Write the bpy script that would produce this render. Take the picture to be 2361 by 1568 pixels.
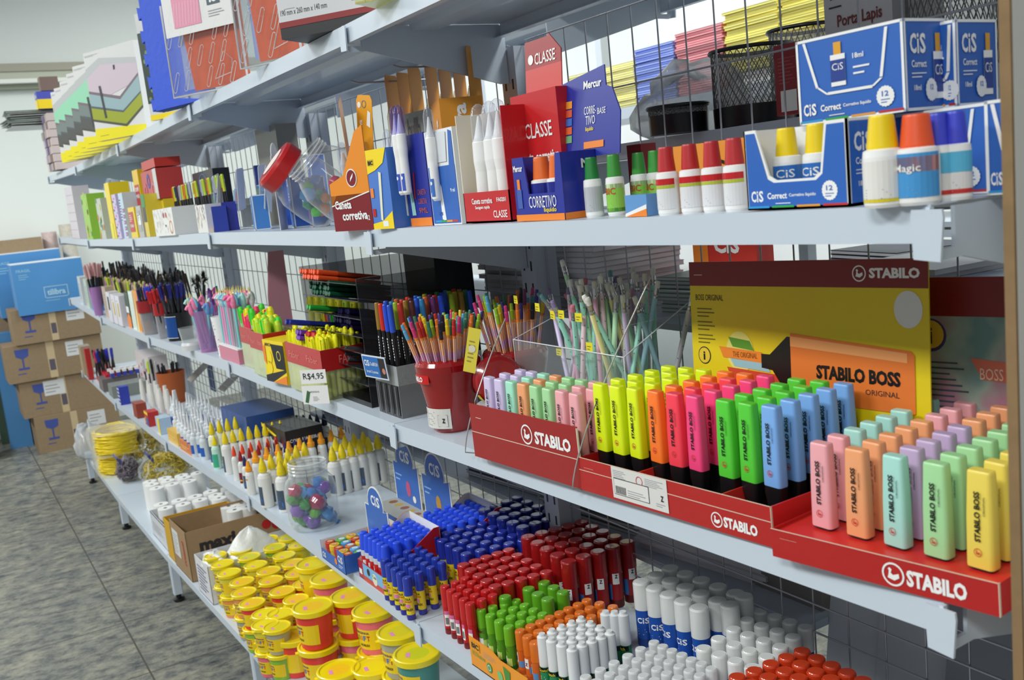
import bpy, math, random
from mathutils import Vector, Matrix
random.seed(7)
PI = math.pi
COL = bpy.context.scene.collection
for o in list(bpy.data.objects): bpy.data.objects.remove(o)

# ------------------------------------------------------------------ camera, world, lights, exposure
CAM = Vector((-0.79472854, -0.5775992, 1.72269692))
RX = Vector((0.85053529, -0.51599662, -0.10167207))
RD = Vector((-0.16858384, -0.08437552, -0.98206938))
RF = Vector((0.49816584, 0.85242493, -0.15875305))
FPX = 2262.85574
cam = bpy.data.cameras.new('camera'); camo = bpy.data.objects.new('camera', cam); COL.objects.link(camo)
camo.matrix_world = Matrix(((RX.x, -RD.x, -RF.x, CAM.x), (RX.y, -RD.y, -RF.y, CAM.y), (RX.z, -RD.z, -RF.z, CAM.z), (0, 0, 0, 1)))
cam.sensor_width = 36.0; cam.lens = 36.0 * FPX / 2361.0; cam.clip_start = 0.02; cam.clip_end = 60
cam.dof.use_dof = True; cam.dof.focus_distance = 1.75; cam.dof.aperture_fstop = 9.0
S = bpy.context.scene; S.camera = camo
S.view_settings.view_transform = 'Standard'; S.view_settings.look = 'None'; S.view_settings.gamma = 1.0
S.view_settings.use_curve_mapping = False; S.view_settings.exposure = -0.22
w = bpy.data.worlds.new('world'); S.world = w; w.use_nodes = True
w.node_tree.nodes['Background'].inputs[0].default_value = (0.93, 0.97, 1.0, 1)
w.node_tree.nodes['Background'].inputs[1].default_value = 0.33
def area(name, loc, sx, sy, power, col, rot=(0, 0, 0)):
    l = bpy.data.lights.new(name, 'AREA'); l.shape = 'RECTANGLE'; l.size = sx; l.size_y = sy; l.energy = power; l.color = col
    o = bpy.data.objects.new(name, l); o.location = loc; o.rotation_euler = rot; COL.objects.link(o); return o
for k, y in enumerate((-1.2, 1.6, 4.4, 7.0)):
    area('ceiling_tube_light', (-2.5, y, 3.6), 0.6, 1.5, 112, (0.97, 1.0, 0.98))
for k, y in enumerate((0.5, 3.5, 6.5)):
    area('ceiling_tube_light', (1.45, y, 3.9), 0.4, 1.3, 75, (0.97, 1.0, 0.98))

# ------------------------------------------------------------------ materials
def lin(c): return tuple(((x/255)/12.92 if x/255 <= .04045 else ((x/255+.055)/1.055)**2.4) for x in c)
MATS = {}
def mat(rgb, rough=.45, metal=0., trans=0., coat=0., alpha=1., bump=0., noise=0.):
    key = (tuple(rgb), rough, metal, trans, coat, alpha, bump, noise)
    if key in MATS: return MATS[key]
    m = bpy.data.materials.new('finish_%d' % len(MATS)); m.use_nodes = True; nt = m.node_tree
    b = nt.nodes['Principled BSDF']; c = lin(rgb)
    b.inputs['Base Color'].default_value = (*c, 1); b.inputs['Roughness'].default_value = rough
    b.inputs['Metallic'].default_value = metal; b.inputs['Transmission Weight'].default_value = trans
    b.inputs['Coat Weight'].default_value = coat; b.inputs['Alpha'].default_value = alpha
    if trans: b.inputs['IOR'].default_value = 1.12
    if noise or bump:
        tc = nt.nodes.new('ShaderNodeTexCoord'); n = nt.nodes.new('ShaderNodeTexNoise'); n.inputs['Scale'].default_value = 40; n.inputs['Detail'].default_value = 5
        nt.links.new(tc.outputs['Object'], n.inputs['Vector'])
        if noise:
            r = nt.nodes.new('ShaderNodeValToRGB'); r.color_ramp.elements[0].position = .3; r.color_ramp.elements[1].position = .7
            r.color_ramp.elements[0].color = (*[x*(1-noise) for x in c], 1); r.color_ramp.elements[1].color = (*c, 1)
            nt.links.new(n.outputs['Fac'], r.inputs[0]); nt.links.new(r.outputs[0], b.inputs['Base Color'])
        if bump:
            bp = nt.nodes.new('ShaderNodeBump'); bp.inputs['Strength'].default_value = bump; bp.inputs['Distance'].default_value = .004
            nt.links.new(n.outputs['Fac'], bp.inputs['Height']); nt.links.new(bp.outputs[0], b.inputs['Normal'])
    MATS[key] = m; return m
def clear(rgb=(235, 240, 240), a=.22, rough=.06):
    """thin clear plastic: mostly see-through with a glossy surface"""
    key = ('clear', rgb, a, rough)
    if key in MATS: return MATS[key]
    m = bpy.data.materials.new('clear_plastic_%d' % len(MATS)); m.use_nodes = True; nt = m.node_tree
    out = nt.nodes['Material Output']; b = nt.nodes['Principled BSDF']
    b.inputs['Base Color'].default_value = (*lin(rgb), 1); b.inputs['Roughness'].default_value = rough; b.inputs['Specular IOR Level'].default_value = 1.0
    tr = nt.nodes.new('ShaderNodeBsdfTransparent'); tr.inputs[0].default_value = (*[min(1, x*.4+.6) for x in lin(rgb)], 1)
    mx = nt.nodes.new('ShaderNodeMixShader'); fr = nt.nodes.new('ShaderNodeMath'); fr.operation = 'POWER'; fr.inputs[1].default_value = 4.0; lw = nt.nodes.new('ShaderNodeLayerWeight'); lw.inputs[0].default_value = .5; nt.links.new(lw.outputs['Facing'], fr.inputs[0])
    ad = nt.nodes.new('ShaderNodeMath'); ad.operation = 'ADD'; ad.use_clamp = True; ad.inputs[1].default_value = a
    nt.links.new(fr.outputs[0], ad.inputs[0]); nt.links.new(ad.outputs[0], mx.inputs[0])
    nt.links.new(tr.outputs[0], mx.inputs[1]); nt.links.new(b.outputs[0], mx.inputs[2]); nt.links.new(mx.outputs[0], out.inputs[0])
    MATS[key] = m; return m
STEEL = mat((196, 207, 218), .38, 0, coat=.15); STEELD = mat((188, 196, 208), .45)
CHROME = mat((200, 200, 205), .25, .9); WIRE = mat((170, 172, 180), .35, .4)
WHITE = mat((238, 238, 236), .35); PAPER = mat((232, 230, 224), .7); BLACK = mat((16, 16, 18), .35); DARK = mat((40, 40, 44), .5)
RED = mat((186, 26, 30), .35); BLUE = mat((32, 96, 196), .4); YEL = mat((240, 214, 20), .4); CREAM = mat((226, 218, 200), .6)
CLR = clear(); GREY = mat((150, 152, 156), .5); CARD = mat((148, 126, 98), .8, noise=.12); KRAFTD = mat((120, 84, 50), .8)

# ------------------------------------------------------------------ mesh builder
TXT = {}
def textmesh(s, bold=0.02):
    k = (s, bold)
    if k in TXT: return TXT[k]
    c = bpy.data.curves.new('t', 'FONT'); c.body = s; c.size = 1; c.offset = bold; c.resolution_u = 2; c.fill_mode = 'FRONT'
    o = bpy.data.objects.new('t', c); COL.objects.link(o); dg = bpy.context.evaluated_depsgraph_get()
    me = bpy.data.meshes.new_from_object(o.evaluated_get(dg))
    V = [(v.co.x, v.co.y) for v in me.vertices]; F = [tuple(p.vertices) for p in me.polygons]
    bpy.data.objects.remove(o); bpy.data.meshes.remove(me)
    x0 = min(v[0] for v in V); x1 = max(v[0] for v in V); y0 = min(v[1] for v in V); y1 = max(v[1] for v in V)
    V = [((x-x0)/(x1-x0), (y-y0)/(y1-y0)) for x, y in V]
    TXT[k] = (V, F); return TXT[k]
def plane(o, u, v):
    o, u, v = Vector(o), Vector(u), Vector(v); n = u.cross(v).normalized()
    return lambda a, b, h=.0004: o + u*a + v*b + n*h
def front(x, y, z): return plane((x, y, z), (0, -1, 0), (0, 0, 1))        # a face that looks at the aisle; (x,y,z) its lower left corner
def side(x, y, z): return plane((x, y, z), (1, 0, 0), (0, 0, 1))          # a face that looks back along the shelf
def topf(x, y, z): return plane((x, y, z), (0, -1, 0), (1, 0, 0))
def cyl(cx, cy, r, a0=PI):
    """wrap round a cylinder; a runs along the arc from angle a0 (pi looks at the aisle), b runs up"""
    return lambda a, b, h=.0003: Vector((cx+(r+h)*math.cos(a0+a/r), cy+(r+h)*math.sin(a0+a/r), b))
class MB:
    def __init__(s): s.v = []; s.f = []; s.m = []; s.mats = []; s.sm = []; s.T = Matrix.Identity(4)
    def mi(s, m):
        if m not in s.mats: s.mats.append(m)
        return s.mats.index(m)
    def add(s, V, F, m, smooth=False):
        n = len(s.v); s.v += [tuple(s.T @ Vector(p)) for p in V]; k = s.mi(m)
        for f in F: s.f.append(tuple(i+n for i in f)); s.m.append(k); s.sm.append(smooth)
        return s
    def box(s, x0, x1, y0, y1, z0, z1, m, bev=0.):
        if bev:
            return s.prism([(x0+bev, y0), (x1-bev, y0), (x1, y0+bev), (x1, y1-bev), (x1-bev, y1), (x0+bev, y1), (x0, y1-bev), (x0, y0+bev)], z0, z1, m)
        return s.add([(x0, y0, z0), (x1, y0, z0), (x1, y1, z0), (x0, y1, z0), (x0, y0, z1), (x1, y0, z1), (x1, y1, z1), (x0, y1, z1)],
                     [(3, 2, 1, 0), (4, 5, 6, 7), (0, 1, 5, 4), (1, 2, 6, 5), (2, 3, 7, 6), (3, 0, 4, 7)], m)
    def prism(s, poly, z0, z1, m, axis='z', smooth=False):
        P3 = {'z': lambda a, b, c: (a, b, c), 'y': lambda a, b, c: (a, c, b), 'x': lambda a, b, c: (c, a, b)}[axis]
        n = len(poly); V = [P3(a, b, z0) for a, b in poly]+[P3(a, b, z1) for a, b in poly]
        s.add(V, [tuple(range(n))[::-1], tuple(range(n, 2*n))], m)
        return s.add(V, [(i, (i+1) % n, n+(i+1) % n, n+i) for i in range(n)], m, smooth)
    def lathe(s, prof, m, n=16, cx=0, cy=0, cap=True, sx=1., sy=1.):
        """prof: (radius, z[, material]) from bottom to top"""
        for k in range(len(prof)-1):
            r0, z0 = prof[k][:2]; r1, z1 = prof[k+1][:2]; mm = prof[k+1][2] if len(prof[k+1]) > 2 else m
            V = [(cx+r0*sx*math.cos(2*PI*i/n), cy+r0*sy*math.sin(2*PI*i/n), z0) for i in range(n)]+[(cx+r1*sx*math.cos(2*PI*i/n), cy+r1*sy*math.sin(2*PI*i/n), z1) for i in range(n)]
            s.add(V, [(i, (i+1) % n, n+(i+1) % n, n+i) for i in range(n)], mm, True)
        if cap:
            for (r, z), rev in ((prof[0][:2], True), (prof[-1][:2], False)):
                if r > 1e-5:
                    V = [(cx+r*sx*math.cos(2*PI*i/n), cy+r*sy*math.sin(2*PI*i/n), z) for i in range(n)]
                    mm = (prof[-1][2] if len(prof[-1]) > 2 else m) if not rev else m
                    s.add(V, [tuple(range(n))[::-1] if rev else tuple(range(n))], mm)
        return s
    def tube(s, pts, r, m, n=6, taper=None):
        pts = [Vector(p) for p in pts]; rings = []
        for i, p in enumerate(pts):
            d = (pts[min(i+1, len(pts)-1)]-pts[max(i-1, 0)]).normalized()
            a = d.cross(Vector((0, 0, 1)) if abs(d.z) < .9 else Vector((1, 0, 0))).normalized(); b = d.cross(a)
            rr = r if taper is None else r*taper[i]
            rings.append([p+a*rr*math.cos(2*PI*k/n)+b*rr*math.sin(2*PI*k/n) for k in range(n)])
        V = [q for ring in rings for q in ring]
        F = [(i*n+k, i*n+(k+1) % n, (i+1)*n+(k+1) % n, (i+1)*n+k) for i in range(len(pts)-1) for k in range(n)]
        s.add(V, F, m, True)
        return s.add(rings[0]+rings[-1], [tuple(range(n))[::-1], tuple(range(n, 2*n))], m)
    def text(s, fr, t, a, b, wd, ht, m, bold=.02, rot=0, h=.0006):
        """lettering in a wd x ht field with its lower left corner at (a,b); rot=1 reads upward"""
        V, F = textmesh(t, bold)
        P = [(a+x*wd, b+y*ht) for x, y in V] if not rot else [(a-y*ht, b+x*wd) for x, y in V]
        return s.add([fr(x, y, h) for x, y in P], F, m)
    def rect(s, fr, a0, b0, a1, b1, m, h=.0003, n=1):
        xs = [a0+(a1-a0)*i/n for i in range(n+1)]
        V = [fr(x, b0, h) for x in xs]+[fr(x, b1, h) for x in xs]
        return s.add(V, [(i, i+1, n+2+i, n+1+i) for i in range(n)], m)
    def disc(s, fr, a, b, r, m, h=.0004, n=20, ry=None, star=0):
        ry = ry or r
        V = [fr(a+r*(1+(star if i % 2 else 0))*math.cos(2*PI*i/n), b+ry*(1+(star if i % 2 else 0))*math.sin(2*PI*i/n), h) for i in range(n)]
        return s.add(V, [tuple(range(n))], m)
    def ring(s, fr, a, b, r, t, m, h=.0006, n=20):
        V = [fr(a+q*math.cos(2*PI*i/n), b+q*math.sin(2*PI*i/n), h) for q in (r, r-t) for i in range(n)]
        return s.add(V, [(i, (i+1) % n, n+(i+1) % n, n+i) for i in range(n)], m)
    def poly(s, fr, pts, m, h=.0004): return s.add([fr(a, b, h) for a, b in pts], [tuple(range(len(pts)))], m)
    def lines(s, fr, a0, b0, a1, b1, n, m, h=.0005, fill=.3):
        """small print: n thin rows of unequal length"""
        st = (b1-b0)/n
        for k in range(n): s.rect(fr, a0, b0+k*st, a0+(a1-a0)*(.6+.4*((k*37) % 10)/10), b0+k*st+st*fill, m, h)
        return s
    def barcode(s, fr, a0, b0, a1, b1, n=11):
        st = (a1-a0)/n
        for k in range(n): s.rect(fr, a0+k*st, b0, a0+k*st+st*(.3+.4*((k*7) % 3)/3), b1, BLACK, .0006)
        return s
    def build(s, name, parent=None, loc=None, rot=None):
        me = bpy.data.meshes.new(name); me.from_pydata(s.v, [], s.f)
        for m in s.mats: me.materials.append(m)
        me.polygons.foreach_set('material_index', s.m); me.polygons.foreach_set('use_smooth', s.sm); me.update()
        o = bpy.data.objects.new(name, me); COL.objects.link(o)
        if parent is not None: o.parent = parent
        if loc is not None: o.location = loc
        if rot is not None: o.rotation_euler = rot if isinstance(rot, (tuple, list)) else (0, 0, rot)
        return o
def tag(o, label, cat, group=None, kind=None):
    o['label'] = label; o['category'] = cat
    if group: o['group'] = group
    if kind: o['kind'] = kind
    return o
def struct(o): o['kind'] = 'structure'; return o
def thing(name, label, cat, loc=(0, 0, 0), rz=0, group=None):
    o = bpy.data.objects.new(name, None); COL.objects.link(o); o.empty_display_size = .02
    o.location = loc; o.rotation_euler = rz if isinstance(rz, (tuple, list)) else (0, 0, rz); return tag(o, label, cat, group)
KIDS = {}
def kids(o):
    return [c for c in o.children]
def dup(root, loc, rz=None, label=None, group=None):
    r = root.copy(); COL.objects.link(r); r.location = loc
    if rz is not None: r.rotation_euler = rz if isinstance(rz, (tuple, list)) else (0, 0, rz)
    if label: r['label'] = label
    if group: r['group'] = group
    if root.name not in KIDS: KIDS[root.name] = [(c, list(c.children)) for c in root.children]
    for ch, gs in KIDS[root.name]:
        c = ch.copy(); COL.objects.link(c); c.parent = r
        for g in gs:
            d = g.copy(); COL.objects.link(d); d.parent = c
    return r
class Spawn:
    """build a thing once, copy it afterwards"""
    def __init__(s, make): s.make = make; s.first = {}
    def __call__(s, key, loc, rz=0, label=None, group=None):
        if key not in s.first:
            o = s.make(key); s.first[key] = o; o.location = loc; o.rotation_euler = rz if isinstance(rz, (tuple, list)) else (0, 0, rz)
            if label: o['label'] = label
            if group: o['group'] = group
            return o
        return dup(s.first[key], loc, rz, label, group)

# ------------------------------------------------------------------ the shelves as surveyed: height of each board above the floor at every bracket
YB = [0.0, 1.31, 2.61, 3.92, 5.24, 6.5]
ZP = {'E': [2.062, 2.062, 2.062, 2.05, 2.045, 2.062], 'A': [1.663, 1.655, 1.660, 1.648, 1.646, 1.665],
      'B': [1.276, 1.243, 1.241, 1.216, 1.22, 1.262], 'C': [.835, .794, .786, .741, .736, .775], 'D': [.33, .31, .285, .225, .2, .22]}
def sz(s, y):
    Z = ZP[s]
    if y <= 0: return Z[0]+(Z[1]-Z[0])/1.31*y
    for i in range(5):
        if y <= YB[i+1]: return Z[i]+(Z[i+1]-Z[i])*(y-YB[i])/(YB[i+1]-YB[i])
    return Z[5]
def slope(s, y): return math.atan((sz(s, y+.05)-sz(s, y-.05))/.1)
def at(u, v, ax, val):
    """a point of the photograph brought onto the plane axis=val"""
    d = RX*((u-1180.5)/FPX)+RD*((v-784)/FPX)+RF; t = (val-CAM[ax])/d[ax]; return CAM+d*t
def on(s, u, v, dz=0):
    """the spot on board s that the photograph shows at (u,v)"""
    z = ZP[s][1]
    for _ in range(12): q = at(u, v, 2, z+dz); z = sz(s, q.y)
    return q

# ------------------------------------------------------------------ room
def floor_mat():
    m = bpy.data.materials.new('speckled_granite_tile'); m.use_nodes = True; nt = m.node_tree; b = nt.nodes['Principled BSDF']; L = nt.links.new
    tc = nt.nodes.new('ShaderNodeTexCoord'); mp = nt.nodes.new('ShaderNodeMapping'); mp.inputs['Scale'].default_value = (1, 1, 1); L(tc.outputs['Object'], mp.inputs[0])
    mp2 = nt.nodes.new('ShaderNodeMapping'); mp2.inputs['Scale'].default_value = (1.1, 1.7, 1); mp2.inputs['Rotation'].default_value = (0, 0, .25); L(tc.outputs['Object'], mp2.inputs[0])
    n1 = nt.nodes.new('ShaderNodeTexNoise'); n1.inputs['Scale'].default_value = 11; n1.inputs['Detail'].default_value = 12; n1.inputs['Roughness'].default_value = .8; L(mp2.outputs[0], n1.inputs[0])
    n2 = nt.nodes.new('ShaderNodeTexNoise'); n2.inputs['Scale'].default_value = 6; n2.inputs['Detail'].default_value = 4; L(mp.outputs[0], n2.inputs[0])
    r = nt.nodes.new('ShaderNodeValToRGB'); e = r.color_ramp.elements
    e[0].position = .36; e[0].color = (*lin((52, 54, 56)), 1); e[1].position = .62; e[1].color = (*lin((152, 150, 134)), 1)
    k = e.new(.45); k.color = (*lin((100, 102, 98)), 1); k = e.new(.52); k.color = (*lin((130, 129, 116)), 1); L(n1.outputs[0], r.inputs[0])
    r2 = nt.nodes.new('ShaderNodeValToRGB'); r2.color_ramp.elements[0].position = .4; r2.color_ramp.elements[0].color = (.74, .77, .84, 1); r2.color_ramp.elements[1].position = .6; L(n2.outputs[0], r2.inputs[0])
    mx = nt.nodes.new('ShaderNodeMix'); mx.data_type = 'RGBA'; mx.blend_type = 'MULTIPLY'; mx.inputs[0].default_value = 1; L(r.outputs[0], mx.inputs[6]); L(r2.outputs[0], mx.inputs[7])
    # grout lines: tiles 0.58 m square
    sep = nt.nodes.new('ShaderNodeSeparateXYZ'); L(tc.outputs['Object'], sep.inputs[0])
    def line(o, off, per, w):
        a = nt.nodes.new('ShaderNodeMath'); a.operation = 'ADD'; L(o, a.inputs[0]); a.inputs[1].default_value = off
        p = nt.nodes.new('ShaderNodeMath'); p.operation = 'PINGPONG'; L(a.outputs[0], p.inputs[0]); p.inputs[1].default_value = per/2
        c = nt.nodes.new('ShaderNodeMath'); c.operation = 'LESS_THAN'; L(p.outputs[0], c.inputs[0]); c.inputs[1].default_value = w; return c.outputs[0]
    mxx = nt.nodes.new('ShaderNodeMath'); mxx.operation = 'MAXIMUM'; L(line(sep.outputs[0], .31+5.8, .58, .0035), mxx.inputs[0]); L(line(sep.outputs[1], -4.43+5.8, .58, .0035), mxx.inputs[1])
    m2 = nt.nodes.new('ShaderNodeMix'); m2.data_type = 'RGBA'; L(mxx.outputs[0], m2.inputs[0]); L(mx.outputs[2], m2.inputs[6]); m2.inputs[7].default_value = (*lin((70, 66, 58)), 1)
    L(m2.outputs[2], b.inputs['Base Color']); b.inputs['Roughness'].default_value = .38
    return m
FM = floor_mat()
struct(MB().box(-3.2, 3.4, -3, 10, -.05, 0, FM).build('floor'))
WALLM = mat((226, 232, 228), .85, bump=.15)
struct(MB().box(-3.2, 3.4, 8.75, 8.9, 0, 4.2, WALLM).build('wall_far'))
struct(MB().box(3.3, 3.4, -3, 8.75, 0, 4.2, mat((240, 244, 244), .85)).build('wall_right'))
# ledge and moulding across the far wall
z = at(60, 147, 1, 8.7).z; z2 = at(60, 165, 1, 8.7).z; z3 = at(60, 181, 1, 8.6).z; z4 = at(60, 196, 1, 8.6).z
mo = MB(); mo.box(-3.2, 3.3, 8.66, 8.76, z2, z, mat((168, 165, 150), .8)); mo.box(-3.2, 3.3, 8.68, 8.76, z3, z2, mat((188, 192, 176), .8))
mo.box(-3.2, 3.3, 8.6, 8.76, z4+.02, z3, mat((232, 236, 228), .7)); mo.box(-3.2, 3.3, 8.67, 8.76, z4-.02, z4+.02, mat((150, 156, 140), .8))
struct(mo.build('trim_1'))

# ------------------------------------------------------------------ the shelving run
NAMES = {'E': 'top', 'A': 'second', 'B': 'third', 'C': 'fourth', 'D': 'bottom'}
ORD = ['nearest the end board', 'second bay from the end board', 'third bay from the end board', 'fourth bay from the end board', 'farthest bay, by the cartons']
XP = .367
def shelf_panel(s, i, x0=0., depth=.36, lip=.036, flip=1, px=0.):
    ya, yb = YB[i], YB[i+1]; za, zb = ZP[s][i], ZP[s][i+1]
    sec = [(0, 0), (0, -lip), (.016, -lip), (.016, -lip+.0015), (.0015, -lip+.0015), (.0015, -.0015),
           (.14, -.0015), (.146, -.014), (.2, -.014), (.206, -.0015), (depth-.0015, -.0015), (depth-.0015, -.03), (depth-.02, -.03), (depth-.02, -.0315), (depth, -.0315), (depth, 0)]
    m = MB(); n = len(sec)
    e = .0015
    V = [(px+flip*(x0+a), ya+e, za+b) for a, b in sec]+[(px+flip*(x0+a), yb-e, zb+b) for a, b in sec]
    F = [(i2, (i2+1) % n, n+(i2+1) % n, n+i2) for i2 in range(n)]+[(0, 1, 2, 3, 4, 5), (6, 7, 8, 9), (10, 11, 12, 13, 14, 15), (0, 5, 6, 9, 10, 15)]
    F += [tuple(q+n for q in f) for f in ((0, 1, 2, 3, 4, 5), (6, 7, 8, 9), (10, 11, 12, 13, 14, 15), (0, 5, 6, 9, 10, 15))]
    m.add(V, F, STEEL)
    return m
def bracket(s, i, x0=0., flip=1, px=0., depth=XP):
    z = ZP[s][i]; y = YB[i]; t = .0022
    # side plate, deeper at the post, with a front hook that clasps the shelf lip
    out = [(-.006, -.002), (-.008, -.045), (.004, -.053), (.04, -.052), (depth-.02, -.128), (depth, -.128), (depth, -.004), (.03, -.004), (.03, -.042), (.0, -.042), (.0, -.002)]
    m = MB()
    out = [(px+flip*(x0+a), b+z) for a, b in out]
    m.prism(out, y-t, y+t, STEEL, 'y')
    xa, xb = sorted((px+flip*(x0-.0085), px+flip*(x0-.0055)))
    m.prism([(y-.016, z-.004), (y+.016, z-.004), (y+.017, z-.012), (y+.015, z-.05), (y-.013, z-.052), (y-.017, z-.012)], xa, xb, STEEL, 'x')
    return m
for s in 'EABCD':
    for i in range(5):
        x0 = -.08 if s == 'D' else 0.; dep = .44 if s == 'D' else .36
        t = thing('shelf_board', 'white steel shelf, %s level, %s' % (NAMES[s], ORD[i]), 'shelf', group='steel shelf boards of the long display rack')
        shelf_panel(s, i, x0, dep, .03 if s == 'D' else .036).build('board', t)
        if s != 'D':
            bracket(s, i).build('bracket', t)
            if i == 4: bracket(s, 5).build('bracket', t)
for i in range(6):
    t = thing('upright_post', 'slotted grey-white steel upright post, ' + ['first behind the end board', 'second from the end board', 'third from the end board', 'fourth from the end board', 'fifth from the end board', 'last, at the carton end'][i], 'post', group='upright posts of the display rack')
    m = MB(); y = YB[i]; x = XP+.002
    m.box(x, x+.06, y-.03, y+.03, 0.02, 2.01, STEELD)
    k = .12
    while k < 1.95:
        for dy in (-.015, .015): m.box(x-.0006, x, y+dy-.003, y+dy+.003, k, k+.022, DARK)
        k += .05
    m.build('column', t)
    f = MB(); zz = sz('D', y)-.03
    f.box(-.075, -.035, y-.018, y+.018, .035, zz, STEEL, .004); f.build('leg', t)
    f = MB(); f.lathe([(.024, 0.001), (.026, .012), (.012, .018), (.012, .036)], BLACK, 12, -.055, y); f.build('rubber_foot', t)
# wire mesh backs: one per bay above and below
XM = .40
def grid(i, z0, z1, sy, szz, x=XM, mt=WIRE):
    m = MB(); ya = YB[i]+.035; yb = YB[i+1]-.035
    n = max(1, round((yb-ya)/sy))
    for k in range(n+1):
        y = ya+(yb-ya)*k/n; m.tube([(x, y, z0), (x, y, z1)], .0016, mt, 5)
    k = 0
    while z1-k*szz >= z0-.001:
        m.tube([(x-.003, ya, z1-k*szz), (x-.003, yb, z1-k*szz)], .0018, mt, 5); k += 1
    return m
for i in range(5):
    tag(grid(i, 1.32, 2.02, .0745, .14).build('wire_mesh_panel'), 'galvanised wire mesh back panel behind the upper shelves, ' + ORD[i], 'wire panel', 'upper wire mesh panels')
    tag(grid(i, .45, 1.22, .0745, .051).build('wire_mesh_panel'), 'fine-gridded wire mesh back panel behind the lower shelves, ' + ORD[i], 'wire panel', 'lower wire mesh panels')
# the rack that stands back to back with it
PXB = .84
for s, zl in (('E', .0), ('A', .06)):
    for i in range(5):
        t = thing('shelf_board', 'rear rack shelf, %s level, %s' % (NAMES[s], ORD[i]), 'shelf', (0, 0, zl+.06), group='shelf boards of the rear rack')
        shelf_panel(s, i, 0, .36, .036, -1, PXB).build('board', t); bracket(s, i, 0, -1, PXB, .36).build('bracket', t)
# pale end board of the next fixture, brown raw edge toward the aisle
t = thing('end_board', 'pale laminate end board with a raw brown edge, upright right of the shelves', 'board')
MB().box(-.031, .75, -.1, -.0905, 0, 2.6, mat((206, 204, 196), .55)).build('panel', t)
MB().box(-.034, -.031, -.1, -.0905, 0, 2.6, mat((140, 112, 76), .8, noise=.2)).build('edge_strip', t)

# ------------------------------------------------------------------ shared lettering
def swan(m, fr, a, b, r, col, back=None):
    """ring with a small swan in it"""
    m.ring(fr, a, b, r, r*.16, col)
    m.poly(fr, [(a-r*.5, b-r*.35), (a+r*.1, b-r*.5), (a+r*.55, b-r*.2), (a+r*.5, b+r*.15), (a, b-r*.05), (a-r*.2, b+r*.1), (a-r*.1, b+r*.4), (a-r*.3, b+r*.55), (a-r*.45, b+r*.4), (a-r*.35, b+r*.3), (a-r*.4, b-r*.05)], col, .0007)
def cis(m, fr, a, b, w, h, col=WHITE): m.text(fr, 'C', a, b, w*.4, h, col, .03); m.text(fr, 'i', a+w*.45, b, w*.11, h, col, .02); m.text(fr, 'S', a+w*.62, b, w*.36, h, col, .03)
def stack_of(name, label, cat, group, n, make, locs):
    first = make()
    for i, l in enumerate(locs):
        pass

# ------------------------------------------------------------------ highlighters
HL = {'yellow': (222, 240, 20), 'orange': (255, 122, 40), 'coral': (250, 66, 84), 'pink': (248, 70, 128), 'green': (84, 204, 56), 'blue': (122, 172, 232),
      'pastel pink': (236, 166, 172), 'pastel orange': (238, 162, 112), 'pastel teal': (166, 218, 206), 'pastel lilac': (192, 168, 204), 'pastel green': (164, 216, 156), 'pastel yellow': (232, 208, 88), 'pale lilac': (206, 192, 226), 'pale mint': (160, 226, 196)}
def rrect(w, d, r, n=4):
    P = []
    for cx, cy, a in ((w/2-r, d/2-r, 0), (-w/2+r, d/2-r, PI/2), (-w/2+r, -d/2+r, PI), (w/2-r, -d/2+r, 1.5*PI)):
        for k in range(n+1): P.append((cx+r*math.cos(a+k*PI/2/n), cy+r*math.sin(a+k*PI/2/n)))
    return P
def stack_section(m, secs, mt, cap0=True, cap1=True):
    """loft rounded-rectangle sections [(w,d,r,z)]"""
    rings = [[(x, y, z) for x, y in rrect(w, d, r)] for w, d, r, z in secs]; n = len(rings[0])
    V = [p for R in rings for p in R]
    F = [(i*n+k, i*n+(k+1) % n, (i+1)*n+(k+1) % n, (i+1)*n+k) for i in range(len(rings)-1) for k in range(n)]
    m.add(V, F, mt, True)
    if cap0: m.add(rings[0], [tuple(range(n))[::-1]], mt)
    if cap1: m.add(rings[-1], [tuple(range(n))], mt)
def make_hl(key):
    name, blackcap = key
    t = thing('highlighter', 'highlighter', 'highlighter')
    c = mat(HL[name], .38, coat=.1); z0 = .055 if blackcap else 0.0015; H = .155 if blackcap else .099
    b = MB(); w, d = (.0165, .0285)
    stack_section(b, [(w*.97, d*.97, .0042, z0), (w, d, .0045, z0+.002), (w*.98, d*.97, .0045, z0+(H-z0)*.5), (w*.86, d*.86, .004, H-.003), (w*.78, d*.82, .003, H-.0008), (w*.7, d*.76, .003, H)], c)
    fr = front(-w/2-.0003, d/2, 0); L = H-z0
    b.text(fr, 'STABILO BOSS', d*.60, z0+L*.28, L*.52, .0062, BLACK, .035, 1)
    b.text(fr, 'ORIGINAL', d*.78, z0+L*.56, L*.2, .0022, DARK, .0, 1)
    swan(b, fr, d*.49, z0+L*.17, .0042, mat((200, 60, 50), .5))
    b.build('barrel', t)
    k = MB()
    if blackcap: stack_section(k, [(w*.8, d*.7, .004, .012), (w*.84, d*.78, .004, .03), (w*.95, d*.95, .004, .044), (w*.95, d*.95, .004, .0552)], BLACK)
    else: stack_section(k, [(w*.9, d*.9, .004, 0), (w*.9, d*.9, .004, .0015)], DARK)
    k.build('cap', t)
    return t
hl = Spawn(make_hl)
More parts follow.
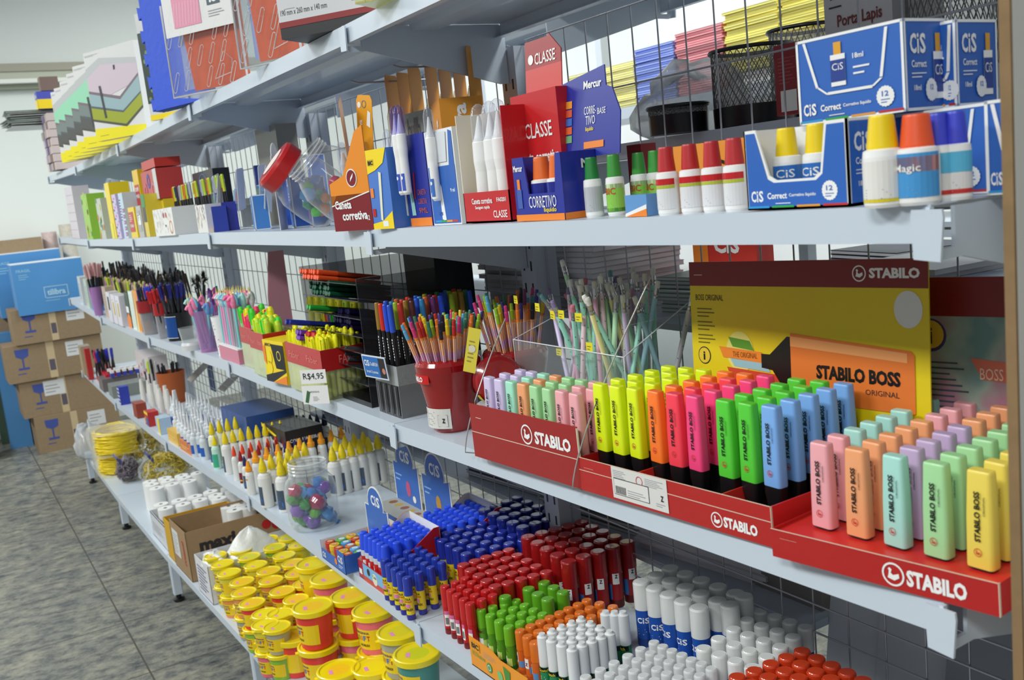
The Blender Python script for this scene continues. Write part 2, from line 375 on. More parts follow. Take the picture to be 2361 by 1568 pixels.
# tray of fluorescent highlighters
def red_tray(name, label, Wy, Dx, h, loc, rz, slope_x, logo, dividers=(), url=True, stripe=None, label_at=None, top=True):
    t = thing(name, label, 'display box', loc, (slope_x, 0, rz)); r = mat((178, 28, 26), .3, coat=.3); rt = mat((206, 44, 38), .35); e = mat((214, 190, 170), .6)
    b = MB(); b.box(0, .002, 0, Wy, 0, h, r); b.box(Dx-.002, Dx, 0, Wy, 0, h, r); b.box(.002, Dx-.002, 0, .002, 0, h, mat((206, 36, 34), .35)); b.box(.002, Dx-.002, Wy-.002, Wy, 0, h, r)
    b.box(.002, Dx-.002, .002, Wy-.002, 0, .002 if not top else h-.004, rt)
    if not top and dividers: b.box(.003, Dx-.003, .003, Wy-.003, .002, .012, BLACK)
    for y in dividers: b.box(.002, Dx-.002, y-.001, y+.001, 0, h-.002, rt)
    b.box(-.0003, .0023, -.0003, .0006, 0, h+.0004, e); b.box(-.0003, .0006, -.0003, Wy, h-.0002, h+.0006, e)
    fr = front(0, Wy, 0)
    if stripe: b.rect(fr, 0, h*stripe, Wy, h*stripe+.0012, e, .0006)
    if url: b.lines(fr, .012, h*.72, .05, h*.75, 1, e)
    a, bb, w, hh = logo
    swan(b, fr, a-hh*.85, bb+hh*.5, hh*.72, WHITE)
    b.text(fr, 'STABILO', a, bb, w, hh, WHITE, .045)
    b.build('tray', t)
    if label_at:
        l = MB(); a0, b0, a1, b1 = label_at; l.rect(fr, a0, b0, a1, b1, mat((214, 212, 208), .6), .0009)
        l.lines(fr, a0+.004, b1-.018, a0+.034, b1-.003, 6, GREY, .0013); l.ring(fr, a0+(a1-a0)*.52, b1-.012, .007, .0012, mat((190, 60, 60)), .0013); l.lines(fr, a0+(a1-a0)*.62, b1-.016, a1-.004, b1-.004, 5, GREY, .0013)
        l.rect(fr, a0+.004, b0+.006, a0+(a1-a0)*.68, b0+.03, DARK, .0012); l.rect(fr, a0+.005, b0+.007, a0+(a1-a0)*.68-.001, b0+.029, mat((220, 218, 214), .6), .0015)
        for k in range(9): l.rect(fr, a0+.008+k*.0026, b0+.008, a0+.008+k*.0026+.0013, b0+.019, BLACK, .0018)
        l.lines(fr, a0+.034, b0+.009, a0+(a1-a0)*.66, b0+.019, 3, GREY, .0018)
        l.text(fr, 'Z', a1-.014, b0+.014, .006, .008, BLACK, .04, 0, .0014); l.lines(fr, a1-.024, b0+.006, a1-.004, b0+.012, 2, GREY, .0014)
        l.build('product_label', t)
    return t
# middle tray: y .22-.598
s2 = slope('B', .4)
T2 = red_tray('highlighter_tray', 'wide red display tray of fluorescent highlighters, white product label on its front', .375, .205, .05, (-.004, .222, sz('B', .222)), .03, s2, (.296, .008, .056, .014), (.085, .245), True, .62, (.078, .004, .195, .050), False)
m = MB(); fr = front(0, .41, 0); r = mat((126, 22, 22), .45); y2 = mat((226, 200, 16), .45); W = .41; H = .3
m.box(0, .002, 0, W, 0, H, y2); m.rect(fr, 0, H-.036, W, H, r, .0004)
swan(m, fr, W-.098, H-.018, .0105, WHITE); m.text(fr, 'STABILO', W-.083, H-.024, .072, .013, WHITE, .045)
m.lines(fr, .01, H-.02, .04, H-.017, 1, CREAM); m.text(fr, 'BOSS ORIGINAL', .012, H-.058, .058, .009, DARK, .0)
for q in range(3): m.lines(fr, .014, H-.083-q*.02, .055, H-.066-q*.02, 3, mat((110, 96, 20)))
m.disc(fr, .026, H-.142, .0135, DARK); m.disc(fr, .026, H-.142, .0118, mat((226, 190, 50)), .0007); m.text(fr, 'i', .024, H-.149, .004, .013, BLACK, .03, 0, .001)
m.disc(fr, W-.028, H-.062, .02, mat((222, 222, 220)), .0005, 26, .023)
m.disc(fr, .1, H-.132, .027, mat((226, 216, 120)), .0005, 26, .03)
for (a, b, w, h, c) in ((.078, .175, .042, .014, (90, 150, 40)), (.058, .158, .085, .016, (230, 130, 40)), (.08, .146, .07, .012, (150, 190, 200)), (.073, .128, .1, .016, (206, 66, 40)), (.118, .114, .034, .016, (220, 110, 50))):
    m.poly(fr, [(a, b+h), (a+w, b+h-.004), (a+w+.008, b-.004), (a+.008, b)], mat(c), .0009)
m.text(fr, 'THE ORIGINAL', .086, .16, .048, .008, mat((130, 70, 20)), .0, 0, .0013)
m.poly(fr, [(.142, .168), (.158, .168), (.19, .195), (.196, .195), (.196, .105), (.19, .11), (.162, .146), (.142, .148)], BLACK, .0012)
m.poly(fr, [(.196, .2), (.385, .187), (.39, .182), (.39, .11), (.387, .108), (.196, .108)], mat((226, 118, 44)), .0012)
m.poly(fr, [(.196, .196), (.38, .184), (.38, .172), (.196, .182)], mat((240, 160, 96)), .0015)
swan(m, fr, .222, .151, .0105, mat((200, 60, 40))); m.text(fr, 'STABILO BOSS', .24, .141, .13, .019, BLACK, .045, 0, .0018); m.text(fr, 'ORIGINAL', .318, .127, .05, .007, DARK, 0, 0, .0018)
m.build('back_card', T2, (.203, -.07, 0.012), (0, .06, 0))
FG = 'fluorescent highlighters standing in the wide red tray'
cols = ['yellow', 'yellow', 'yellow', 'orange', 'coral', 'pink', 'green', 'green', 'blue']
for c in range(9):
    for r in range(5):
        k = cols[c]
        if c == 4 and r == 4: k = 'orange'
        if c == 4 and r == 3: k = 'coral'
        y = .575-.0365*c-(.006 if c > 2 else 0)-(.018 if c > 5 else 0)+.002*r; x = .020+.0029*c+.034*r
        lb = 'fluorescent %s highlighter with black cap down in the red tray' % k if k != 'coral' else 'coral red highlighter with black cap down in the red tray'
        hl((k, 1), (x, y, sz('B', y)+.0025), random.uniform(-.05, .05), lb, 'fluorescent %s highlighters in the wide red tray' % k)
# right tray, pastel
T3 = red_tray('highlighter_tray', 'low red display tray of pastel highlighters at the right-hand end', .262, .29, .033, (.004, -.055, sz('B', -.055)), .1, slope('B', .1), (.168, .007, .063, .0175), (), True, None, None, True)
m = MB(); W = .3; H = .27; fr = front(0, W, 0)
pl = bpy.data.materials.new('pastel_watercolour_print'); pl.use_nodes = True; nt = pl.node_tree
tc = nt.nodes.new('ShaderNodeTexCoord'); no = nt.nodes.new('ShaderNodeTexNoise'); no.inputs['Scale'].default_value = 14; no.inputs['Detail'].default_value = 2; nt.links.new(tc.outputs['Object'], no.inputs[0])
rp = nt.nodes.new('ShaderNodeValToRGB'); e = rp.color_ramp.elements; e[0].position = .35; e[0].color = (*lin((104, 142, 140)), 1); e[1].position = .65; e[1].color = (*lin((168, 118, 136)), 1); q = e.new(.5); q.color = (*lin((150, 168, 156)), 1)
nt.links.new(no.outputs[0], rp.inputs[0]); nt.links.new(rp.outputs[0], nt.nodes['Principled BSDF'].inputs['Base Color']); nt.nodes['Principled BSDF'].inputs['Roughness'].default_value = .55
m.prism([(0, .02), (W-.03, .02), (W-.006, H-.1), (W, H), (0, H)], 0, .002, pl, 'x')
m.poly(fr, [(0, H), (W, H), (W, H-.048), (.008, H-.048)], mat((126, 22, 22), .45)); m.lines(fr, .012, H-.02, .04, H-.017, 1, CREAM)
m.disc(fr, .05, H-.072, .021, mat((70, 60, 110))); m.disc(fr, .05, H-.071, .0178, mat((230, 190, 60)), .0007); m.text(fr, 'i', .047, H-.083, .006, .021, BLACK, .03, 0, .001)
m.lines(fr, .035, H-.19, .1, H-.1, 13, mat((70, 84, 96))); m.poly(fr, [(.1, H-.098), (.2, H-.106), (.2, H-.13), (.115, H-.124)], mat((206, 108, 84)), .0006); m.text(fr, 'BOSS ORIGINAL', .112, H-.124, .09, .014, mat((230, 200, 180)), 0, 0, .001)
m.build('back_card', T3, (.275, -.03, .012), (0, .05, .02))
pc = [['pastel pink', 'pastel pink']+['pastel teal']*6, ['pastel orange']*5+['pastel pink']*3, ['pastel teal']+['pastel lilac']*4+['pastel orange']*3, ['pastel green']*6+['pastel lilac']*2, ['pastel yellow']*4+['pastel green']*4]
for c in range(5):
    for r in range(8):
        if c == 4 and r > 6: continue
        k = pc[c][r]; y = .168-.047*c+.0042*r; x = .013+.002*c+.0328*r
        hl((k, 0), (x+.012, y, sz('B', y)+.031), random.uniform(-.04, .08), '%s highlighter standing on the low red tray at the right end' % k, '%s highlighters on the low red tray' % k)
# left tray behind a tall red front card
T1 = red_tray('highlighter_tray', 'red display box with a tall red front card, pastel highlighters standing behind it', .322, .14, .03, (-.012, .595, sz('B', .595)), .02, slope('B', .75), (.23, .055, .092, .024), (), False, None, None, False)
m = MB(); fr = front(-.0025, .322, 0); r1 = mat((156, 26, 26), .3, coat=.3)
m.box(-.0025, -.0005, 0, .322, 0, .096, r1); m.rect(fr, 0, .045, .322, .0465, mat((214, 190, 170)), .0005); m.lines(fr, .02, .072, .05, .075, 1, CREAM)
swan(m, fr, .182, .065, .0165, WHITE); m.text(fr, 'STABILO', .205, .053, .098, .021, WHITE, .045); m.box(-.003, .0, -.0005, .0008, 0, .094, CREAM)
m.build('front_card', T1)
bc = ['pale lilac', 'pale lilac', 'pale mint', 'pastel orange', 'pastel green', 'pastel green', 'pastel pink', 'pastel pink']
for c in range(8):
    for r in range(3):
        y = .883-.0375*c+.002*r; x = .006+.033*r
        hl((bc[c], 0), (x, y, sz('B', y)+.042), random.uniform(-.05, .05), '%s highlighter behind the tall red front card' % bc[c], '%s highlighters behind the tall red card' % bc[c])

# ------------------------------------------------------------------ pencils in the clear bin
PC = [(170, 236, 216), (250, 222, 190), (216, 200, 236), (176, 222, 240), (240, 208, 218), (248, 240, 170), (196, 240, 196), (230, 222, 232), (226, 170, 196)]
ER = [(236, 236, 230), (112, 160, 168), (206, 120, 140), (140, 124, 168), (214, 212, 204)]
def make_pencil(k):
    a, e = k; t = thing('eraser_tip_pencil', 'pencil', 'pencil'); b = MB(); b.lathe([(.0005, .0), (.0035, .012), (.0037, .165)], mat(PC[a], .4), 6)
    if a in (0, 1, 7, 4):
        for q in range(16):
            f = cyl(0, 0, .0038, q*2.4); b.disc(f, 0, .05+q*.0075, .0009, mat((110, 104, 100)), .0003, 6)
    b.build('shaft', t)
    f = MB(); f.lathe([(.0038, .165), (.004, .168), (.0036, .171), (.004, .174), (.0038, .182)], CHROME, 8); f.build('ferrule', t)
    e_ = MB(); e_.lathe([(.0036, .182), (.0036, .192), (.0028, .195)], mat(ER[e], .7), 8); e_.build('eraser', t); return t
pen = Spawn(make_pencil)
rr = random.Random(3)
PB = (.215, .86)
for i in range(60):
    u = i/59; y = 1.02-.38*u+rr.uniform(-.02, .02); x = .15+rr.uniform(0, .12)
    yb = .80+(y-.82)*.5; xb = x+rr.uniform(-.02, .01)
    zt = .195; dy = (y-yb)+rr.uniform(-.012, .012); dx = rr.uniform(-.015, .02)
    a = 0 if rr.random() < .25 else rr.randrange(9); e = rr.randrange(1, 4) if y > .86 else rr.choice((0, 4))
    pen((a, e), (xb, yb, sz('B', yb)+.065+rr.uniform(0, .04)), (-math.asin(max(-.6, min(.6, dy/.2))), math.asin(dx/.2), rr.uniform(0, 6)),
        'pastel pencil with a metal ferrule and %s eraser in the clear bin' % ('grey-white' if e in (0, 4) else ('teal', 'pink', 'violet')[e-1]), 'pastel pencils standing in the clear bin').scale = (1.25, 1.25, 1.0)
pen((6, 0), (.185, .83, sz('B', .83)+.135), (-.33, 0, 0), 'pale green pencil sticking up higher than all the others', 'pastel pencils standing in the clear bin')
for k, (u, v) in enumerate(((1190, 700), (1240, 718), (1275, 736), (1295, 735), (1335, 742), (1360, 810), (1290, 820))):
    q = at(u, v, 0, .135); m = MB(); f = front(0, 0, 0); m.box(-.0004, 0, -.009, .009, 0, .015, mat((232, 216, 30), .6))
    m.lines(front(-.0004, .009, 0), .003, .003, .015, .012, 2, mat((120, 120, 60)))
    tag(m.build('price_tag', None, q, (0, 0, rr.uniform(-.2, .2))), 'small yellow price tag stuck on the pastel pencils', 'price tag', 'yellow price tags on the pencils')
t = thing('pencil_bin', 'clear plastic bin with sloping sheet sides holding the pastel pencils', 'bin', (.13, .66, sz('B', .66)))
m = MB(); W = .34
cc = clear((235, 240, 240), .03)
m.box(0, .0015, 0, W, 0.0, .17, cc); m.box(.0015, .17, W, W+.0015, 0, .2, cc); m.box(.17, .1715, 0, W, 0, .25, cc); m.box(.0015, .17, -.0015, 0, 0, .22, cc); m.box(0, .17, 0, W, .0, .003, cc); m.build('shell', t)
m = MB(); rim = mat((214, 218, 220), .15)
m.tube([(0, W, .17), (0, 0, .17)], .0012, rim); m.tube([(0, 0, 0), (0, 0, .17), (.17, 0, .25)], .0012, rim); m.tube([(0, W, 0), (0, W, .17), (.17, W, .22)], .0012, rim); m.build('edges', t)
# two bent wire guards in front of the left red tray
for (u0, v0, u1, v1, u2, v2, nm) in ((1073, 1043, 1072, 960, 1165, 735, 'left'), (1320, 1128, 1325, 1010, 1500, 640, 'right')):
    x0 = -.022; A = at(u0, v0, 0, x0); B_ = at(u1, v1, 0, x0-.004); C_ = at(u2, v2, 0, .1)
    m = MB(); pts = []
    for k in range(13):
        s = k/12; pts.append(tuple(((1-s)**2*A[j]+2*s*(1-s)*B_[j]+s*s*C_[j]) for j in range(3)))
    hook = [(A[0]+.018, A[1]-.01, A[2]-.004)]
    m.tube(hook+pts, .0012, mat((176, 178, 176), .25, .3)); tag(m.build('clear_sheet_edge'), 'thin bent clear rod rising from the shelf lip, the %s of two' % nm, 'rod')

# ------------------------------------------------------------------ red pots of fineliners
FC = [(206, 60, 120), (90, 170, 210), (60, 120, 90), (226, 120, 40), (70, 60, 140), (196, 40, 40), (150, 190, 40), (30, 34, 44), (120, 60, 110), (226, 200, 40), (110, 60, 40), (60, 160, 160)]
def make_fl(k):
    t = thing('fineliner_pen', 'fineliner', 'pen'); b = MB(); b.lathe([(.0025, 0), (.0039, .004), (.0039, .118)], mat((232, 140, 60), .4), 6)
    for q in range(6):
        a = q*PI/3+PI/6; b.add([(.0037*math.cos(a-.16), .0037*math.sin(a-.16), .01), (.0037*math.cos(a+.16), .0037*math.sin(a+.16), .01), (.0037*math.cos(a+.16), .0037*math.sin(a+.16), .112), (.0037*math.cos(a-.16), .0037*math.sin(a-.16), .112)], [(0, 1, 2, 3)], WHITE)
    b.lathe([(.0041, .066), (.0041, .084)], mat((196, 120, 172), .6), 6, cap=False); b.build('barrel', t)
    c = MB(); c.lathe([(.0042, .118), (.0043, .136), (.0036, .138), (.0035, .148), (.003, .15)], mat(FC[k], .4), 8); c.build('cap', t); return t
fl = Spawn(make_fl)
def pot(label, x, y, rim, lid=None):
    t = thing('pen_pot', label, 'pot', (x, y, sz('B', y))); b = MB(); r = mat((150, 18, 22), .12, coat=.6)
    H = .148
    b.lathe([(.040, 0), (.043, .004), (.047, .03), (.058, .09), (.066, .125), (.067, .137), (.063, .144), (.056, H), (.050, .146), (.046, .12), (.044, .02), (.0, .012)], r, 28); b.build('pot', t)
    f = cyl(0, 0, .0625, PI-.55)
    l = MB(); l.rect(f, -.012, .104, .062, .122, mat((200, 30, 30), .3), .003, 10); l.text(f, 'STABILO', 0, .1075, .046, .0105, WHITE, .045, 0, .0036); l.disc(f, -.006, .113, .0045, WHITE, .0036, 12); l.build('brand_label', t)
    f2 = cyl(0, 0, .0475, PI-.3); l = MB(); l.rect(f2, -.012, .012, .062, .052, mat((214, 212, 206), .6), .0045, 10); l.lines(f2, .006, .018, .03, .048, 8, GREY, .0052); l.ring(f2, .0, .044, .005, .001, mat((190, 60, 60)), .0052); l.rect(f2, .036, .016, .056, .04, GREY, .0051); l.rect(f2, .0368, .0168, .0552, .0392, mat((214, 212, 206)), .0055); l.text(f2, 'Z', .045, .024, .006, .009, BLACK, .04, 0, .0058); l.build('product_label', t)
    return t
pot('glossy red pot full of fineliner pens, white product sticker low on its front', .062, 1.15, 1)
pot('second red pot of fineliner pens, half hidden behind the first', .19, 1.10, 0)
def pens_in(cx, cy, n, ra, rb, zlo, lean, seed, grp, zj=.012):
    R = random.Random(seed)
    for i in range(n):
        rad = math.sqrt((i+.5)/n); an = i*2.39996
        bx, by = cx+rb*rad*math.cos(an), cy+rb*rad*math.sin(an); tx, ty = (ra-rb)*rad*math.cos(an), (ra-rb)*rad*math.sin(an)
        L = .15; ax = -math.asin(max(-.7, min(.7, ty/L))); ay = math.asin(max(-.7, min(.7, tx/L)))
        c = R.randrange(len(FC)); z = sz('B', cy)+zlo+R.uniform(-zj, zj)
        fl(c, (bx, by, z), (ax, ay, 0), 'orange-barrelled fineliner pen with a coloured cap in %s' % grp, 'fineliner pens in '+grp)
pens_in(.062, 1.15, 52, .085, .042, .082, .3, 5, 'the front red pot', .004)
pens_in(.19, 1.10, 34, .078, .044, .10, .3, 9, 'the rear red pot', .014)
# tipped red lid with its yellow tag
q = at(1088, 808, 0, .035); m = MB(); m.box(0, .0005, -.012, .012, -.042, .042, mat((224, 208, 70), .5)); f = front(-.0003, .012, -.042); m.lines(f, .005, .02, .018, .065, 6, mat((150, 140, 70))); m.disc(f, .012, .045, .007, mat((220, 214, 190)), .0006, 12); tag(m.build('hang_tag', None, q, (.25, 0, .7)), 'yellow hang tag tilted in front of the tipped red lid', 'tag')
t = thing('screw_lid', 'red screw lid on edge between red pot and pencils, yellow label across it', 'lid', (.085, 1.0, sz('B', 1.02)+.11), (.7, -1.35, .6))
m = MB(); m.lathe([(.0, .03), (.036, .03), (.043, .026), (.046, .02), (.046, .0), (.043, 0), (.043, .018), (.0, .022)], mat((160, 22, 26), .2, coat=.5), 24)
for k in range(3): m.lathe([(.0462, .004+k*.006), (.047, .0055+k*.006), (.0462, .007+k*.006)], mat((140, 18, 22), .25), 24, cap=False)
m.build('lid', t); m = MB(); f = cyl(0, 0, .0475, 2.2); m.rect(f, 0, .001, .11, .024, mat((222, 206, 60), .5), .0006, 10); m.lines(f, .02, .005, .09, .02, 2, mat((150, 140, 60)), .0012); m.build('yellow_tag', t)
m = MB(); m.lathe([(.04, 0), (.043, .01), (.043, .06), (.03, .07)], CLR, 18); t2 = tag(m.build('jar_neck', None, (.075, 1.0, sz('B', 1.0)), (0, 0, 0)), 'clear plastic jar under the tipped red lid', 'jar')

# ------------------------------------------------------------------ brush pens in a black and clear stand
BP = [(150, 116, 40), (210, 44, 30), (40, 130, 70), (80, 40, 40), (40, 80, 210), (40, 84, 200), (30, 80, 190), (50, 120, 170), (50, 124, 176), (150, 180, 40), (200, 90, 40), (190, 170, 40), (190, 50, 40), (90, 40, 90)]
def make_bp(k):
    t = thing('brush_pen', 'pen', 'pen'); b = MB(); b.lathe([(.004, 0), (.0055, .004), (.0055, .12)], mat((22, 22, 24), .3), 10)
    f = cyl(0, 0, .0056, PI-.3); b.lines(f, 0, .05, .004, .1, 8, WHITE, .0003, .6); b.build('barrel', t)
    c = MB(); c.lathe([(.0062, .112), (.0064, .15), (.0058, .17), (.0045, .172)], mat(BP[k], .35), 12); c.build('cap', t); return t
bp = Spawn(make_bp)
for c in range(4):
    for r in range(9):
        y = 1.435-.027*c+.003*r; x = .045+.026*r; k = (c+r*5+[0, 1, 2, 4][c]) % 14 if r else [0, 1, 4, 5][c]
        bp(k, (x, y, sz('B', y)+.075), (0, rr.uniform(-.03, .03), 0), 'black twin-tip brush pen with a coloured cap in the rack beside the pen pot', 'black brush pens in the clear rack')
t = thing('brush_pen_rack', 'clear acrylic rack of black brush pens with a small blue and white sign', 'rack', (.03, 1.335, sz('B', 1.35)))
m = MB(); m.box(0, .25, 0, .12, 0, .072, mat((20, 20, 24), .25)); m.box(0, .0015, 0, .12, .072, .115, CLR); m.box(0, .25, -.0015, 0, .0, .115, CLR); m.box(.0, .25, .12, .1215, 0, .115, CLR)
for k in range(4):
    m.tube([(-.003, .012+.03*k, .004), (-.003, .012+.03*k, .07)], .0015, mat((120, 120, 124), .2))
m.build('tray', t)
m = MB(); W = .1; fr = front(0, W, 0); m.box(0, .0015, 0, W, 0, .052, mat((222, 228, 234), .3)); m.rect(fr, .003, .003, W-.003, .049, mat((40, 110, 186), .4)); cis(m, fr, .008, .027, .022, .014); m.text(fr, 'DualBRUSH', .034, .029, .032, .008, WHITE, .01, 0, .0008); m.text(fr, 'brush 2 pontas', .012, .01, .05, .008, WHITE, .01, 0, .0008)
m.rect(fr, .07, .004, .096, .048, mat((40, 34, 34)), .0006); m.disc(fr, .088, .02, .007, mat((190, 130, 110)), .0009, 10); m.build('sign', t, (-.012, .018, .085), (0, -.1, .12))

# ------------------------------------------------------------------ black slotted display with pens lying in it
t = thing('slot_display', 'tall black display case with sloping shelves, bundles of felt pens lying in it', 'display case', (.03, 1.50, sz('B', 1.6)), (0, 0, 0))
m = MB(); m.box(.0, .3, .0, .38, 0, .012, BLACK); m.box(.296, .3, 0, .38, 0.012, .345, BLACK); m.box(.2, .3, .0, .003, .012, .345, BLACK); m.box(0.0, .3, .377, .38, .012, .32, clear((120, 120, 124), .15))
m.build('case', t)
m = MB(); m.box(0, .2, .0, .002, .012, .3, clear((110, 110, 114), .1)); m.build('side_pane', t)
LV = [.015, .052, .09, .128, .17, .212, .25]
for k, z in enumerate(LV):
    m = MB(); m.add([(.0, .004, z+.035), (.29, .004, z-.03), (.29, .376, z-.03), (.0, .376, z+.035), (.0, .004, z+.037), (.29, .004, z-.028), (.29, .376, z-.028), (.0, .376, z+.037)], [(3, 2, 1, 0), (4, 5, 6, 7), (0, 1, 5, 4), (1, 2, 6, 5), (2, 3, 7, 6), (3, 0, 4, 7)], clear((60, 60, 64), .35)); m.build('slot_shelf', t)
FP = {'orange': (232, 84, 36), 'dark green': (16, 84, 58), 'violet': (56, 44, 120), 'black': (18, 18, 22), 'rust': (196, 84, 40), 'red': (200, 40, 40), 'grey': (70, 74, 78), 'brown': (110, 44, 30), 'bright green': (40, 160, 60), 'purple': (110, 50, 170), 'royal blue': (30, 50, 150)}
def make_fp(k):
    t = thing('felt_pen', 'felt pen', 'pen'); c = MB(); c.lathe([(.0062, 0), (.0068, .001), (.0068, .052)], mat(FP[k], .35), 7); c.build('cap', t)
    b = MB(); b.lathe([(.0062, .052), (.0062, .165), (.004, .168)], mat(tuple(int(x*.8) for x in FP[k]), .4), 7); f = cyl(0, 0, .0064, .4); b.lines(f, 0, .06, .002, .15, 1, GREY, .0003); b.build('barrel', t); return t
fp = Spawn(make_fp)
SL = [(6, 'orange', 9, 2, .0, .0), (5, 'dark green', 10, 3, .0, .02), (4, 'bright green', 3, 1, .0, .0), (3, 'violet', 9, 4, .02, .05), (2, 'black', 8, 3, .035, .05), (1, 'rust', 9, 3, .0, -.02), (1, 'grey', 4, 3, .02, -.0), (0, 'brown', 6, 2, .02, .03), (2, 'purple', 3, 2, .0, -.045), (2, 'red', 4, 2, .0, -.03), (3, 'royal blue', 3, 1, .0, -.06)]
z0 = sz('B', 1.6)
for lv, k, ny, nz, dx, dl in SL:
    for a in range(ny):
        for b in range(nz):
            ya = 1.86-a*.0145+(b % 2)*.007
            if k in ('grey',): ya -= .14
            if k in ('purple', 'red', 'royal blue'): ya = 1.845-a*.0145-(.05 if k == 'red' else 0)+(.02 if k == 'royal blue' else 0)
            fp(k, (.03+dx+dl+rr.uniform(-.004, .004), ya, z0+LV[lv]+.046+b*.0135-(dx+dl)*.22), (0, PI/2+.22, 0), '%s felt pen lying in the black slotted display' % k, '%s felt pens in the black slotted display' % k)

# ------------------------------------------------------------------ general makers
def box_thing(name, label, cat, s, x, y, w, d, h, col, rz=0., group=None, dz=0., deco=None, edge=None, sidecol=None, topcol=None):
    """a carton standing on board s: w along the shelf, d deep, h high; (x,y) is its front corner nearest the camera"""
    t = thing(name, label, cat, (x, y, sz(s, y)+dz+.0005), (slope(s, y) if w > .08 else 0, 0, rz), group)
    b = MB(); c = mat(col, .45, coat=.15); b.box(0, d, 0, w, 0, h, c)
    if sidecol: b.rect(side(0, 0, 0), 0, 0, d, h, mat(sidecol, .45))
    if topcol: b.rect(topf(0, w, h), 0, 0, w, d, mat(topcol, .5))
    if edge:
        e = mat(edge, .5); f = front(0, w, 0); g = side(0, 0, 0)
        for q, W in ((f, w), (g, d)):
            b.rect(q, 0, 0, W, .003, e, .0006); b.rect(q, 0, h-.003, W, h, e, .0006); b.rect(q, 0, 0, .003, h, e, .0006); b.rect(q, W-.003, 0, W, h, e, .0006)
    b.build('carton', t)
    if deco:
        m = MB(); deco(m, front(-.0004, w, 0), side(0, -.0004, 0), w, d, h)
        if m.f: m.build('print', t)
    return t
BL = (40, 98, 184); CB = mat(BL, .4, coat=.2); ORG = mat((236, 132, 40), .45); YL = mat((244, 214, 20), .4); GRN = mat((30, 140, 60), .4)
def minibottle(m, fr, a, b, w, h, cap=(222, 160, 40), lab=(30, 60, 140)):
    m.rect(fr, a+w*.25, b+h*.72, a+w*.75, b+h, mat(cap), .0008); m.rect(fr, a, b, a+w, b+h*.72, WHITE, .0008); m.rect(fr, a, b+h*.1, a+w, b+h*.6, mat(lab), .0011); m.text(fr, 'CiS', a+w*.12, b+h*.36, w*.76, h*.16, WHITE, .0, 0, .0014)
# ---- second shelf, right to left
def corr_front(m, fr, sd, w, d, h, openbox=False):
    if not openbox:
        P = [(.012*w/.14, h*.96), (w*.2, h*.42), (w*.3, h*.33), (w*.72, h*.33), (w*.8, h*.42), (w*.86, h*.96)]
        for k in range(len(P)-1):
            (a, b), (c, e) = P[k], P[k+1]; m.poly(fr, [(a-.0018, b), (a+.0018, b), (c+.0018, e-.001), (c-.0018, e-.001)] if abs(b-e) > .003 else [(a, b-.0015), (c, e-.0015), (c, e+.0015), (a, b+.0015)], WHITE, .0007)
        minibottle(m, fr, w*.34, h*.4, w*.14, h*.5); m.text(fr, '18ml', w*.55, h*.68, w*.1, h*.06, WHITE); m.lines(fr, w*.55, h*.5, w*.72, h*.64, 2, WHITE)
    cis(m, fr, w*.05, h*.1, w*.13, h*.14); m.text(fr, 'Correct', w*.22, h*.13, w*.2, h*.08, WHITE, .03); m.text(fr, 'Corretivo liquido', w*.44, h*.14, w*.26, h*.05, WHITE); m.lines(fr, w*.3, h*.07, w*.55, h*.1, 1, WHITE)
    m.disc(fr, w*.83, h*.2, h*.11, WHITE, .0007, 36, None, .08); m.text(fr, '12', w*.8, h*.2, w*.06, h*.06, CB, .02, 0, .001); m.lines(fr, w*.79, h*.13, w*.88, h*.19, 2, CB, .001)
    for k, c in enumerate(((40, 150, 210), (40, 160, 70), (220, 150, 50), (190, 40, 40))): m.rect(fr, w*k/4+.002, .002, w*(k+1)/4-.002, .0042, mat(c), .0008)
    cis(m, sd, d*.12, h*.62, d*.36, h*.22); m.text(sd, 'Correct', d*.14, h*.47, d*.34, h*.08, WHITE); m.lines(sd, d*.14, h*.36, d*.52, h*.44, 2, WHITE); m.text(sd, '18ml', d*.18, h*.22, d*.16, h*.06, WHITE)
    minibottle(m, sd, d*.64, h*.12, d*.22, h*.72); m.disc(sd, d*.56, h*.22, h*.1, WHITE, .0013, 30, h*.12, .08); m.text(sd, '12', d*.53, h*.22, d*.07, h*.06, CB, .02, 0, .0017)
def cisbox(label, x, y, w, d, h, dz=0., rz=0., grp=None): return box_thing('correction_fluid_box', label, 'box', 'A', x, y, w, d, h, BL, rz, grp, dz, corr_front, (236, 238, 238))
# lower row: open display, then closed boxes behind and right
c2 = at(2088, 200, 0, .085); c3 = at(2207, 200, 0, .15)
cisbox('blue closed correction fluid carton lying in the back under the stacked pair', .115, .015, .13, .075, .088)
cisbox('blue correction fluid carton under the right-hand stacked one, beside the end board', .10, -.085, .085, .075, .088, 0, .25)
cisbox('upper blue correction fluid carton with the 18ml bottle picture, left of the stacked pair', c2.x, c2.y, .135, .075, .092, .089, .05)
cisbox('upper blue correction fluid carton at the far right, cut by the end board', c3.x, c3.y, .045, .075, .088, .089, .05)
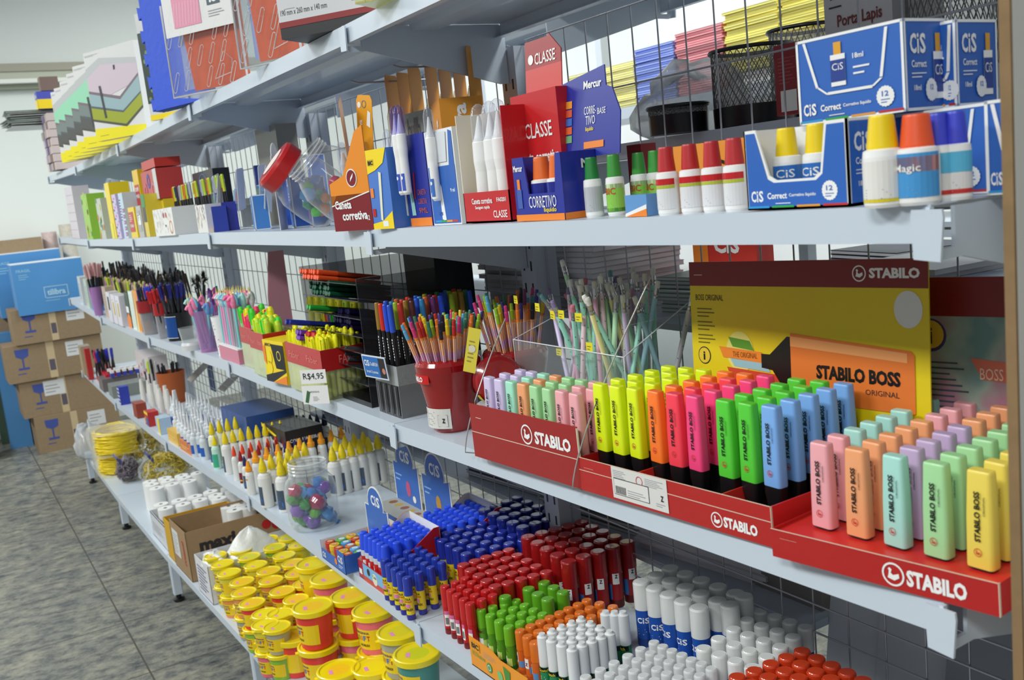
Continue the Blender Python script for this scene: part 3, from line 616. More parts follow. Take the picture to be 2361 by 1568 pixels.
# open display box with two bottles in it
t = thing('display_box', 'open blue and white correction fluid display with two yellow-capped bottles inside', 'box', (.014, .104, sz('A', .104)+.0005), (0, 0, 0)); w, d, h = .143, .075, .088
b = MB(); b.box(0, d, 0, w, 0, .003, WHITE); b.box(d-.002, d, 0, w, 0, h, WHITE); b.box(0, d, 0, .002, 0, h, WHITE); b.box(0, d, w-.002, w, 0, h, WHITE)
cut = [(0, 0), (w, 0), (w, h), (w-.018, h), (w-.035, h*.42), (w-.045, h*.36), (.045, h*.36), (.036, h*.42), (.028, h), (0, h)]
b.prism(cut, 0, .0022, WHITE, 'x'); b.build('tray', t)
m = MB(); fr = front(-.0002, w, 0)
m.poly(fr, [(.003, .003), (w-.003, .003), (w-.003, h*.33), (.003, h*.33)], CB); m.poly(fr, [(.003, h*.33), (.042, h*.33), (.033, h*.38), (.017, h*.96), (.003, h*.96)], CB); m.poly(fr, [(w-.003, h*.33), (w-.003, h*.96), (w-.025, h*.96), (w-.033, h*.40), (w-.042, h*.33)], CB)
corr_front(m, fr, side(0, -.0004, 0), w, d, h, True); m.build('print', t)
m = MB(); g = side(0, -.0003, 0); m.rect(g, .003, .003, d-.003, h-.003, CB, .0002); m.build('side_print', t)
# correction fluid bottles
def make_cb(k):
    """k: cap colour, cap h, r, total h, label colours (band list: z0,z1,rgb), text"""
    cap, r, H, bands, txt, mouth = k; t = thing('correction_fluid_bottle', 'bottle', 'bottle'); hc = H*.36; hb = H-hc
    b = MB(); b.lathe([(r*.92, 0), (r, .003), (r, hb*.86), (r*.96, hb*.97), (r*.75, hb)], WHITE, 20); f = cyl(0, 0, r, PI-1.1)
    for z0, z1, c in bands: b.rect(f, -.2*r, hb*z0, 2.9*r, hb*z1, mat(c, .35), .0004, 12)
    if txt: b.text(f, txt, .6*r, hb*.55, 1.3*r, hb*.17, WHITE if txt != 'BIC' else mat((200, 60, 30)), .01, 0, .0009)
    b.lines(f, .4*r, hb*.16, 1.9*r, hb*.36, 4, GREY, .0008); b.build('bottle', t)
    c = MB(); c.lathe([(r*.78, hb-.001), (r*.78, hb+.002), (r*.62, H-.002), (r*.58, H)], mat(cap, .4), 16); c.build('cap', t); return t
cb = Spawn(make_cb)
GB = ((60, 150, 60), .0135, .086, ((.12, .82, (140, 200, 80)), (.7, .84, (244, 240, 230)), (.1, .2, (60, 150, 60))), 'BIC', 0)
GB2 = ((36, 130, 60), .0135, .086, ((.15, .8, (236, 238, 236)), (.15, .8, (230, 232, 236))), '', 0)
RB_ = ((186, 40, 44), .0145, .085, ((.7, .84, (196, 30, 36)), (.62, .69, (180, 190, 60)), (.14, .6, (222, 222, 224))), '', 0)
CY = ((240, 208, 10), .016, .084, ((.18, .8, (40, 110, 190)),), 'CiS', 0)
YW = ((238, 206, 10), .0185, .086, ((.15, .8, (228, 226, 220)), (.1, .16, (220, 200, 30))), '', 1)
OW = ((232, 86, 40), .0195, .083, ((.14, .9, (70, 150, 210)), (.58, .84, (240, 140, 90))), 'Magic', 0)
BW = ((60, 70, 200), .0135, .082, ((.5, .86, (90, 180, 216)), (.2, .48, (222, 220, 218)), (.12, .2, (200, 50, 44))), '', 0)
MW = ((140, 22, 28), .013, .078, ((.1, .45, (120, 40, 60)), (.14, .4, (224, 222, 216))), '', 0)
for k, u, v, dx, lb in ((YW, 2021, 480, .012, 'white correction bottle with a yellow cap and round shoulders, right of the open blue display'), (OW, 2100, 474, .012, 'white correction bottle with an orange cap and blue label'),
    (BW, 2166, 464, .0, 'white correction bottle with a blue cap, left of the two blue-capped ones'), (BW, 2208, 460, .0, 'white correction bottle with a blue cap, right of the two blue-capped ones'), (MW, 2244, 446, 0, 'small white bottle with a dark red cap beside the end board'),
    (YW, 2062, 452, .02, 'yellow-capped bottle half hidden behind the orange-capped one')):
    q = on('A', u, v); cb(k, (q.x+dx, q.y, sz('A', q.y)), rr.uniform(-.3, .3)+(.5 if k is YW else 0), lb)
for i, (u, v) in enumerate(((1701, 489), (1650, 491), (1599, 494), (1545, 498))):
    q = on('A', u, v-3); cb(RB_, (q.x, q.y, sz('A', q.y)), rr.uniform(-.4, .4), ['rightmost', 'third from the left', 'second from the left', 'leftmost'][i]+' red-capped correction bottle of the row of four', 'red-capped correction bottles')
for i, (u, v, k) in enumerate(((1503, 490, GB), (1466, 492, GB), (1424, 499, GB), (1373, 503, GB2))):
    q = on('A', u, v-3); cb(k, (q.x+(.012 if i < 2 else 0), q.y, sz('A', q.y)), rr.uniform(-.3, .3), ['rightmost green-capped correction bottle, behind the blue wedge', 'third green-capped correction bottle from the left', 'second green-capped correction bottle from the left, label showing', 'leftmost green-capped correction bottle, barcode showing'][i], 'green-capped correction bottles')
for i, y in enumerate((.175, .218)): cb(CY, (.05, y, sz('A', y)+.0045), .4*i, ['right', 'left'][i]+' yellow-capped correction bottle inside the open blue display', 'yellow-capped bottles in the open display')
box_thing('correction_fluid_box', 'small blue, white and orange wedge of carton in front of the green-capped bottles', 'box', 'A', .012, .425, .045, .02, .028, (96, 150, 206), 0, None, 0, lambda m, f, s_, w, d, h: (m.poly(f, [(0, 0), (w, 0), (w, h*.35)], ORG, .0006), m.poly(f, [(0, 0), (w, h*.35), (w, h*.55), (0, .004)], WHITE, .0005)))
box_thing('pen_carton', 'orange and yellow carton peeping over the red-capped bottles', 'box', 'A', .11, .30, .18, .05, .086, (226, 140, 40), 0, None, 0, lambda m, f, s_, w, d, h: m.text(f, 'BIC', w*.35, h*.5, w*.2, h*.22, BLACK, .05), None, None, (220, 190, 30))
# blue and orange corretivo display with header
def merc(m, f, s_, w, d, h):
    m.text(f, 'Mercur', w*.02, h*.78, w*.2, h*.1, WHITE, .03); m.rect(f, w*.06, h*.2, w*.16, h*.5, mat((60, 90, 170)), .0007); m.rect(f, w*.08, h*.5, w*.14, h*.66, ORG, .0007); m.text(f, 'CORRETIVO', w*.3, h*.2, w*.56, h*.18, WHITE, .0); m.text(f, 'liquido', w*.6, h*.11, w*.25, h*.09, YL); m.rect(f, 0, 0, w, h*.1, ORG, .0006); m.rect(s_, 0, 0, d, h*.1, ORG, .0006)
    m.text(s_, 'Mercur', d*.5, h*.74, d*.9, h*.13, WHITE, .03) if 0 else m.text(s_, 'Me', d*.55, h*.74, d*.4, h*.14, WHITE, .03)
t = thing('display_box', 'dark blue correction fluid display with a tall header card and orange foot', 'display box', (.02, .625, sz('A', .65)+.0005), (0, 0, 0)); w, d, h = .135, .065, .098
b = MB(); nb = mat((30, 44, 150), .4, coat=.2); b.prism([(0, 0), (w, 0), (w, h), (w*.76, h), (w*.7, h*.42), (w*.16, h*.42), (w*.1, h), (0, h)], 0, .0022, nb, 'x'); b.box(0.002, d, 0, .002, 0, h, nb); b.box(.002, d, w-.002, w, 0, h, nb); b.box(d-.002, d, 0, w, 0, h, nb); b.box(0, d, 0, w, 0, .002, nb); b.build('tray', t)
m = MB(); fr = front(-.0004, w, 0); merc(m, fr, side(0, -.0004, 0), w, d, h); m.build('print', t)
m = MB(); m.prism([(0, 0), (.15, 0), (.15, .03), (.15, .115), (.04, .13), (.035, .1), (.02, .095), (.0, .06)], 0, .002, nb, 'x'); f = front(-.0004, .15, 0); m.text(f, 'Mercur', .06, .1, .045, .012, WHITE, .03); m.text(f, 'CORRE-', .062, .062, .03, .012, WHITE, 0); m.text(f, 'TIVO', .066, .047, .024, .013, WHITE, 0); m.text(f, 'liquido', .066, .036, .02, .008, YL)
for k, c in enumerate(((230, 150, 50), (210, 90, 60), (60, 110, 190), (220, 100, 50), (110, 170, 120))): m.rect(f, .006, .076-k*.013, .03, .087-k*.013, mat(c), .0006)
m.text(f, 'BASE', .096, .06, .02, .009, WHITE, 0); m.rect(f, .062, .012, .112, .022, ORG, .0006); m.build('header_card', t, (d-.002, -.06, h-.01), (0, .12, 0))
MB_ = ((232, 110, 40), .019, .094, ((.0, .9, (34, 42, 140)),), '', 0)
for i, y in enumerate((.715, .67)): cb(MB_, (.045, y, sz('A', y)+.003), 0, ('left', 'right')[i]+' orange-capped dark blue bottle inside the corretivo display', 'orange-capped bottles in the dark blue display')
# white-windowed red display of correction pens + red header box
def make_cp(k):
    lab, cl = k; t = thing('correction_pen', 'pen', 'correction pen'); b = MB(); b.lathe([(.006, 0), (.0085, .004), (.0085, .07), (.0098, .085), (.0098, .112), (.0075, .118), (.006, .125), (.0015, .15)], WHITE, 14)
    f = cyl(0, 0, .0086, PI-.7); b.rect(f, -.002, .008, .013, .04, mat(lab, .4), .0004, 6); b.disc(f, .006, .032, .0035, WHITE, .0008, 10); b.build('barrel', t)
    c = MB(); c.lathe([(.0092, .112), (.0094, .15), (.007, .162), (.002, .167)], clear((225, 228, 236) if cl == 0 else (150, 140, 220), .12), 14); c.build('clear_cap', t); return t
cp = Spawn(make_cp)
t = thing('display_box', 'red and cream correction pen display with a tall window showing white pens', 'display box', (.03, .795, sz('A', .85)+.0005), (0, 0, 0)); w, d, h = .155, .05, .185
RD_ = mat((196, 28, 34), .35, coat=.2); b = MB(); b.box(0, d, 0, w, 0, .003, RD_); b.box(d-.002, d, 0, w, 0, h, CREAM); b.box(0, d, w-.002, w, 0, h, CREAM); b.box(0, d, 0, .002, 0, h, RD_); b.box(0, .002, 0, w, 0, .052, RD_); b.build('tray', t)
m = MB(); f = front(-.0004, w, 0); m.text(f, 'Caneta corretiva', .03, .032, .07, .01, WHITE, .02); m.text(f, 'Secagem rapida', .04, .022, .05, .007, WHITE); m.text(f, 'FA0201', .115, .034, .03, .007, WHITE); m.text(f, 'CLASSE', .1, .008, .045, .012, WHITE, .01); m.build('print', t)
for i, y in enumerate((.915, .875, .84)): big = cp(((190, 30, 40), 0), (.052, y, sz('A', y)+.004), (0, rr.uniform(-.03, .03), 0), ('left', 'middle', 'right')[i]+' white correction pen with a clear cap in the red and cream display', 'white correction pens in the red display'); big.scale = (1.5, 1.5, 1.18)
def classe(m, f, s_, w, d, h):
    m.disc(f, w*.2, h*.74, w*.08, WHITE, .0006, 12); m.poly(f, [(w*.08, h*.62), (w*.3, h*.6), (w*.26, h*.7), (w*.12, h*.7)], WHITE, .0006); m.text(f, 'CLASSE', w*.28, h*.64, w*.58, h*.12, WHITE, .01)
    m.text(f, 'Caneta corretiva', w*.03, h*.44, w*.94, h*.1, WHITE, .03); m.text(f, 'Secagem rapida', w*.32, h*.36, w*.5, h*.05, WHITE, .01); m.text(f, 'Ponta de metal', w*.1, h*.22, w*.6, h*.07, WHITE, 0)
t = box_thing('correction_pen_carton', 'bright red correction pen carton with its name in white and a header flap', 'box', 'A', .075, .70, .135, .03, .2, (196, 26, 32), 0, None, 0, classe)
m = MB(); m.box(0, .002, 0, .105, 0, .04, mat((206, 70, 66), .4)); m.prism([(.0, .04), (.105, .04), (.105, .085), (.035, .085), (.035, .09), (0, .06)], 0, .002, mat((160, 50, 50), .4), 'x'); f = front(-.0003, .105, 0); m.text(f, 'CLASSE', .03, .045, .06, .018, WHITE, .01); m.disc(f, .018, .055, .008, WHITE, .0006, 12); m.build('header_flap', t, (.026, .02, .2), (0, .08, 0))
box_thing('pen_carton', 'dark red carton edge showing right of the blue header card', 'box', 'A', .18, at(1474, 300, 0, .18).y, .035, .03, .10, (120, 20, 26))
# three pen displays: blue CiS, dark blue, yellow/blue
def cisp(m, f, s_, w, d, h):
    m.rect(f, .003, .003, w-.003, h*.62, CB, .0005); m.poly(f, [(w*.78, h*.62), (w-.004, h*.62), (w-.004, h*.96), (w*.86, h*.98)], CB, .0005); cis(m, f, w*.03, h*.28, w*.22, h*.08); m.poly(f, [(w*.36, h*.06), (w*.5, h*.04), (w*.44, h*.4), (w*.36, h*.52)], WHITE, .0009); m.text(f, 'CiS', w*.4, h*.1, w*.06, h*.1, CB, .03, 1, .0014); m.text(f, '9 ml', w*.74, h*.34, w*.15, h*.04, WHITE)
    for k, c in enumerate(((40, 150, 210), (40, 160, 70), (220, 150, 50), (190, 60, 40))): m.rect(f, w*(.1+.2*k), .005, w*(.3+.2*k), .0085, mat(c), .0009)
    m.poly(f, [(w*.1, h*.97), (w*.2, h*.66), (w*.72, h*.66), (w*.78, h*.97)], mat((214, 218, 224)), .0012)
box_thing('correction_pen_box', 'sky blue and white correction pen box with a window, left of the red one', 'box', 'A', .03, .965, .11, .04, .17, (232, 234, 236), 0, None, 0, cisp)
cp(((60, 110, 190), 0), (.022, 1.035, sz('A', 1.03)+.045), (0, 0, 0), 'correction pen in the window of the sky blue box')
def merc2(m, f, s_, w, d, h):
    m.rect(f, 0, 0, w, h*.09, ORG, .0006); m.poly(f, [(w*.12, h*.12), (w*.3, h*.12), (w*.2, h*.6), (w*.08, h*.6)], mat((150, 200, 190)), .0006); m.poly(f, [(w*.3, h*.3), (w*.36, h*.3), (w*.42, h*.58), (w*.36, h*.6)], RED, .0006)
    for k, q in enumerate(('CANETA', 'CORRETIVA', '9ML')): m.text(f, q, w*.46, h*(.34-.1*k), w*.4, h*.06, mat((190, 90, 60)), 0)
box_thing('correction_pen_box', 'dark blue pen box with an orange foot and two pens on its blister', 'box', 'A', .03, 1.08, .092, .04, .172, (36, 48, 150), 0, None, 0, merc2)
for i in range(2): cp(((60, 90, 190), 1), (.012, 1.135+.02*i, sz('A', 1.13)+.062), (0, 0, 0), ('right', 'left')[i]+' violet-capped correction pen taped on the dark blue box', 'violet-capped pens on the dark blue box')
def bicp(m, f, s_, w, d, h):
    m.poly(f, [(0, h), (w, h), (w*.8, h*.82), (w*.4, h*.74), (0, h*.7)], YL, .0006); m.rect(f, w*.06, h*.8, w*.36, h*.88, mat((200, 170, 20)), .0009); m.text(f, 'BIC', w*.09, h*.81, w*.24, h*.055, BLACK, .05, 0, .0012)
    m.poly(f, [(0, 0), (w, 0), (w, h*.22), (w*.5, h*.1), (0, h*.07)], YL, .0006); m.poly(f, [(w*.42, h*.12), (w*.52, h*.1), (w*.66, h*.7), (w*.54, h*.72)], mat((226, 226, 200)), .0009); m.rect(f, w*.05, h*.4, w*.2, h*.52, ORG, .0008); m.rect(f, w*.05, h*.16, w*.2, h*.26, RED, .0008); m.rect(f, w*.5, h*.03, w*.75, h*.1, WHITE, .0009)
box_thing('correction_pen_box', 'yellow and blue pen box with a slanted top at the shelf joint', 'box', 'A', -.004, 1.178, .078, .04, .155, (70, 120, 200), .12, None, 0, bicp)
for i in range(3): cp(((60, 110, 190), 0), (.028, 1.19+.022*i, sz('A', 1.2)+.018+.004*i), (0, 0, 0), ('right', 'middle', 'left')[i]+' clear-capped pen standing behind the yellow and blue box', 'pens behind the yellow and blue box')
# orange caneta corretiva display with blisters
t = thing('display_box', 'orange and maroon correction pen display leaning left, blister packs inside', 'display box', (.0, 1.29, sz('A', 1.3)), (0, 0, .22)); w, h = .14, .235
b = MB(); om = mat((232, 140, 30), .4, coat=.2); mm = mat((126, 22, 30), .4, coat=.2); f = front(0, w, 0)
b.box(0, .04, 0, w, 0, .075, mm); b.prism([(0, .075), (w, .052), (w, .1), (w*.62, .115), (w*.2, .2), (0, .21)], 0, .0022, om, 'x'); b.box(.038, .04, 0, w, 0, .15, om); b.build('tray', t)
m = MB(); f = front(-.0004, w, 0); m.poly(f, [(0, .052), (w, .076), (w, .0785), (0, .0545)], WHITE, .0006); m.text(f, 'Caneta', .012, .046, .06, .018, WHITE, .03); m.text(f, 'corretiva', .035, .022, .09, .018, WHITE, .03); m.disc(f, w*.6, .108, .019, WHITE, .0006); m.disc(f, w*.6, .108, .0165, mm, .001); m.poly(f, [(w*.56, .1), (w*.64, .11), (w*.66, .118), (w*.58, .108)], WHITE, .0014); m.text(f, '12', w-.016, .02, .008, .01, WHITE); m.build('print', t)
def blister(label, loc, rot, big=1.):
    t = thing('blister_pack', label, 'blister pack', loc, rot, 'orange blister packs in the leaning display'); m = MB(); m.prism([(0, 0), (.055, 0), (.055, .2), (.048, .21), (.007, .21), (0, .2)], 0, .001, mat((230, 160, 40), .4, coat=.2), 'x'); f = front(-.0002, .055, 0)
    m.ring(f, .027, .192, .008, .002, mat((120, 130, 120))); m.disc(f, .01, .19, .006, WHITE); m.text(f, 'corretiva', .02, .11, .05, .012, WHITE, .03, 1); m.poly(f, [(.035, .15), (.048, .145), (.05, .175), (.04, .18)], WHITE, .0006); m.build('card', t)
    m = MB(); m.lathe([(.008, .01), (.0115, .02), (.0115, .1), (.007, .12)], clear((210, 215, 230), .12), 14, -.012, .028); m.build('bubble', t)
    m = MB(); m.lathe([(.006, .014), (.008, .02), (.008, .075), (.003, .1)], WHITE, 12, -.012, .028); m.build('pen', t); return t
blister('orange blister pack with a white pen, right of the leaning display', (.03, 1.335, sz('A', 1.34)+.06), (.15, 0, .2))
blister('orange blister pack with a white pen, left and tilted in the leaning display', (.01, 1.40, sz('A', 1.4)+.06), (.32, 0, -.5))
# behind them: large orange carton, grey panel card, hanging orange cards
box_thing('correction_pen_carton', 'large plain orange carton standing behind the pen boxes', 'box', 'A', .17, 1.27, .15, .09, .25, (226, 148, 34), -.35, None, 0, lambda m, f, s_, w, d, h: (m.text(f, 'corretiva', w*.7, h*.25, h*.6, w*.2, WHITE, .03, 1), m.text(s_, 'corretiva', d*.62, h*.2, h*.75, d*.3, WHITE, .03, 1)))
box_thing('pen_carton', 'grey and white carton with a black and yellow picture behind the pens', 'box', 'A', .25, 1.40, .22, .05, .25, (120, 122, 118), 0, None, 0, lambda m, f, s_, w, d, h: (m.rect(f, 0, 0, w, h*.45, mat((206, 206, 200)), .0005), m.rect(f, w*.55, h*.45, w*.95, h*.88, DARK, .0006), m.poly(f, [(w*.6, h*.74), (w*.75, h*.84), (w*.82, h*.72)], ORG, .001), m.text(f, 'bullh', w*.1, h*.75, w*.3, h*.2, mat((60, 20, 30)), 0, 0, .001)))
for i in range(10):
    y = 1.72-.045*i-(.02 if i > 3 else 0)
    t = thing('blister_pack', 'orange blister card hanging from the mesh hooks, number %s from the left' % ['one', 'two', 'three', 'four', 'five', 'six', 'seven', 'eight', 'nine', 'ten'][i], 'blister pack', (.26+.012*(i % 3), y, 1.815), (0, 0, -.95), 'orange blister cards hanging on hooks')
    m = MB(); m.prism([(0, 0), (.06, 0), (.06, .195), (.055, .2), (.005, .2), (0, .195)], 0, .001, mat((214, 140, 30), .4), 'x'); f = front(-.0002, .06, 0); m.rect(f, .022, .178, .044, .186, DARK, .0004); m.text(f, 'va', .02, .11, .03, .02, WHITE, .04, 1); m.poly(f, [(.0, .0), (.06, 0), (.06, .06), (.03, .03)], mat((120, 20, 30)), .0004); m.build('card', t)
    m = MB(); m.lathe([(.007, .02), (.01, .03), (.01, .1), (.005, .12)], clear((210, 190, 150), .12), 10, -.011, .03); m.build('bubble', t)
for i, y in enumerate((1.72, 1.47)):
    m = MB(); m.tube([(.4, y, 2.0), (.2, y+.02, 2.0), (.18, y+.022, 2.006)], .0025, WIRE); tag(m.build('mesh_hook'), 'wire display hook on the mesh holding the orange cards, the %s one' % ('left', 'right')[i], 'hook')
# plastic jars tipped together
def jar(label, loc, rot, lid, s=1., bits=14, seed=1, ring_=False):
    t = thing('plastic_jar', label, 'jar', loc, rot); m = MB(); P = [(.0, .001), (.05, 0), (.064, .012), (.068, .05), (.066, .1), (.055, .125), (.048, .135), (.048, .16)]
    m.lathe([(r*s, z*s) for r, z in P], clear((238, 240, 240), .1), 28, cap=False)
    if not lid:
        for k in range(3): m.lathe([(.0485*s, (.14+k*.007)*s), (.0505*s, (.142+k*.007)*s), (.0485*s, (.144+k*.007)*s)], clear((238, 240, 240), .3), 28, cap=False)
    m.build('body', t)
    if lid:
        m = MB(); m.lathe([(.056*s, .135*s), (.058*s, .138*s), (.058*s, .165*s), (.054*s, .172*s), (.044*s, .174*s), (.0, .172*s)], mat(lid, .25, coat=.4), 28); m.lathe([(.034*s, .1745*s), (.0, .1745*s)], mat((232, 224, 214), .5), 20, cap=False); m.build('lid', t)
    R = random.Random(seed); pal = [(80, 190, 60), (130, 90, 180), (60, 140, 200), (190, 50, 90), (210, 120, 50), (200, 200, 210), (60, 160, 120), (60, 110, 190)]
    for i in range(bits):
        m = MB(); a = R.uniform(0, 6.28); rd = R.uniform(0, .04)*s; z = R.uniform(.018, .085)*s; w_ = R.uniform(.012, .02)*s
        m.lathe([(0, -w_*.8), (w_*.8, -w_*.4), (w_, 0), (w_*.7, w_*.5), (0, w_*.8)], mat(pal[R.randrange(8)], .25, coat=.5), 7); m.build('sweet', t, (rd*math.cos(a), rd*math.sin(a), z), (R.uniform(0, 3), R.uniform(0, 3), 0))
    return t
jar('clear jar with a red screw lid, tipped back over small toys', (.15, 1.86, sz('A', 1.8)+.045), (.15, -.85, -.35), (196, 30, 34), 1.15, 12, 3)
jar('open clear jar lying tilted beside the red-lidded one', (.12, 1.60, sz('A', 1.6)+.045), (.15, -.8, -.35), None, 1.15, 12, 8)
def bluecard(label, s, u, v, hgt, wd=.09, arch=True, rz=-.5, x=.0, txt='CiS', name='cis'):
    q = on(s, u, v); t = thing('display_card', label, 'display card', (q.x+x, q.y, sz(s, q.y)), (0, 0, rz)); m = MB(); P = [(-wd/2, 0), (wd/2, 0), (wd/2, hgt*.78)]
    if arch: P += [(wd*.42*math.cos(a*PI/8), hgt*.78+wd*.42*math.sin(a*PI/8)) for a in range(9)]
    P += [(-wd/2, hgt*.78)]
    m.prism(P, 0, .002, mat((226, 230, 234), .5), 'x'); f = front(-.0003, 0, 0); P2 = [(-a*.93, b*.985) for a, b in P]; m.poly(f, P2, CB, .0003)
    if txt: cis(m, f, -wd*.28, hgt*.76, wd*.56, wd*.3)
    m.build('card', t); return t
bluecard('rounded blue and white display card standing behind the red-lidded jar', 'A', 655, 529, .25, .085, True, -.55)
bluecard('blue and white card with a green pencil picture, left of the orange blisters', 'A', 770, 528, .29, .07, True, -.5, .12)
# blue sharpener boxes and cards further along the second shelf
for i, (u, v, h_, w_, c, lb) in enumerate(((680, 529, .13, .1, BL, 'blue carton with a pink picture behind the jars'), (640, 531, .15, .1, BL, 'blue carton with a dark picture left of the jars'), (590, 532, .1, .12, (66, 130, 200), 'pale blue box of sharpeners with a clear bubble'), (610, 530, .2, .09, (50, 110, 200), 'light blue hanging card behind the sharpener box'), (545, 533, .22, .1, (40, 80, 170), 'tall dark blue card stack behind the marker box'), (520, 533, .09, .1, (40, 50, 150), 'small dark blue box with magenta and black markers'), (495, 536, .08, .09, (40, 60, 160), 'small dark blue box with an orange foot'), (500, 533, .21, .08, (36, 60, 140), 'dark blue card at the left of the card group'))):
    q = on('A', u, v)
    def deco(m, f, s_, w, d, h, c=c, i=i):
        cis(m, f, w*.1, h*.75, w*.4, min(h*.14, .02)); m.lines(f, w*.1, h*.5, w*.7, h*.66, 3, mat((190, 206, 230)))
        if i == 0: m.poly(f, [(w*.5, h*.12), (w*.8, h*.2), (w*.75, h*.5), (w*.55, h*.45)], mat((220, 120, 180)), .0008)
        if i == 1: m.disc(f, w*.5, h*.35, w*.16, DARK, .0008)
        if i in (5, 6): m.rect(f, 0, 0, w, h*.14, ORG, .0008)
        if i == 5: m.rect(f, w*.1, h*.6, w*.45, h*1.0, mat((190, 40, 130)), .001); m.rect(f, w*.52, h*.6, w*.9, h*1.0, BLACK, .001); m.rect(f, w*.1, h*.4, w*.9, h*.6, WHITE, .001)
        for k, cc in enumerate(((40, 150, 210), (40, 160, 70), (220, 150, 50), (190, 60, 40))): m.rect(f, w*(.2*k+.1), .002, w*(.2*k+.3), .005, mat(cc), .0009)
    box_thing('stationery_carton', lb, 'box', 'A', q.x+(.05 if i in (0, 1) else .16 if h_ > .18 else 0), q.y, w_, .045, h_, c, -.25, None, 0, deco, (222, 228, 234) if i < 4 else None)
R5 = random.Random(21)
for i in range(6):
    y = 2.2+.13*i; t = thing('blister_pack', 'dark blue sharpener card leaning in the group, %s from the right' % ['first', 'second', 'third', 'fourth', 'fifth', 'sixth'][i], 'blister pack', (.06+.03*(i % 2), y, sz('A', y)+.06), (R5.uniform(-.3, .3), .1, -.6), 'dark blue sharpener cards')
    m = MB(); m.prism([(0, 0), (.07, 0), (.07, .12), (.064, .126), (.006, .126), (0, .12)], 0, .0012, mat((236, 238, 240), .5), 'x'); f = front(-.0004, .07, 0); m.rect(f, .002, .002, .068, .124, CB, .0003); m.rect(f, .026, .104, .044, .114, WHITE, .0006); cis(m, f, .012, .08, .03, .016); m.build('card', t)
    m = MB(); m.box(-.016, -.0005, .02, .05, .02, .065, clear((190, 220, 235), .2)); m.build('bubble', t); m = MB(); m.box(-.013, -.001, .025, .045, .025, .055, mat(((40, 44, 60), (150, 170, 40), (220, 90, 50), (180, 200, 220))[i % 4])); m.build('sharpener', t)

# ------------------------------------------------------------------ third shelf, far half
def cup_of(name, label, s, x, y, r0, r1, h, m_, n=20, dz=0.):
    t = thing(name, label, 'pen cup', (x, y, sz(s, y)+dz+.0005)); b = MB(); b.lathe([(r0, 0), (r1, h), (r1*.94, h), (r0*.94, .003), (.0, .003)], m_, n); b.build('cup', t); return t
# clear bins with red bands, full of yellow highlighters
def band_bin(label, x, y, w, d, h, band0, txt=True, rz=0.):
    t = thing('marker_bin', label, 'bin', (x, y, sz('B', y)+.0005), (slope('B', y), 0, rz)); c = clear((226, 232, 200), .16); m = MB()
    m.box(0, .0015, 0, w, 0, h, c); m.box(0, d, 0, .0015, 0, h, c); m.box(0, d, w-.0015, w, 0, h, c); m.box(d-.0015, d, 0, w, 0, h, c); m.box(0, d, 0, w, 0, .002, c); m.build('shell', t)
    r = mat((186, 28, 30), .35, coat=.2); m = MB(); m.box(-.001, .0, -.001, w+.001, band0, h, r); m.box(-.001, d, -.001, .0, band0, h, r); m.box(-.001, d, w, w+.001, band0, h, r)
    f = front(-.0012, w, 0); g = side(0, -.0012, 0); pk = mat((226, 130, 120))
    m.text(f, 'Faber', w*.1, band0+(h-band0)*.3, w*.3, (h-band0)*.3, pk, 0); m.text(f, 'Faber', w*.6, band0+(h-band0)*.3, w*.3, (h-band0)*.3, pk, 0); m.text(g, 'FABER', d*.4, band0+(h-band0)*.25, d*.5, (h-band0)*.4, pk, 0); m.build('red_band', t); return t
MK = {'yellow': (240, 236, 30), 'lime': (200, 232, 60), 'green': (70, 220, 60), 'pink': (246, 60, 110), 'orange': (236, 120, 60), 'lilac': (150, 120, 190), 'blue': (110, 176, 220), 'teal': (60, 150, 130)}
def make_mk(k):
    k, fat = k; t = thing('slim_highlighter', 'marker', 'highlighter'); r = .0062*(1.5 if fat else 1); m = MB(); m.lathe([(r*.8, 0), (r, .005), (r, .105)], mat(tuple(int(c*.5+255*.5*.9) for c in MK[k]), .35), 10); m.build('barrel', t)
    m = MB(); m.lathe([(r*1.05, .1), (r*1.05, .138), (r*.75, .148), (r*.3, .15)], mat(MK[k], .4), 10); m.box(-r*1.05-.002, -r*.9, -.0018, .0018, .112, .146, mat(MK[k], .4)); m.build('cap', t); return t
mk = Spawn(make_mk)
band_bin('clear bin with a deep red band, packed with yellow highlighters', -.012, 1.68, .27, .11, .125, .072)
for i in range(19):
    for j in range(7):
        x = .002+j*.0138+(i % 2)*.005; y = 1.693+i*.0137
        mk(('yellow', 0), (x, y, sz('B', y)+.004+rr.uniform(-.002, .006)+(.012 if rr.random() < .1 else 0)), (rr.uniform(-.05, .05), rr.uniform(-.05, .05), rr.uniform(-1, 1)), 'yellow slim highlighter in the bin with the R$4,95 tag', 'yellow highlighters in the red-banded bin')
for i in range(13):
    k = ('blue', 'lilac', 'lilac', 'orange', 'teal', 'yellow', 'green')[i % 7]; y = 1.80+i*.0115
    mk((k, 0), (.118+(i % 2)*.014, y+.03, sz('B', y)+.035), (-.1, 0, 0), '%s highlighter standing behind the yellow ones' % k, 'mixed highlighters behind the yellow ones')
m = MB(); f = front(-.0003, .045, 0); m.box(0, .0004, 0, .068, 0, .034, WHITE); f = front(-.0003, .068, 0); m.text(f, 'R$4,95', .007, .009, .054, .017, BLACK, 0); q = on('B', 766, 868); tag(m.build('price_tag', None, (-.016, 1.652, sz('B', 1.7)+.05), (0, 0, .75)), 'white handwritten price tag R$4,95 on the yellow highlighter bin', 'price tag')
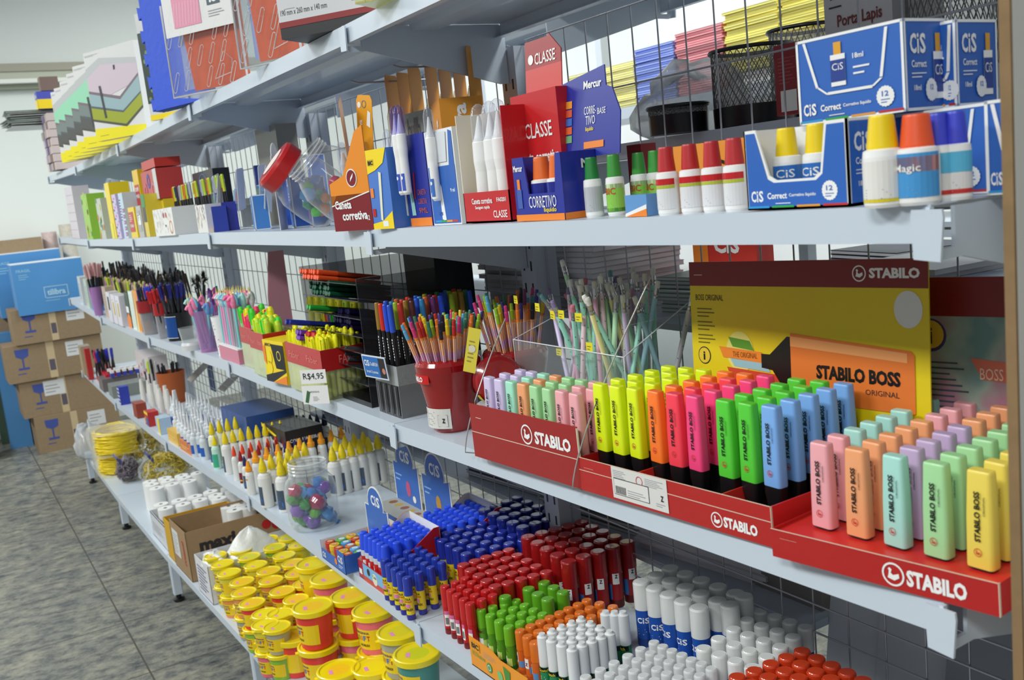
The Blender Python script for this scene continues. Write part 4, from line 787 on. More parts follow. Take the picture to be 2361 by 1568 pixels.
m = MB(); m.box(0, .0004, 0, .07, 0, .045, WHITE); f = front(-.0003, .07, 0); m.poly(f, [(.006, .005), (.014, .003), (.022, .03), (.014, .034)], mat((60, 110, 70))); m.text(f, 'APONTADOR', .022, .028, .024, .004, DARK, 0); m.lines(f, .028, .008, .046, .02, 4, GREY); tag(m.build('product_card', None, (-.018, 1.645, sz('B', 1.7)+.001), (0, 0, .75)), 'small white product card with a green picture under the price tag', 'card')
# yellow and black highlighter carton
box_thing('highlighter_carton', 'yellow, black and orange carton of yellow highlighters between the two bins', 'box', 'B', -.008, 1.985, .14, .07, .118, (240, 210, 20), .1, None, 0, lambda m, f, s_, w, d, h: (m.poly(f, [(w*.55, h*.35), (w, h*.35), (w, h*.92), (w*.4, h*.92)], BLACK, .0006), m.ring(f, w*.74, h*.66, .014, .003, mat((220, 200, 90)), .001), m.poly(f, [(0, 0), (w*.3, 0), (w, h*.3), (w, h*.36), (0, h*.14)], DARK, .0008), m.poly(f, [(w*.35, 0), (w, 0), (w, h*.22)], ORG, .001), m.poly(f, [(0, h*.5), (w*.12, h*.4), (w*.12, h*.9), (0, h*.8)], ORG, .001), m.disc(f, w*.25, h*.35, .018, YEL, .0011), m.disc(f, w*.28, h*.6, .018, YEL, .0011), m.text(f, 'MARCA', w*.14, h*.86, w*.3, h*.08, BLACK, .02, 0, .0013)))
for k, (u, v) in enumerate(((612, 800), (612, 835))): pass
band_bin('clear bin with a red band holding lime, green and pink egg-capped highlighters', -.01, 2.15, .14, .10, .128, .078)
band_bin('narrow clear bin with a red band at the left of the two egg-cap bins', .012, 2.31, .16, .09, .125, .075)
for i in range(16):
    k = ('lime', 'green', 'lime', 'yellow')[i % 4]; y = 2.17+(i % 8)*.0155; x = .005+(i//8)*.03
    mk((k, 1), (x+.01, y, sz('B', y)+.004+rr.uniform(0, .02)), (0, rr.uniform(-.1, .1), 0), '%s egg-capped highlighter in the right red-banded bin' % k, 'lime highlighters in the right egg-cap bin')
for i in range(18):
    k = ('yellow', 'green', 'pink', 'yellow', 'pink', 'green')[(i*5) % 6]; y = 2.33+(i % 6)*.025; x = .02+(i//6)*.026
    mk((k, 1), (x+.008, y, sz('B', y)+.012+rr.uniform(0, .026)), (0, rr.uniform(-.1, .1), 0), '%s egg-capped highlighter in the left red-banded bin' % k, '%s egg-capped highlighters in the left bin' % k)
for i in range(14):
    y = 2.05+i*.03; mk((('yellow', 'yellow', 'lime')[i % 3], 1), (.19+(i % 2)*.03, y-.1, sz('B', y)+.05), (0, .05, 0), 'dull yellow highlighter in the back row above the yellow bin', 'back row highlighters above the yellow bin')
# fancy animal pens in a white stand, in a cup
AN = [((238, 130, 170), (120, 190, 220)), ((160, 214, 210), (220, 200, 210)), ((232, 90, 150), (244, 220, 60)), ((110, 160, 220), (232, 90, 150)), ((214, 214, 214), (160, 200, 200))]
def make_an(k):
    a, b_ = AN[k]; t = thing('unicorn_topped_pen', 'pen', 'pen'); m = MB(); m.lathe([(.003, 0), (.0048, .004), (.0048, .13)], mat(((130, 206, 210), (226, 160, 196), (160, 160, 168))[k % 3], .4), 8); m.build('barrel', t)
    m = MB(); m.lathe([(.006, .128), (.009, .138), (.0095, .15), (.007, .165), (.004, .172)], mat(a, .4), 10)
    m.lathe([(.0035, -.016), (.0065, -.008), (.006, 0), (.0045, .006)], mat(a, .4), 8, -.008, 0, True) if 0 else None
    m.tube([(0, 0, .16), (-.008, 0, .163), (-.017, 0, .153)], .006, mat(a, .4), 8, [1.1, 1, .8]); m.build('head', t)
    m = MB(); m.tube([(.004, 0, .172), (.0095, 0, .162), (.011, 0, .148), (.009, 0, .136)], .005, mat(b_, .4), 6, [.6, 1, 1, .6]); m.build('mane', t)
    m = MB(); m.lathe([(.0028, .17), (.0005, .188)], mat((240, 220, 120), .4), 6, -.002, 0); m.build('horn', t); return t
an = Spawn(make_an)
t = thing('pen_stand', 'white and pink slotted stand for the unicorn pens', 'stand', (.005, 2.50, sz('B', 2.5)+.0005), (slope('B', 2.5), 0, 0)); m = MB(); m.box(0, .1, 0, .23, 0, .045, mat((206, 130, 150), .5)); m.box(-.001, .101, -.001, .231, .045, .049, WHITE); m.build('base', t)
m = MB(); m.prism([(.04, 0), (.12, 0), (.12, .34), (.07, .34), (.05, .2)], 0, .003, mat((176, 120, 140), .5), 'y'); m.build('side_card', t, (.07, .0, .0))
for i in range(8):
    for j in range(3):
        y = 2.52+.027*i; x = .02+.03*j; k = (0, 2, 2, 1, 3, 1, 4, 0)[(i+j*3) % 8]
        an(k, (x, y, sz('B', y)+.05), (rr.uniform(-.05, .05), 0, rr.uniform(-.5, .5)), 'unicorn-topped pen with a %s head in the white stand' % ('pink', 'mint', 'magenta', 'blue', 'grey')[k], '%s unicorn pens in the white stand' % ('pink', 'mint', 'magenta', 'blue', 'grey')[k])
t = cup_of('pen_cup', 'white cup printed with small black marks, beside the unicorn stand', 'B', .04, 2.80, .022, .032, .135, WHITE); m = MB(); f = cyl(0, 0, .0265, PI-1.2)
for q in range(30): m.disc(f, .004+(q*7 % 13)*.004, .01+(q % 10)*.012, .0018, BLACK, .004, 5)
m.build('print', t)
cup_of('pen_cup', 'clear lilac cup holding pink feather pens and star wands', 'B', .03, 2.98, .03, .042, .15, clear((220, 170, 220), .25))
for i in range(11):
    a = i*2.4; x = .03+.02*math.cos(a); y = 2.98+.02*math.sin(a)
    an((0, 1, 3, 0)[i % 4], (x, y, sz('B', y)+.01+(.02 if i % 2 else 0)), (-.16*math.sin(a), .16*math.cos(a), rr.uniform(-1, 1)), 'unicorn-topped pen leaning in the clear lilac cup', 'unicorn pens in the lilac cup')
for i in range(9):
    t = thing('star_wand_pen', 'glittering %s star wand pen above the lilac cup' % ('purple', 'magenta', 'teal')[i % 3], 'pen', (.06+.02*(i % 3), 2.75+.045*i, sz('B', 2.9)+.01), (rr.uniform(-.1, .1), rr.uniform(-.1, .1), rr.uniform(-.5, .5)), 'glittering star wand pens'); m = MB(); m.tube([(0, 0, 0), (0, 0, .17)], .003, mat((150, 90, 170), .3, .3), 6); m.build('stick', t)
    m = MB(); P = [((.026 if q % 2 else .012)*math.cos(q*PI/5), (.026 if q % 2 else .012)*math.sin(q*PI/5)+.185) for q in range(10)]; m.prism(P, -.004, .004, mat(((130, 70, 160), (180, 60, 150), (30, 140, 130))[i % 3], .25, .6, bump=1.), 'x'); m.build('star', t)
# clear dispenser lid, blue tin, red-capped tubes, cartons and bunches of dark pens
t = thing('plastic_cup', 'small clear cup with a frosted white base at the shelf lip', 'cup', (.0, 3.12, sz('B', 3.12)+.0005)); m = MB(); m.lathe([(.034, 0), (.036, .02), (.032, .03)], mat((214, 216, 216), .3), 20); m.build('base', t); m = MB(); m.lathe([(.03, .03), (.038, .085)], CLR, 20, cap=False); m.build('wall', t)
def dark_pens(cx, cy, n, rad, z, grp, cols, seed, h=.15, s='B', lb='pen'):
    R = random.Random(seed)
    for i in range(n):
        rd = rad*math.sqrt((i+.5)/n); a = i*2.4; k = R.randrange(len(cols)); key = ('dp', cols[k], h)
        dp(key, (cx+rd*math.cos(a), cy+rd*math.sin(a), sz(s, cy)+z+R.uniform(-.008, .008)), (-.12*math.sin(a), .12*math.cos(a), R.uniform(-2, 2)), lb, grp)
def make_dp(k):
    _, c, h = k; t = thing('ballpoint_pen', 'pen', 'pen'); m = MB(); m.lathe([(.002, 0), (.0045, .008), (.0045, h*.66)], mat((40, 40, 46), .3), 7); m.build('barrel', t)
    m = MB(); m.lathe([(.0053, h*.62), (.0053, h*.97), (.004, h)], mat(c, .35), 7); m.box(-.0075, -.005, -.0013, .0013, h*.7, h*.97, mat(c, .35)); m.build('cap', t); return t
dp = Spawn(make_dp)
t = cup_of('pen_tin', 'blue tin of black pens with a white border and the letters pe', 'B', .06, 3.56, .05, .052, .115, BLACK, 24); m = MB(); f = cyl(0, 0, .0525, PI-1.3); m.rect(f, 0, .015, .13, .1, mat((20, 70, 140), .3), .001, 12); m.rect(f, 0, .1, .13, .102, WHITE, .0014, 12); m.rect(f, 0, .013, .13, .015, WHITE, .0014, 12); m.text(f, 'pentel', .03, .05, .045, .018, WHITE, .02, 0, .0016); m.build('label', t)
dark_pens(.06, 3.56, 26, .045, .075, 'black pens in the blue tin', [(20, 20, 24), (22, 22, 26), (36, 40, 120)], 3, .16, 'B', 'black pen in the blue tin')
for i, (y, c, lb) in enumerate(((3.72, (170, 30, 34), 'clear tube with a red rim full of red pens'), (4.0, (150, 26, 30), 'clear box with a red band and blue-capped pens'))):
    t = cup_of('pen_tube', lb, 'B', .03+.0*i, y, .026+.01*i, .032+.014*i, .15, clear((200, 200, 204), .3)); m = MB(); m.lathe([(.033+.014*i, .1), (.034+.014*i, .152)], mat(c, .4), 20, cap=False); m.build('rim_band', t)
    dark_pens(.03, y, 12, .03, .06, lb.replace('clear', 'pens in the clear'), [(190, 30, 34)] if i == 0 else [(50, 60, 190), (40, 44, 60)], 7+i, .15, 'B', ('red pen in the tube beside the blue tin', 'blue-capped pen in the red-banded box')[i])
R4 = random.Random(11)
BOX4 = [(4.12, (236, 150, 40), .19, 'tall narrow orange and cream pen box'), (4.24, (222, 236, 226), .18, 'mint white pen box with black speckles'), (4.36, (40, 70, 50), .17, 'dark green and orange pen box with a white sticker'), (4.5, (222, 220, 230), .15, 'white pen box with a gold panel, third of the white group'), (4.63, (220, 218, 228), .15, 'white pen box with a gold panel, middle of the white group'), (4.77, (218, 216, 224), .155, 'white pen box with a dark panel, left of the white group'), (5.02, (190, 170, 150), .17, 'thin beige pen box beside the purple cup'), (5.5, (60, 130, 200), .15, 'sky blue pen box left of the purple cup'), (5.7, (190, 206, 190), .17, 'pale green patterned box near the carton end'), (5.95, (200, 206, 210), .17, 'pale grey patterned box at the carton end')]
for i, (y, c, h, lb) in enumerate(BOX4):
    def deco(m, f, s_, w, d, h, i=i):
        if i == 1:
            for q in range(24): m.disc(f, w*(.1+.8*((q*7) % 11)/11), h*(.05+.9*(q/24)), .0025, BLACK, .0006, 5)
        elif i == 2: m.poly(f, [(0, 0), (w, 0), (w, h*.3), (w*.5, h*.42), (0, h*.25)], ORG, .0006); m.rect(f, w*.1, h*.42, w*.8, h*.6, WHITE, .0007)
        elif i in (3, 4): m.rect(f, w*.35, h*.3, w*.65, h*.75, mat((214, 190, 80)), .0006); m.lines(f, w*.2, h*.8, w*.7, h*.88, 1, GREY)
        elif i == 5: m.rect(f, w*.3, h*.4, w*.7, h*.85, mat((60, 64, 50)), .0006)
        elif i == 0: m.poly(f, [(0, 0), (w*.5, 0), (w*.5, h)], mat((236, 214, 150)), .0006)
        else: m.lines(f, w*.2, h*.2, w*.8, h*.8, 8, mat((120, 140, 130)))
    box_thing('pen_carton', lb, 'box', 'B', (-.01 if 3 <= i <= 5 else .01), y, .1 if i < 3 else .115, .05, h, c, 0, None, 0, deco)
t = cup_of('pen_cup', 'lilac glitter cup holding thin pink brushes', 'B', -.0, 5.3, .022, .036, .16, mat((176, 130, 190), .3, .2, bump=.6))
dark_pens(0, 5.3, 14, .025, .09, 'thin pink brushes in the lilac cup', [(206, 150, 150), (220, 180, 180)], 15, .2, 'B', 'thin pink brush in the lilac glitter cup')
# great bunches of dark-topped pens behind the cartons, each pen its own
DK = [(30, 26, 22), (44, 34, 24), (20, 20, 22), (60, 44, 20), (34, 22, 36), (24, 26, 40)]
for i in range(120):
    y = 3.9+1.9*((i*0.618) % 1); x = .08+.16*((i*.37) % 1)
    dp(('dp', DK[i % 6], .2), (x, y, sz('B', y)+.04+R4.uniform(-.015, .03)), (R4.uniform(-.22, .22), R4.uniform(-.25, .1), R4.uniform(0, 6)), 'black or brown topped pen in the dense bunch behind the pen boxes', 'dense bunch of dark-topped pens')
for i in range(90):
    y = 4.1+1.5*((i*0.618) % 1); x = .05+.04*((i*.37) % 1)
    dp(('dp', ((214, 200, 140), (206, 190, 130), (170, 120, 170), (190, 210, 60), (50, 50, 54))[(i*3) % 5], .175), (x, y, sz('B', y)+.035+R4.uniform(-.01, .01)), (R4.uniform(-.2, .2), R4.uniform(-.1, .1), 0), 'cream, violet or lime topped pen just above the white pen boxes', 'pale-topped pens above the white boxes')
def tuft(k):
    t = thing('fluffy_pen', 'fluffy pen', 'pen'); m = MB(); m.tube([(0, 0, 0), (0, 0, .17)], .003, BLACK, 5); m.build('stick', t)
    m = MB(); R = random.Random(k[1])
    for q in range(60):
        a = R.uniform(0, 6.28); e = R.uniform(-.6, 1.5); L_ = R.uniform(.02, .038); d = Vector((math.cos(a)*math.cos(e), math.sin(a)*math.cos(e), math.sin(e)))
        o = Vector((0, 0, .185)); p = d.cross(Vector((0, 0, 1))).normalized()*.0022; m.add([o+p, o-p, o+d*L_], [(0, 1, 2)], mat(k[0], .8))
    m.build('feather_tuft', t); return t
tf = Spawn(tuft)
for i in range(26):
    y = 3.35+2.3*((i*0.618) % 1); x = .12+.13*((i*.47) % 1); c = [(24, 22, 22), (30, 26, 20), (44, 30, 22), (18, 18, 20)][i % 4]
    tf((c, i % 3), (x, y, sz('B', y)+.03+.02*((i*.3) % 1)), (R4.uniform(-.15, .15), R4.uniform(-.15, .15), R4.uniform(0, 6)), 'black feather-topped pen rising above the dark bunch', 'feather-topped pens')

# ------------------------------------------------------------------ second shelf, far end
BOXA = [(2.62+0, .0, .13, .09, (228, 228, 224), 'white box printed with coloured scribbles, right of the two', 'scrib2'), (3.05, -.01, .33, .10, (232, 232, 228), 'long white box with pencil scribbles and a round face drawing', 'scrib'),
        (3.55, .0, .07, .17, (222, 200, 60), 'yellow and green box with black window', 'win'), (3.66, .0, .1, .13, (180, 180, 176), 'grey box with a white sticker', 'gl'), (3.8, .0, .14, .13, (238, 206, 24), 'red and yellow glue box, the lower one', 'gr'), (4.02, -.0, .10, .20, (190, 214, 232), 'tall blue and white ruler carton', 'rul'), (4.16, -.005, .1, .2, (206, 190, 226), 'tall lilac and blue checked carton', 'chk'), (4.32, .0, .12, .26, (240, 214, 24), 'tall yellow carton with dark small print', 'yel'), (4.62, .0, .16, .2, (190, 196, 180), 'crumpled clear bag carton of green shapes', 'bag'), (5.05, .0, .2, .24, (150, 200, 60), 'lime green paper box with a slanted top', 'lim'), (5.55, .0, .3, .3, (216, 208, 214), 'tall pale lilac checked box near the end of the second shelf', 'pal')]
for y, x, w, h, c, lb, kd in BOXA:
    def deco(m, f, s_, w, d, h, kd=kd):
        R = random.Random(len(kd)+int(w*1000)); P = [(200, 60, 50), (230, 180, 60), (60, 70, 90), (90, 150, 190), (170, 140, 90), (120, 100, 60)]
        if kd.startswith('scrib'):
            for q in range(46):
                a, b, l, an_ = R.uniform(.05, .9)*w, R.uniform(.05, .9)*h, R.uniform(.008, .022), R.uniform(.9, 2.3); dx, dy = l*math.cos(an_), l*math.sin(an_)
                m.poly(f, [(a, b), (a+.002, b), (min(w, max(0, a+dx+.002)), min(h, b+dy)), (min(w, max(0, a+dx)), min(h, b+dy))], mat(P[q % 6]), .0006)
            if kd == 'scrib': m.disc(f, w*.55, h*.75, .01, RED, .0009); m.disc(f, w*.68, h*.75, .01, RED, .0009); m.poly(f, [(w*.58, h*.4), (w*.64, h*.4), (w*.61, h*.3)], DARK, .0009); m.ring(f, w*.86, h*.3, .024, .004, ORG, .0009)
        elif kd in ('gr', 'gl'): m.rect(f, w*.0, h*.2, w*.75, h*.85, RED if kd == 'gr' else mat((170, 172, 170)), .0006); m.lines(f, w*.1, h*.55, w*.6, h*.8, 4, WHITE, .001); m.text(f, 'FLASH', w*.15, h*.35, w*.5, h*.1, WHITE, .03, 0, .001) if kd == 'gr' else m.rect(f, w*.2, h*.4, w*.8, h*.7, WHITE, .001)
        elif kd == 'rul':
            for q in range(5): m.rect(f, w*.5, h*(.05+.13*q), w*.95, h*(.13+.13*q), mat((50, 40, 90)), .0006); m.rect(f, w*.56, h*(.06+.13*q), w*.92, h*(.12+.13*q), mat((214, 140, 200)), .001)
            m.lines(f, w*.05, h*.4, w*.4, h*.9, 8, DARK)
        elif kd == 'chk':
            for q in range(14): m.rect(f, w*(.05+.3*(q % 3)), h*(.04+.065*q), w*(.3+.3*(q % 3)), h*(.08+.065*q), mat(((80, 90, 160), (214, 130, 190), (140, 190, 220))[q % 3]), .0006)
        elif kd == 'yel': m.rect(f, 0, 0, w*.6, h*.28, mat((236, 226, 60)), .0006); m.lines(f, w*.1, h*.05, w*.5, h*.25, 3, DARK)
        elif kd == 'win': m.rect(f, w*.1, h*.35, w*.9, h*.7, BLACK, .0006); m.rect(f, 0, h*.7, w, h, GRN, .0006)
        elif kd in ('bag', 'lim'):
            for q in range(10): m.disc(f, w*R.random(), h*R.random(), .016, mat(((60, 140, 60), (200, 210, 60), (220, 120, 60))[q % 3]), .0006, 7)
        else:
            for q in range(6): m.rect(f, 0, h*q/6, w, h*q/6+.002, mat((176, 150, 180)), .0006)
            for q in range(4): m.rect(f, w*q/4, 0, w*q/4+.002, h, mat((176, 150, 180)), .0006)
    box_thing('stationery_carton', lb, 'box', 'A', x, y, w, .09, h, c, 0, None, 0, deco)
# row of clear-capped gel pens, tapes box, red lid tin, black arc case
for i in range(22):
    y = 2.72+.036*i; c = [(200, 220, 60), (230, 120, 50), (190, 220, 60), (180, 180, 200), (60, 60, 90)][i % 5]
    dp(('dp', c, .15), (.1, y, sz('A', y)+.035), (0, rr.uniform(-.04, .04), 0), 'clear gel pen with a lime, orange or grey refill behind the scribble box', 'gel pens in a row behind the scribble box')
box_thing('tape_box', 'clear-fronted box showing rolls of pink, red and blue tape, high in the stack', 'box', 'A', .05, 3.5, .3, .1, .12, (190, 60, 60), 0, None, .145, lambda m, f, s_, w, d, h: ([m.ring(f, w*(.2+.25*q), h*(.35+.3*(q % 2)), .03, .014, mat(((200, 90, 100), (60, 70, 160), (190, 110, 130))[q]), .0009) for q in range(3)], m.rect(f, w*.78, 0, w, h, mat((206, 208, 206)), .0007)))
box_thing('stationery_carton', 'wide yellow base carton beneath the tape box', 'box', 'A', .06, 3.5, .3, .1, .143, (222, 196, 40))
box_thing('tin_box', 'flat red-rimmed tin on top of the tape box', 'box', 'A', .05, 3.5, .26, .1, .035, (196, 50, 40), 0, None, .27)
box_thing('stationery_carton', 'black case with a blue arc on its face', 'box', 'A', .14, 3.0, .3, .06, .22, (24, 28, 36), 0, None, 0, lambda m, f, s_, w, d, h: m.ring(f, w*.5, h*.55, .09, .003, mat((60, 120, 180)), .0007, 40))
box_thing('stationery_carton', 'tall grey and beige carton stack behind the gel pens', 'box', 'A', .24, 2.55, .22, .07, .32, (136, 134, 126), 0, None, 0, lambda m, f, s_, w, d, h: (m.rect(f, w*.3, h*.4, w*.9, h*.55, mat((110, 108, 112)), .0006), m.rect(f, 0, h*.3, w, h*.31, GREY, .0007)))
box_thing('stationery_carton', 'yellow and red glue carton standing tall above the checked boxes', 'box', 'A', .06, 3.92, .12, .05, .29, (230, 190, 30), 0, None, 0, lambda m, f, s_, w, d, h: (m.rect(f, w*.1, h*.4, w*.9, h*.78, RED, .0006), m.text(f, 'DOPE', w*.2, h*.68, w*.6, h*.06, WHITE, .03, 0, .001), m.text(f, 'MAX', w*.2, h*.58, w*.6, h*.06, WHITE, .03, 0, .001)))

# ------------------------------------------------------------------ fourth shelf: glue sticks
def make_gs(k):
    kind, r, H, cap, body, foot = k; t = thing('glue_stick', 'glue stick', 'glue stick'); hc = H*(.42 if kind != 'scotch' else .56)
    b = MB(); b.lathe([(r*.96, 0), (r, .002), (r, H*.13)], mat(foot, .35), 16); b.lathe([(r*.97, H*.13), (r*.97, H-hc)], mat(body, .35), 16, cap=False); f = cyl(0, 0, r*.97, PI-1.2)
    if kind == 'acr': b.text(f, 'COLA', r*.5, H*.48, r*1.6, H*.055, BLACK, .03); b.text(f, 'BASTAO', r*.4, H*.42, r*1.9, H*.045, mat((190, 40, 40)), .03); b.rect(f, r*.2, H*.3, r*1.9, H*.39, mat((214, 130, 176)), .0004, 5); b.text(f, 'ACRILEX', r*.2, H*.23, r*2.3, H*.055, BLACK, .03); b.lines(f, r*.4, H*.14, r*2, H*.2, 2, WHITE)
    if kind == 'red': b.rect(f, r*.9, H*.18, r*2., H*.42, WHITE, .0004, 4); b.rect(f, r*.9, H*.42, r*2.0, H*.5, mat((214, 110, 160)), .0004, 4); b.barcode(f, r*1., H*.22, r*1.8, H*.36, 7) if 0 else b.rect(f, r*1.1, H*.22, r*1.8, H*.36, mat((120, 124, 124)), .0008, 3)
    if kind == 'bigred': b.rect(f, r*.5, H*.14, r*1.5, H*.4, mat((50, 110, 180)), .0004, 4); b.rect(f, r*1.7, H*.4, r*2.6, H*.58, WHITE, .0004, 4); b.text(f, 'Z', r*2., H*.5, r*.4, H*.06, BLACK, .04, 0, .001)
    if kind == 'bic': b.rect(f, 0, H*.12, r*2.6, H*.3, mat((200, 226, 120)), .0004, 6); b.text(f, 'BIC', r*.6, H*.46, r*1.3, H*.07, mat((90, 50, 20)), .03); b.rect(f, r*.4, H*.2, r*1.6, H*.34, WHITE, .0006, 4); b.lines(f, r*.5, H*.36, r*1.8, H*.44, 3, mat((80, 130, 40)))
    if kind == 'org': b.rect(f, r*.4, H*.3, r*1.4, H*.52, WHITE, .0004, 4); b.rect(f, r*1.5, H*.2, r*2.6, H*.34, mat((90, 150, 210)), .0004, 4); b.text(f, 'Z', r*.7, H*.36, r*.5, H*.07, BLACK, .04, 0, .0009)
    if kind == 'cis': cis(b, f, r*.7, H*.38, r*1.5, H*.09); b.lines(f, r*.7, H*.2, r*1.9, H*.32, 3, mat((150, 180, 220))); b.rect(f, -.3*r, H*.3, .25*r, H*.55, WHITE, .0004, 3)
    if kind == 'scotch': b.rect(f, 0, H*.35, r*2.8, H*.43, BLACK, .0004, 7); b.text(f, 'Scotch', r*.3, H*.36, r*1.9, H*.055, mat((220, 210, 60)), .02, 0, .0009); b.lines(f, r*.4, H*.15, r*1.8, H*.3, 4, WHITE)
    b.build('tube', t)
    c = MB(); rc = r*1.04
    if kind == 'scotch': c.lathe([(r, H-hc), (r*1.02, H-hc+.002), (r*.98, H-.005), (r*.62, H-.003), (r*.58, H+.001)], mat(cap, .3, coat=.2), 16)
    else: c.lathe([(rc, H-hc), (rc, H-.003), (rc*.93, H-.0005), (rc*.86, H-.001), (rc*.8, H), (0, H)], mat(cap, .28, coat=.4), 18)
    c.build('cap', t); return t
gs = Spawn(make_gs)
def field(key, ny, nx, c00, c10, c01, c11, label, group, s='C', skip=()):
    """ny sticks along the shelf, nx deep; the four corners are cap tops seen in the photograph"""
    H = key[2]; P = []
    for (u, v) in (c00, c10, c01, c11):
        z = ZP[s][1]+H
        for _ in range(10): q = at(u, v, 2, z); z = sz(s, q.y)+H
        P.append(q)
    for i in range(ny):
        for j in range(nx):
            if (i, j) in skip: continue
            a = i/max(1, ny-1); b = j/max(1, nx-1); q = (P[0]*(1-a)+P[1]*a)*(1-b)+(P[2]*(1-a)+P[3]*a)*b
            gs(key, (q.x+rr.uniform(-.0006, .0006), q.y+rr.uniform(-.0006, .0006), sz(s, q.y)+.0004), (0, 0, rr.uniform(-.6, .6)), label, group)
    return P
NB = (36, 60, 170); PU = (56, 56, 150); YG = (232, 206, 30)
field(('acr', .0098, .098, NB, YG, PU), 5, 4, (885, 1290), (937, 1331), (964, 1261), (1018, 1296), 'slim glue stick with a blue cap and yellow label at the shelf lip', 'slim blue-capped yellow glue sticks')
field(('acr', .0128, .108, (30, 46, 150), YG, PU), 6, 5, (986, 1225), (1074, 1276), (1090, 1197), (1205, 1244), 'medium glue stick with a blue cap, behind the slim blue ones', 'medium blue-capped glue sticks')
field(('acr', .0155, .128, (26, 38, 126), YG, PU), 5, 4, (1117, 1174), (1205, 1214), (1192, 1146), (1290, 1188), 'large glue stick with a dark blue cap, rearmost of the blue ones', 'large blue-capped glue sticks')
RC = (178, 22, 24)
field(('red', .0098, .105, (196, 28, 30), (190, 24, 28), (120, 16, 20)), 5, 3, (1025, 1351), (1083, 1391), (1072, 1332), (1135, 1372), 'slim all-red glue stick at the shelf lip', 'slim red glue sticks')
field(('red', .0135, .112, (176, 22, 24), (176, 22, 26), (110, 14, 18)), 5, 5, (1068, 1301), (1141, 1351), (1172, 1267), (1258, 1318), 'medium all-red glue stick in the middle of the red ones', 'medium red glue sticks')
field(('bigred', .0160, .135, (150, 20, 22), (150, 18, 22), (90, 14, 18)), 5, 5, (1218, 1236), (1309, 1293), (1340, 1202), (1445, 1248), 'large dark red glue stick in the rearmost red group', 'large dark red glue sticks')
GC = (112, 186, 40)
field(('bic', .0098, .088, GC, (90, 160, 40), (20, 110, 50)), 4, 4, (1109, 1405), (1172, 1444), (1190, 1384), (1250, 1415), 'slim glue stick with a lime green cap behind the orange card', 'slim lime-capped glue sticks')
field(('bic', .0125, .1, (96, 166, 36), (90, 160, 40), (20, 110, 50)), 3, 2, (1218, 1356), (1261, 1380), (1254, 1342), (1297, 1364), 'thicker lime green glue stick behind the slim ones', 'thick lime-capped glue sticks')
gs(('bic', .0125, .1, (96, 166, 36), (90, 160, 40), (20, 110, 50)), (lambda q: (q.x, q.y, sz('C', q.y)))(at(1164, 1375, 2, sz('C', 1.08)+.1)), 0, 'lone thick lime green glue stick standing apart at the left of its group')
OC = (222, 116, 36)
field(('org', .0100, .088, OC, (214, 104, 40), (190, 90, 40)), 3, 8, (1200, 1453), (1232, 1480), (1352, 1383), (1412, 1398), 'slim all-orange glue stick between the lime and white ones', 'orange glue sticks')
field(('scotch', .0100, .108, (226, 228, 228), (36, 140, 90), (30, 120, 80)), 4, 5, (1249, 1462), (1318, 1492), (1340, 1424), (1406, 1455), 'white-capped glue stick with a stepped cap and green foot', 'stepped white glue sticks with green feet')
field(('scotch', .0110, .112, (222, 224, 226), (30, 120, 70), (20, 80, 50)), 1, 3, (1396, 1410), (1396, 1410), (1436, 1411), (1436, 1411), 'larger stepped white glue stick with green foot at the rear right', 'large stepped white glue sticks')
BC = (30, 80, 170); WC = (220, 222, 220)
field(('cis', .0165, .13, WC, BC, (24, 60, 130)), 5, 3, (1478, 1340), (1611, 1400), (1545, 1308), (1695, 1366), 'thick white-capped glue stick with a blue label', 'thick white-capped blue glue sticks')
field(('cis', .0165, .13, WC, BC, (24, 60, 130)), 1, 2, (1682, 1393), (1682, 1393), (1715, 1373), (1715, 1373), 'thick white-capped glue stick, extra pair at the near end', 'thick white-capped pair')
field(('cis', .0130, .1, WC, BC, (24, 60, 130)), 4, 5, (1622, 1494), (1735, 1538), (1753, 1408), (1857, 1446), 'medium white-capped glue stick with a blue label', 'medium white-capped glue sticks')
field(('cis', .0095, .09, (214, 216, 216), BC, (24, 60, 130)), 7, 6, (1350, 1560), (1500, 1625), (1508, 1480), (1640, 1540), 'slim white-capped glue stick at the bottom edge', 'slim white-capped glue sticks')
field(('org', .0135, .1, (204, 62, 26), (204, 70, 30), (160, 50, 30)), 5, 5, (1700, 1560), (1830, 1625), (1850, 1500), (1990, 1568), 'glue stick with a red-orange cap at the bottom right', 'red-orange capped glue sticks')
# orange card in front of the lime sticks
A = on('C', 1101, 1528); B2 = on('C', 1240, 1620)
t = thing('display_box', 'low orange cardboard front of the lime glue stick display', 'display box', (A.x-.012, B2.y, sz('C', B2.y)+.0005), (slope('C', .95), 0, 0)); W = A.y-B2.y; m = MB(); m.prism([(0, 0), (W, 0), (W, .06), (W*.6, .06), (W*.45, .05), (0, .05)], 0, .002, mat((236, 150, 30), .4, coat=.2), 'x'); f = front(-.0004, W, 0)
m.rect(f, .008, .038, .042, .055, mat((220, 150, 20)), .0006); m.text(f, 'BIC', .011, .041, .028, .011, BLACK, .04, 0, .0009); m.text(f, 'ECOlutions', .01, .026, .05, .009, mat((110, 160, 60)), .01); m.lines(f, .055, .036, .11, .048, 3, GREY); m.disc(f, .075, .02, .01, mat((70, 150, 80)), .0006); m.ring(f, .075, .02, .006, .0015, WHITE, .001); m.disc(f, .115, .018, .01, mat((120, 190, 120)), .0006); m.poly(f, [(.135, .012), (.15, .012), (.155, .04), (.13, .044)], mat((70, 140, 60)), .0006); m.build('front_panel', t)
m = MB(); m.box(.0, .12, 0, W, 0, .002, mat((200, 130, 40))); m.build('floor_panel', t)
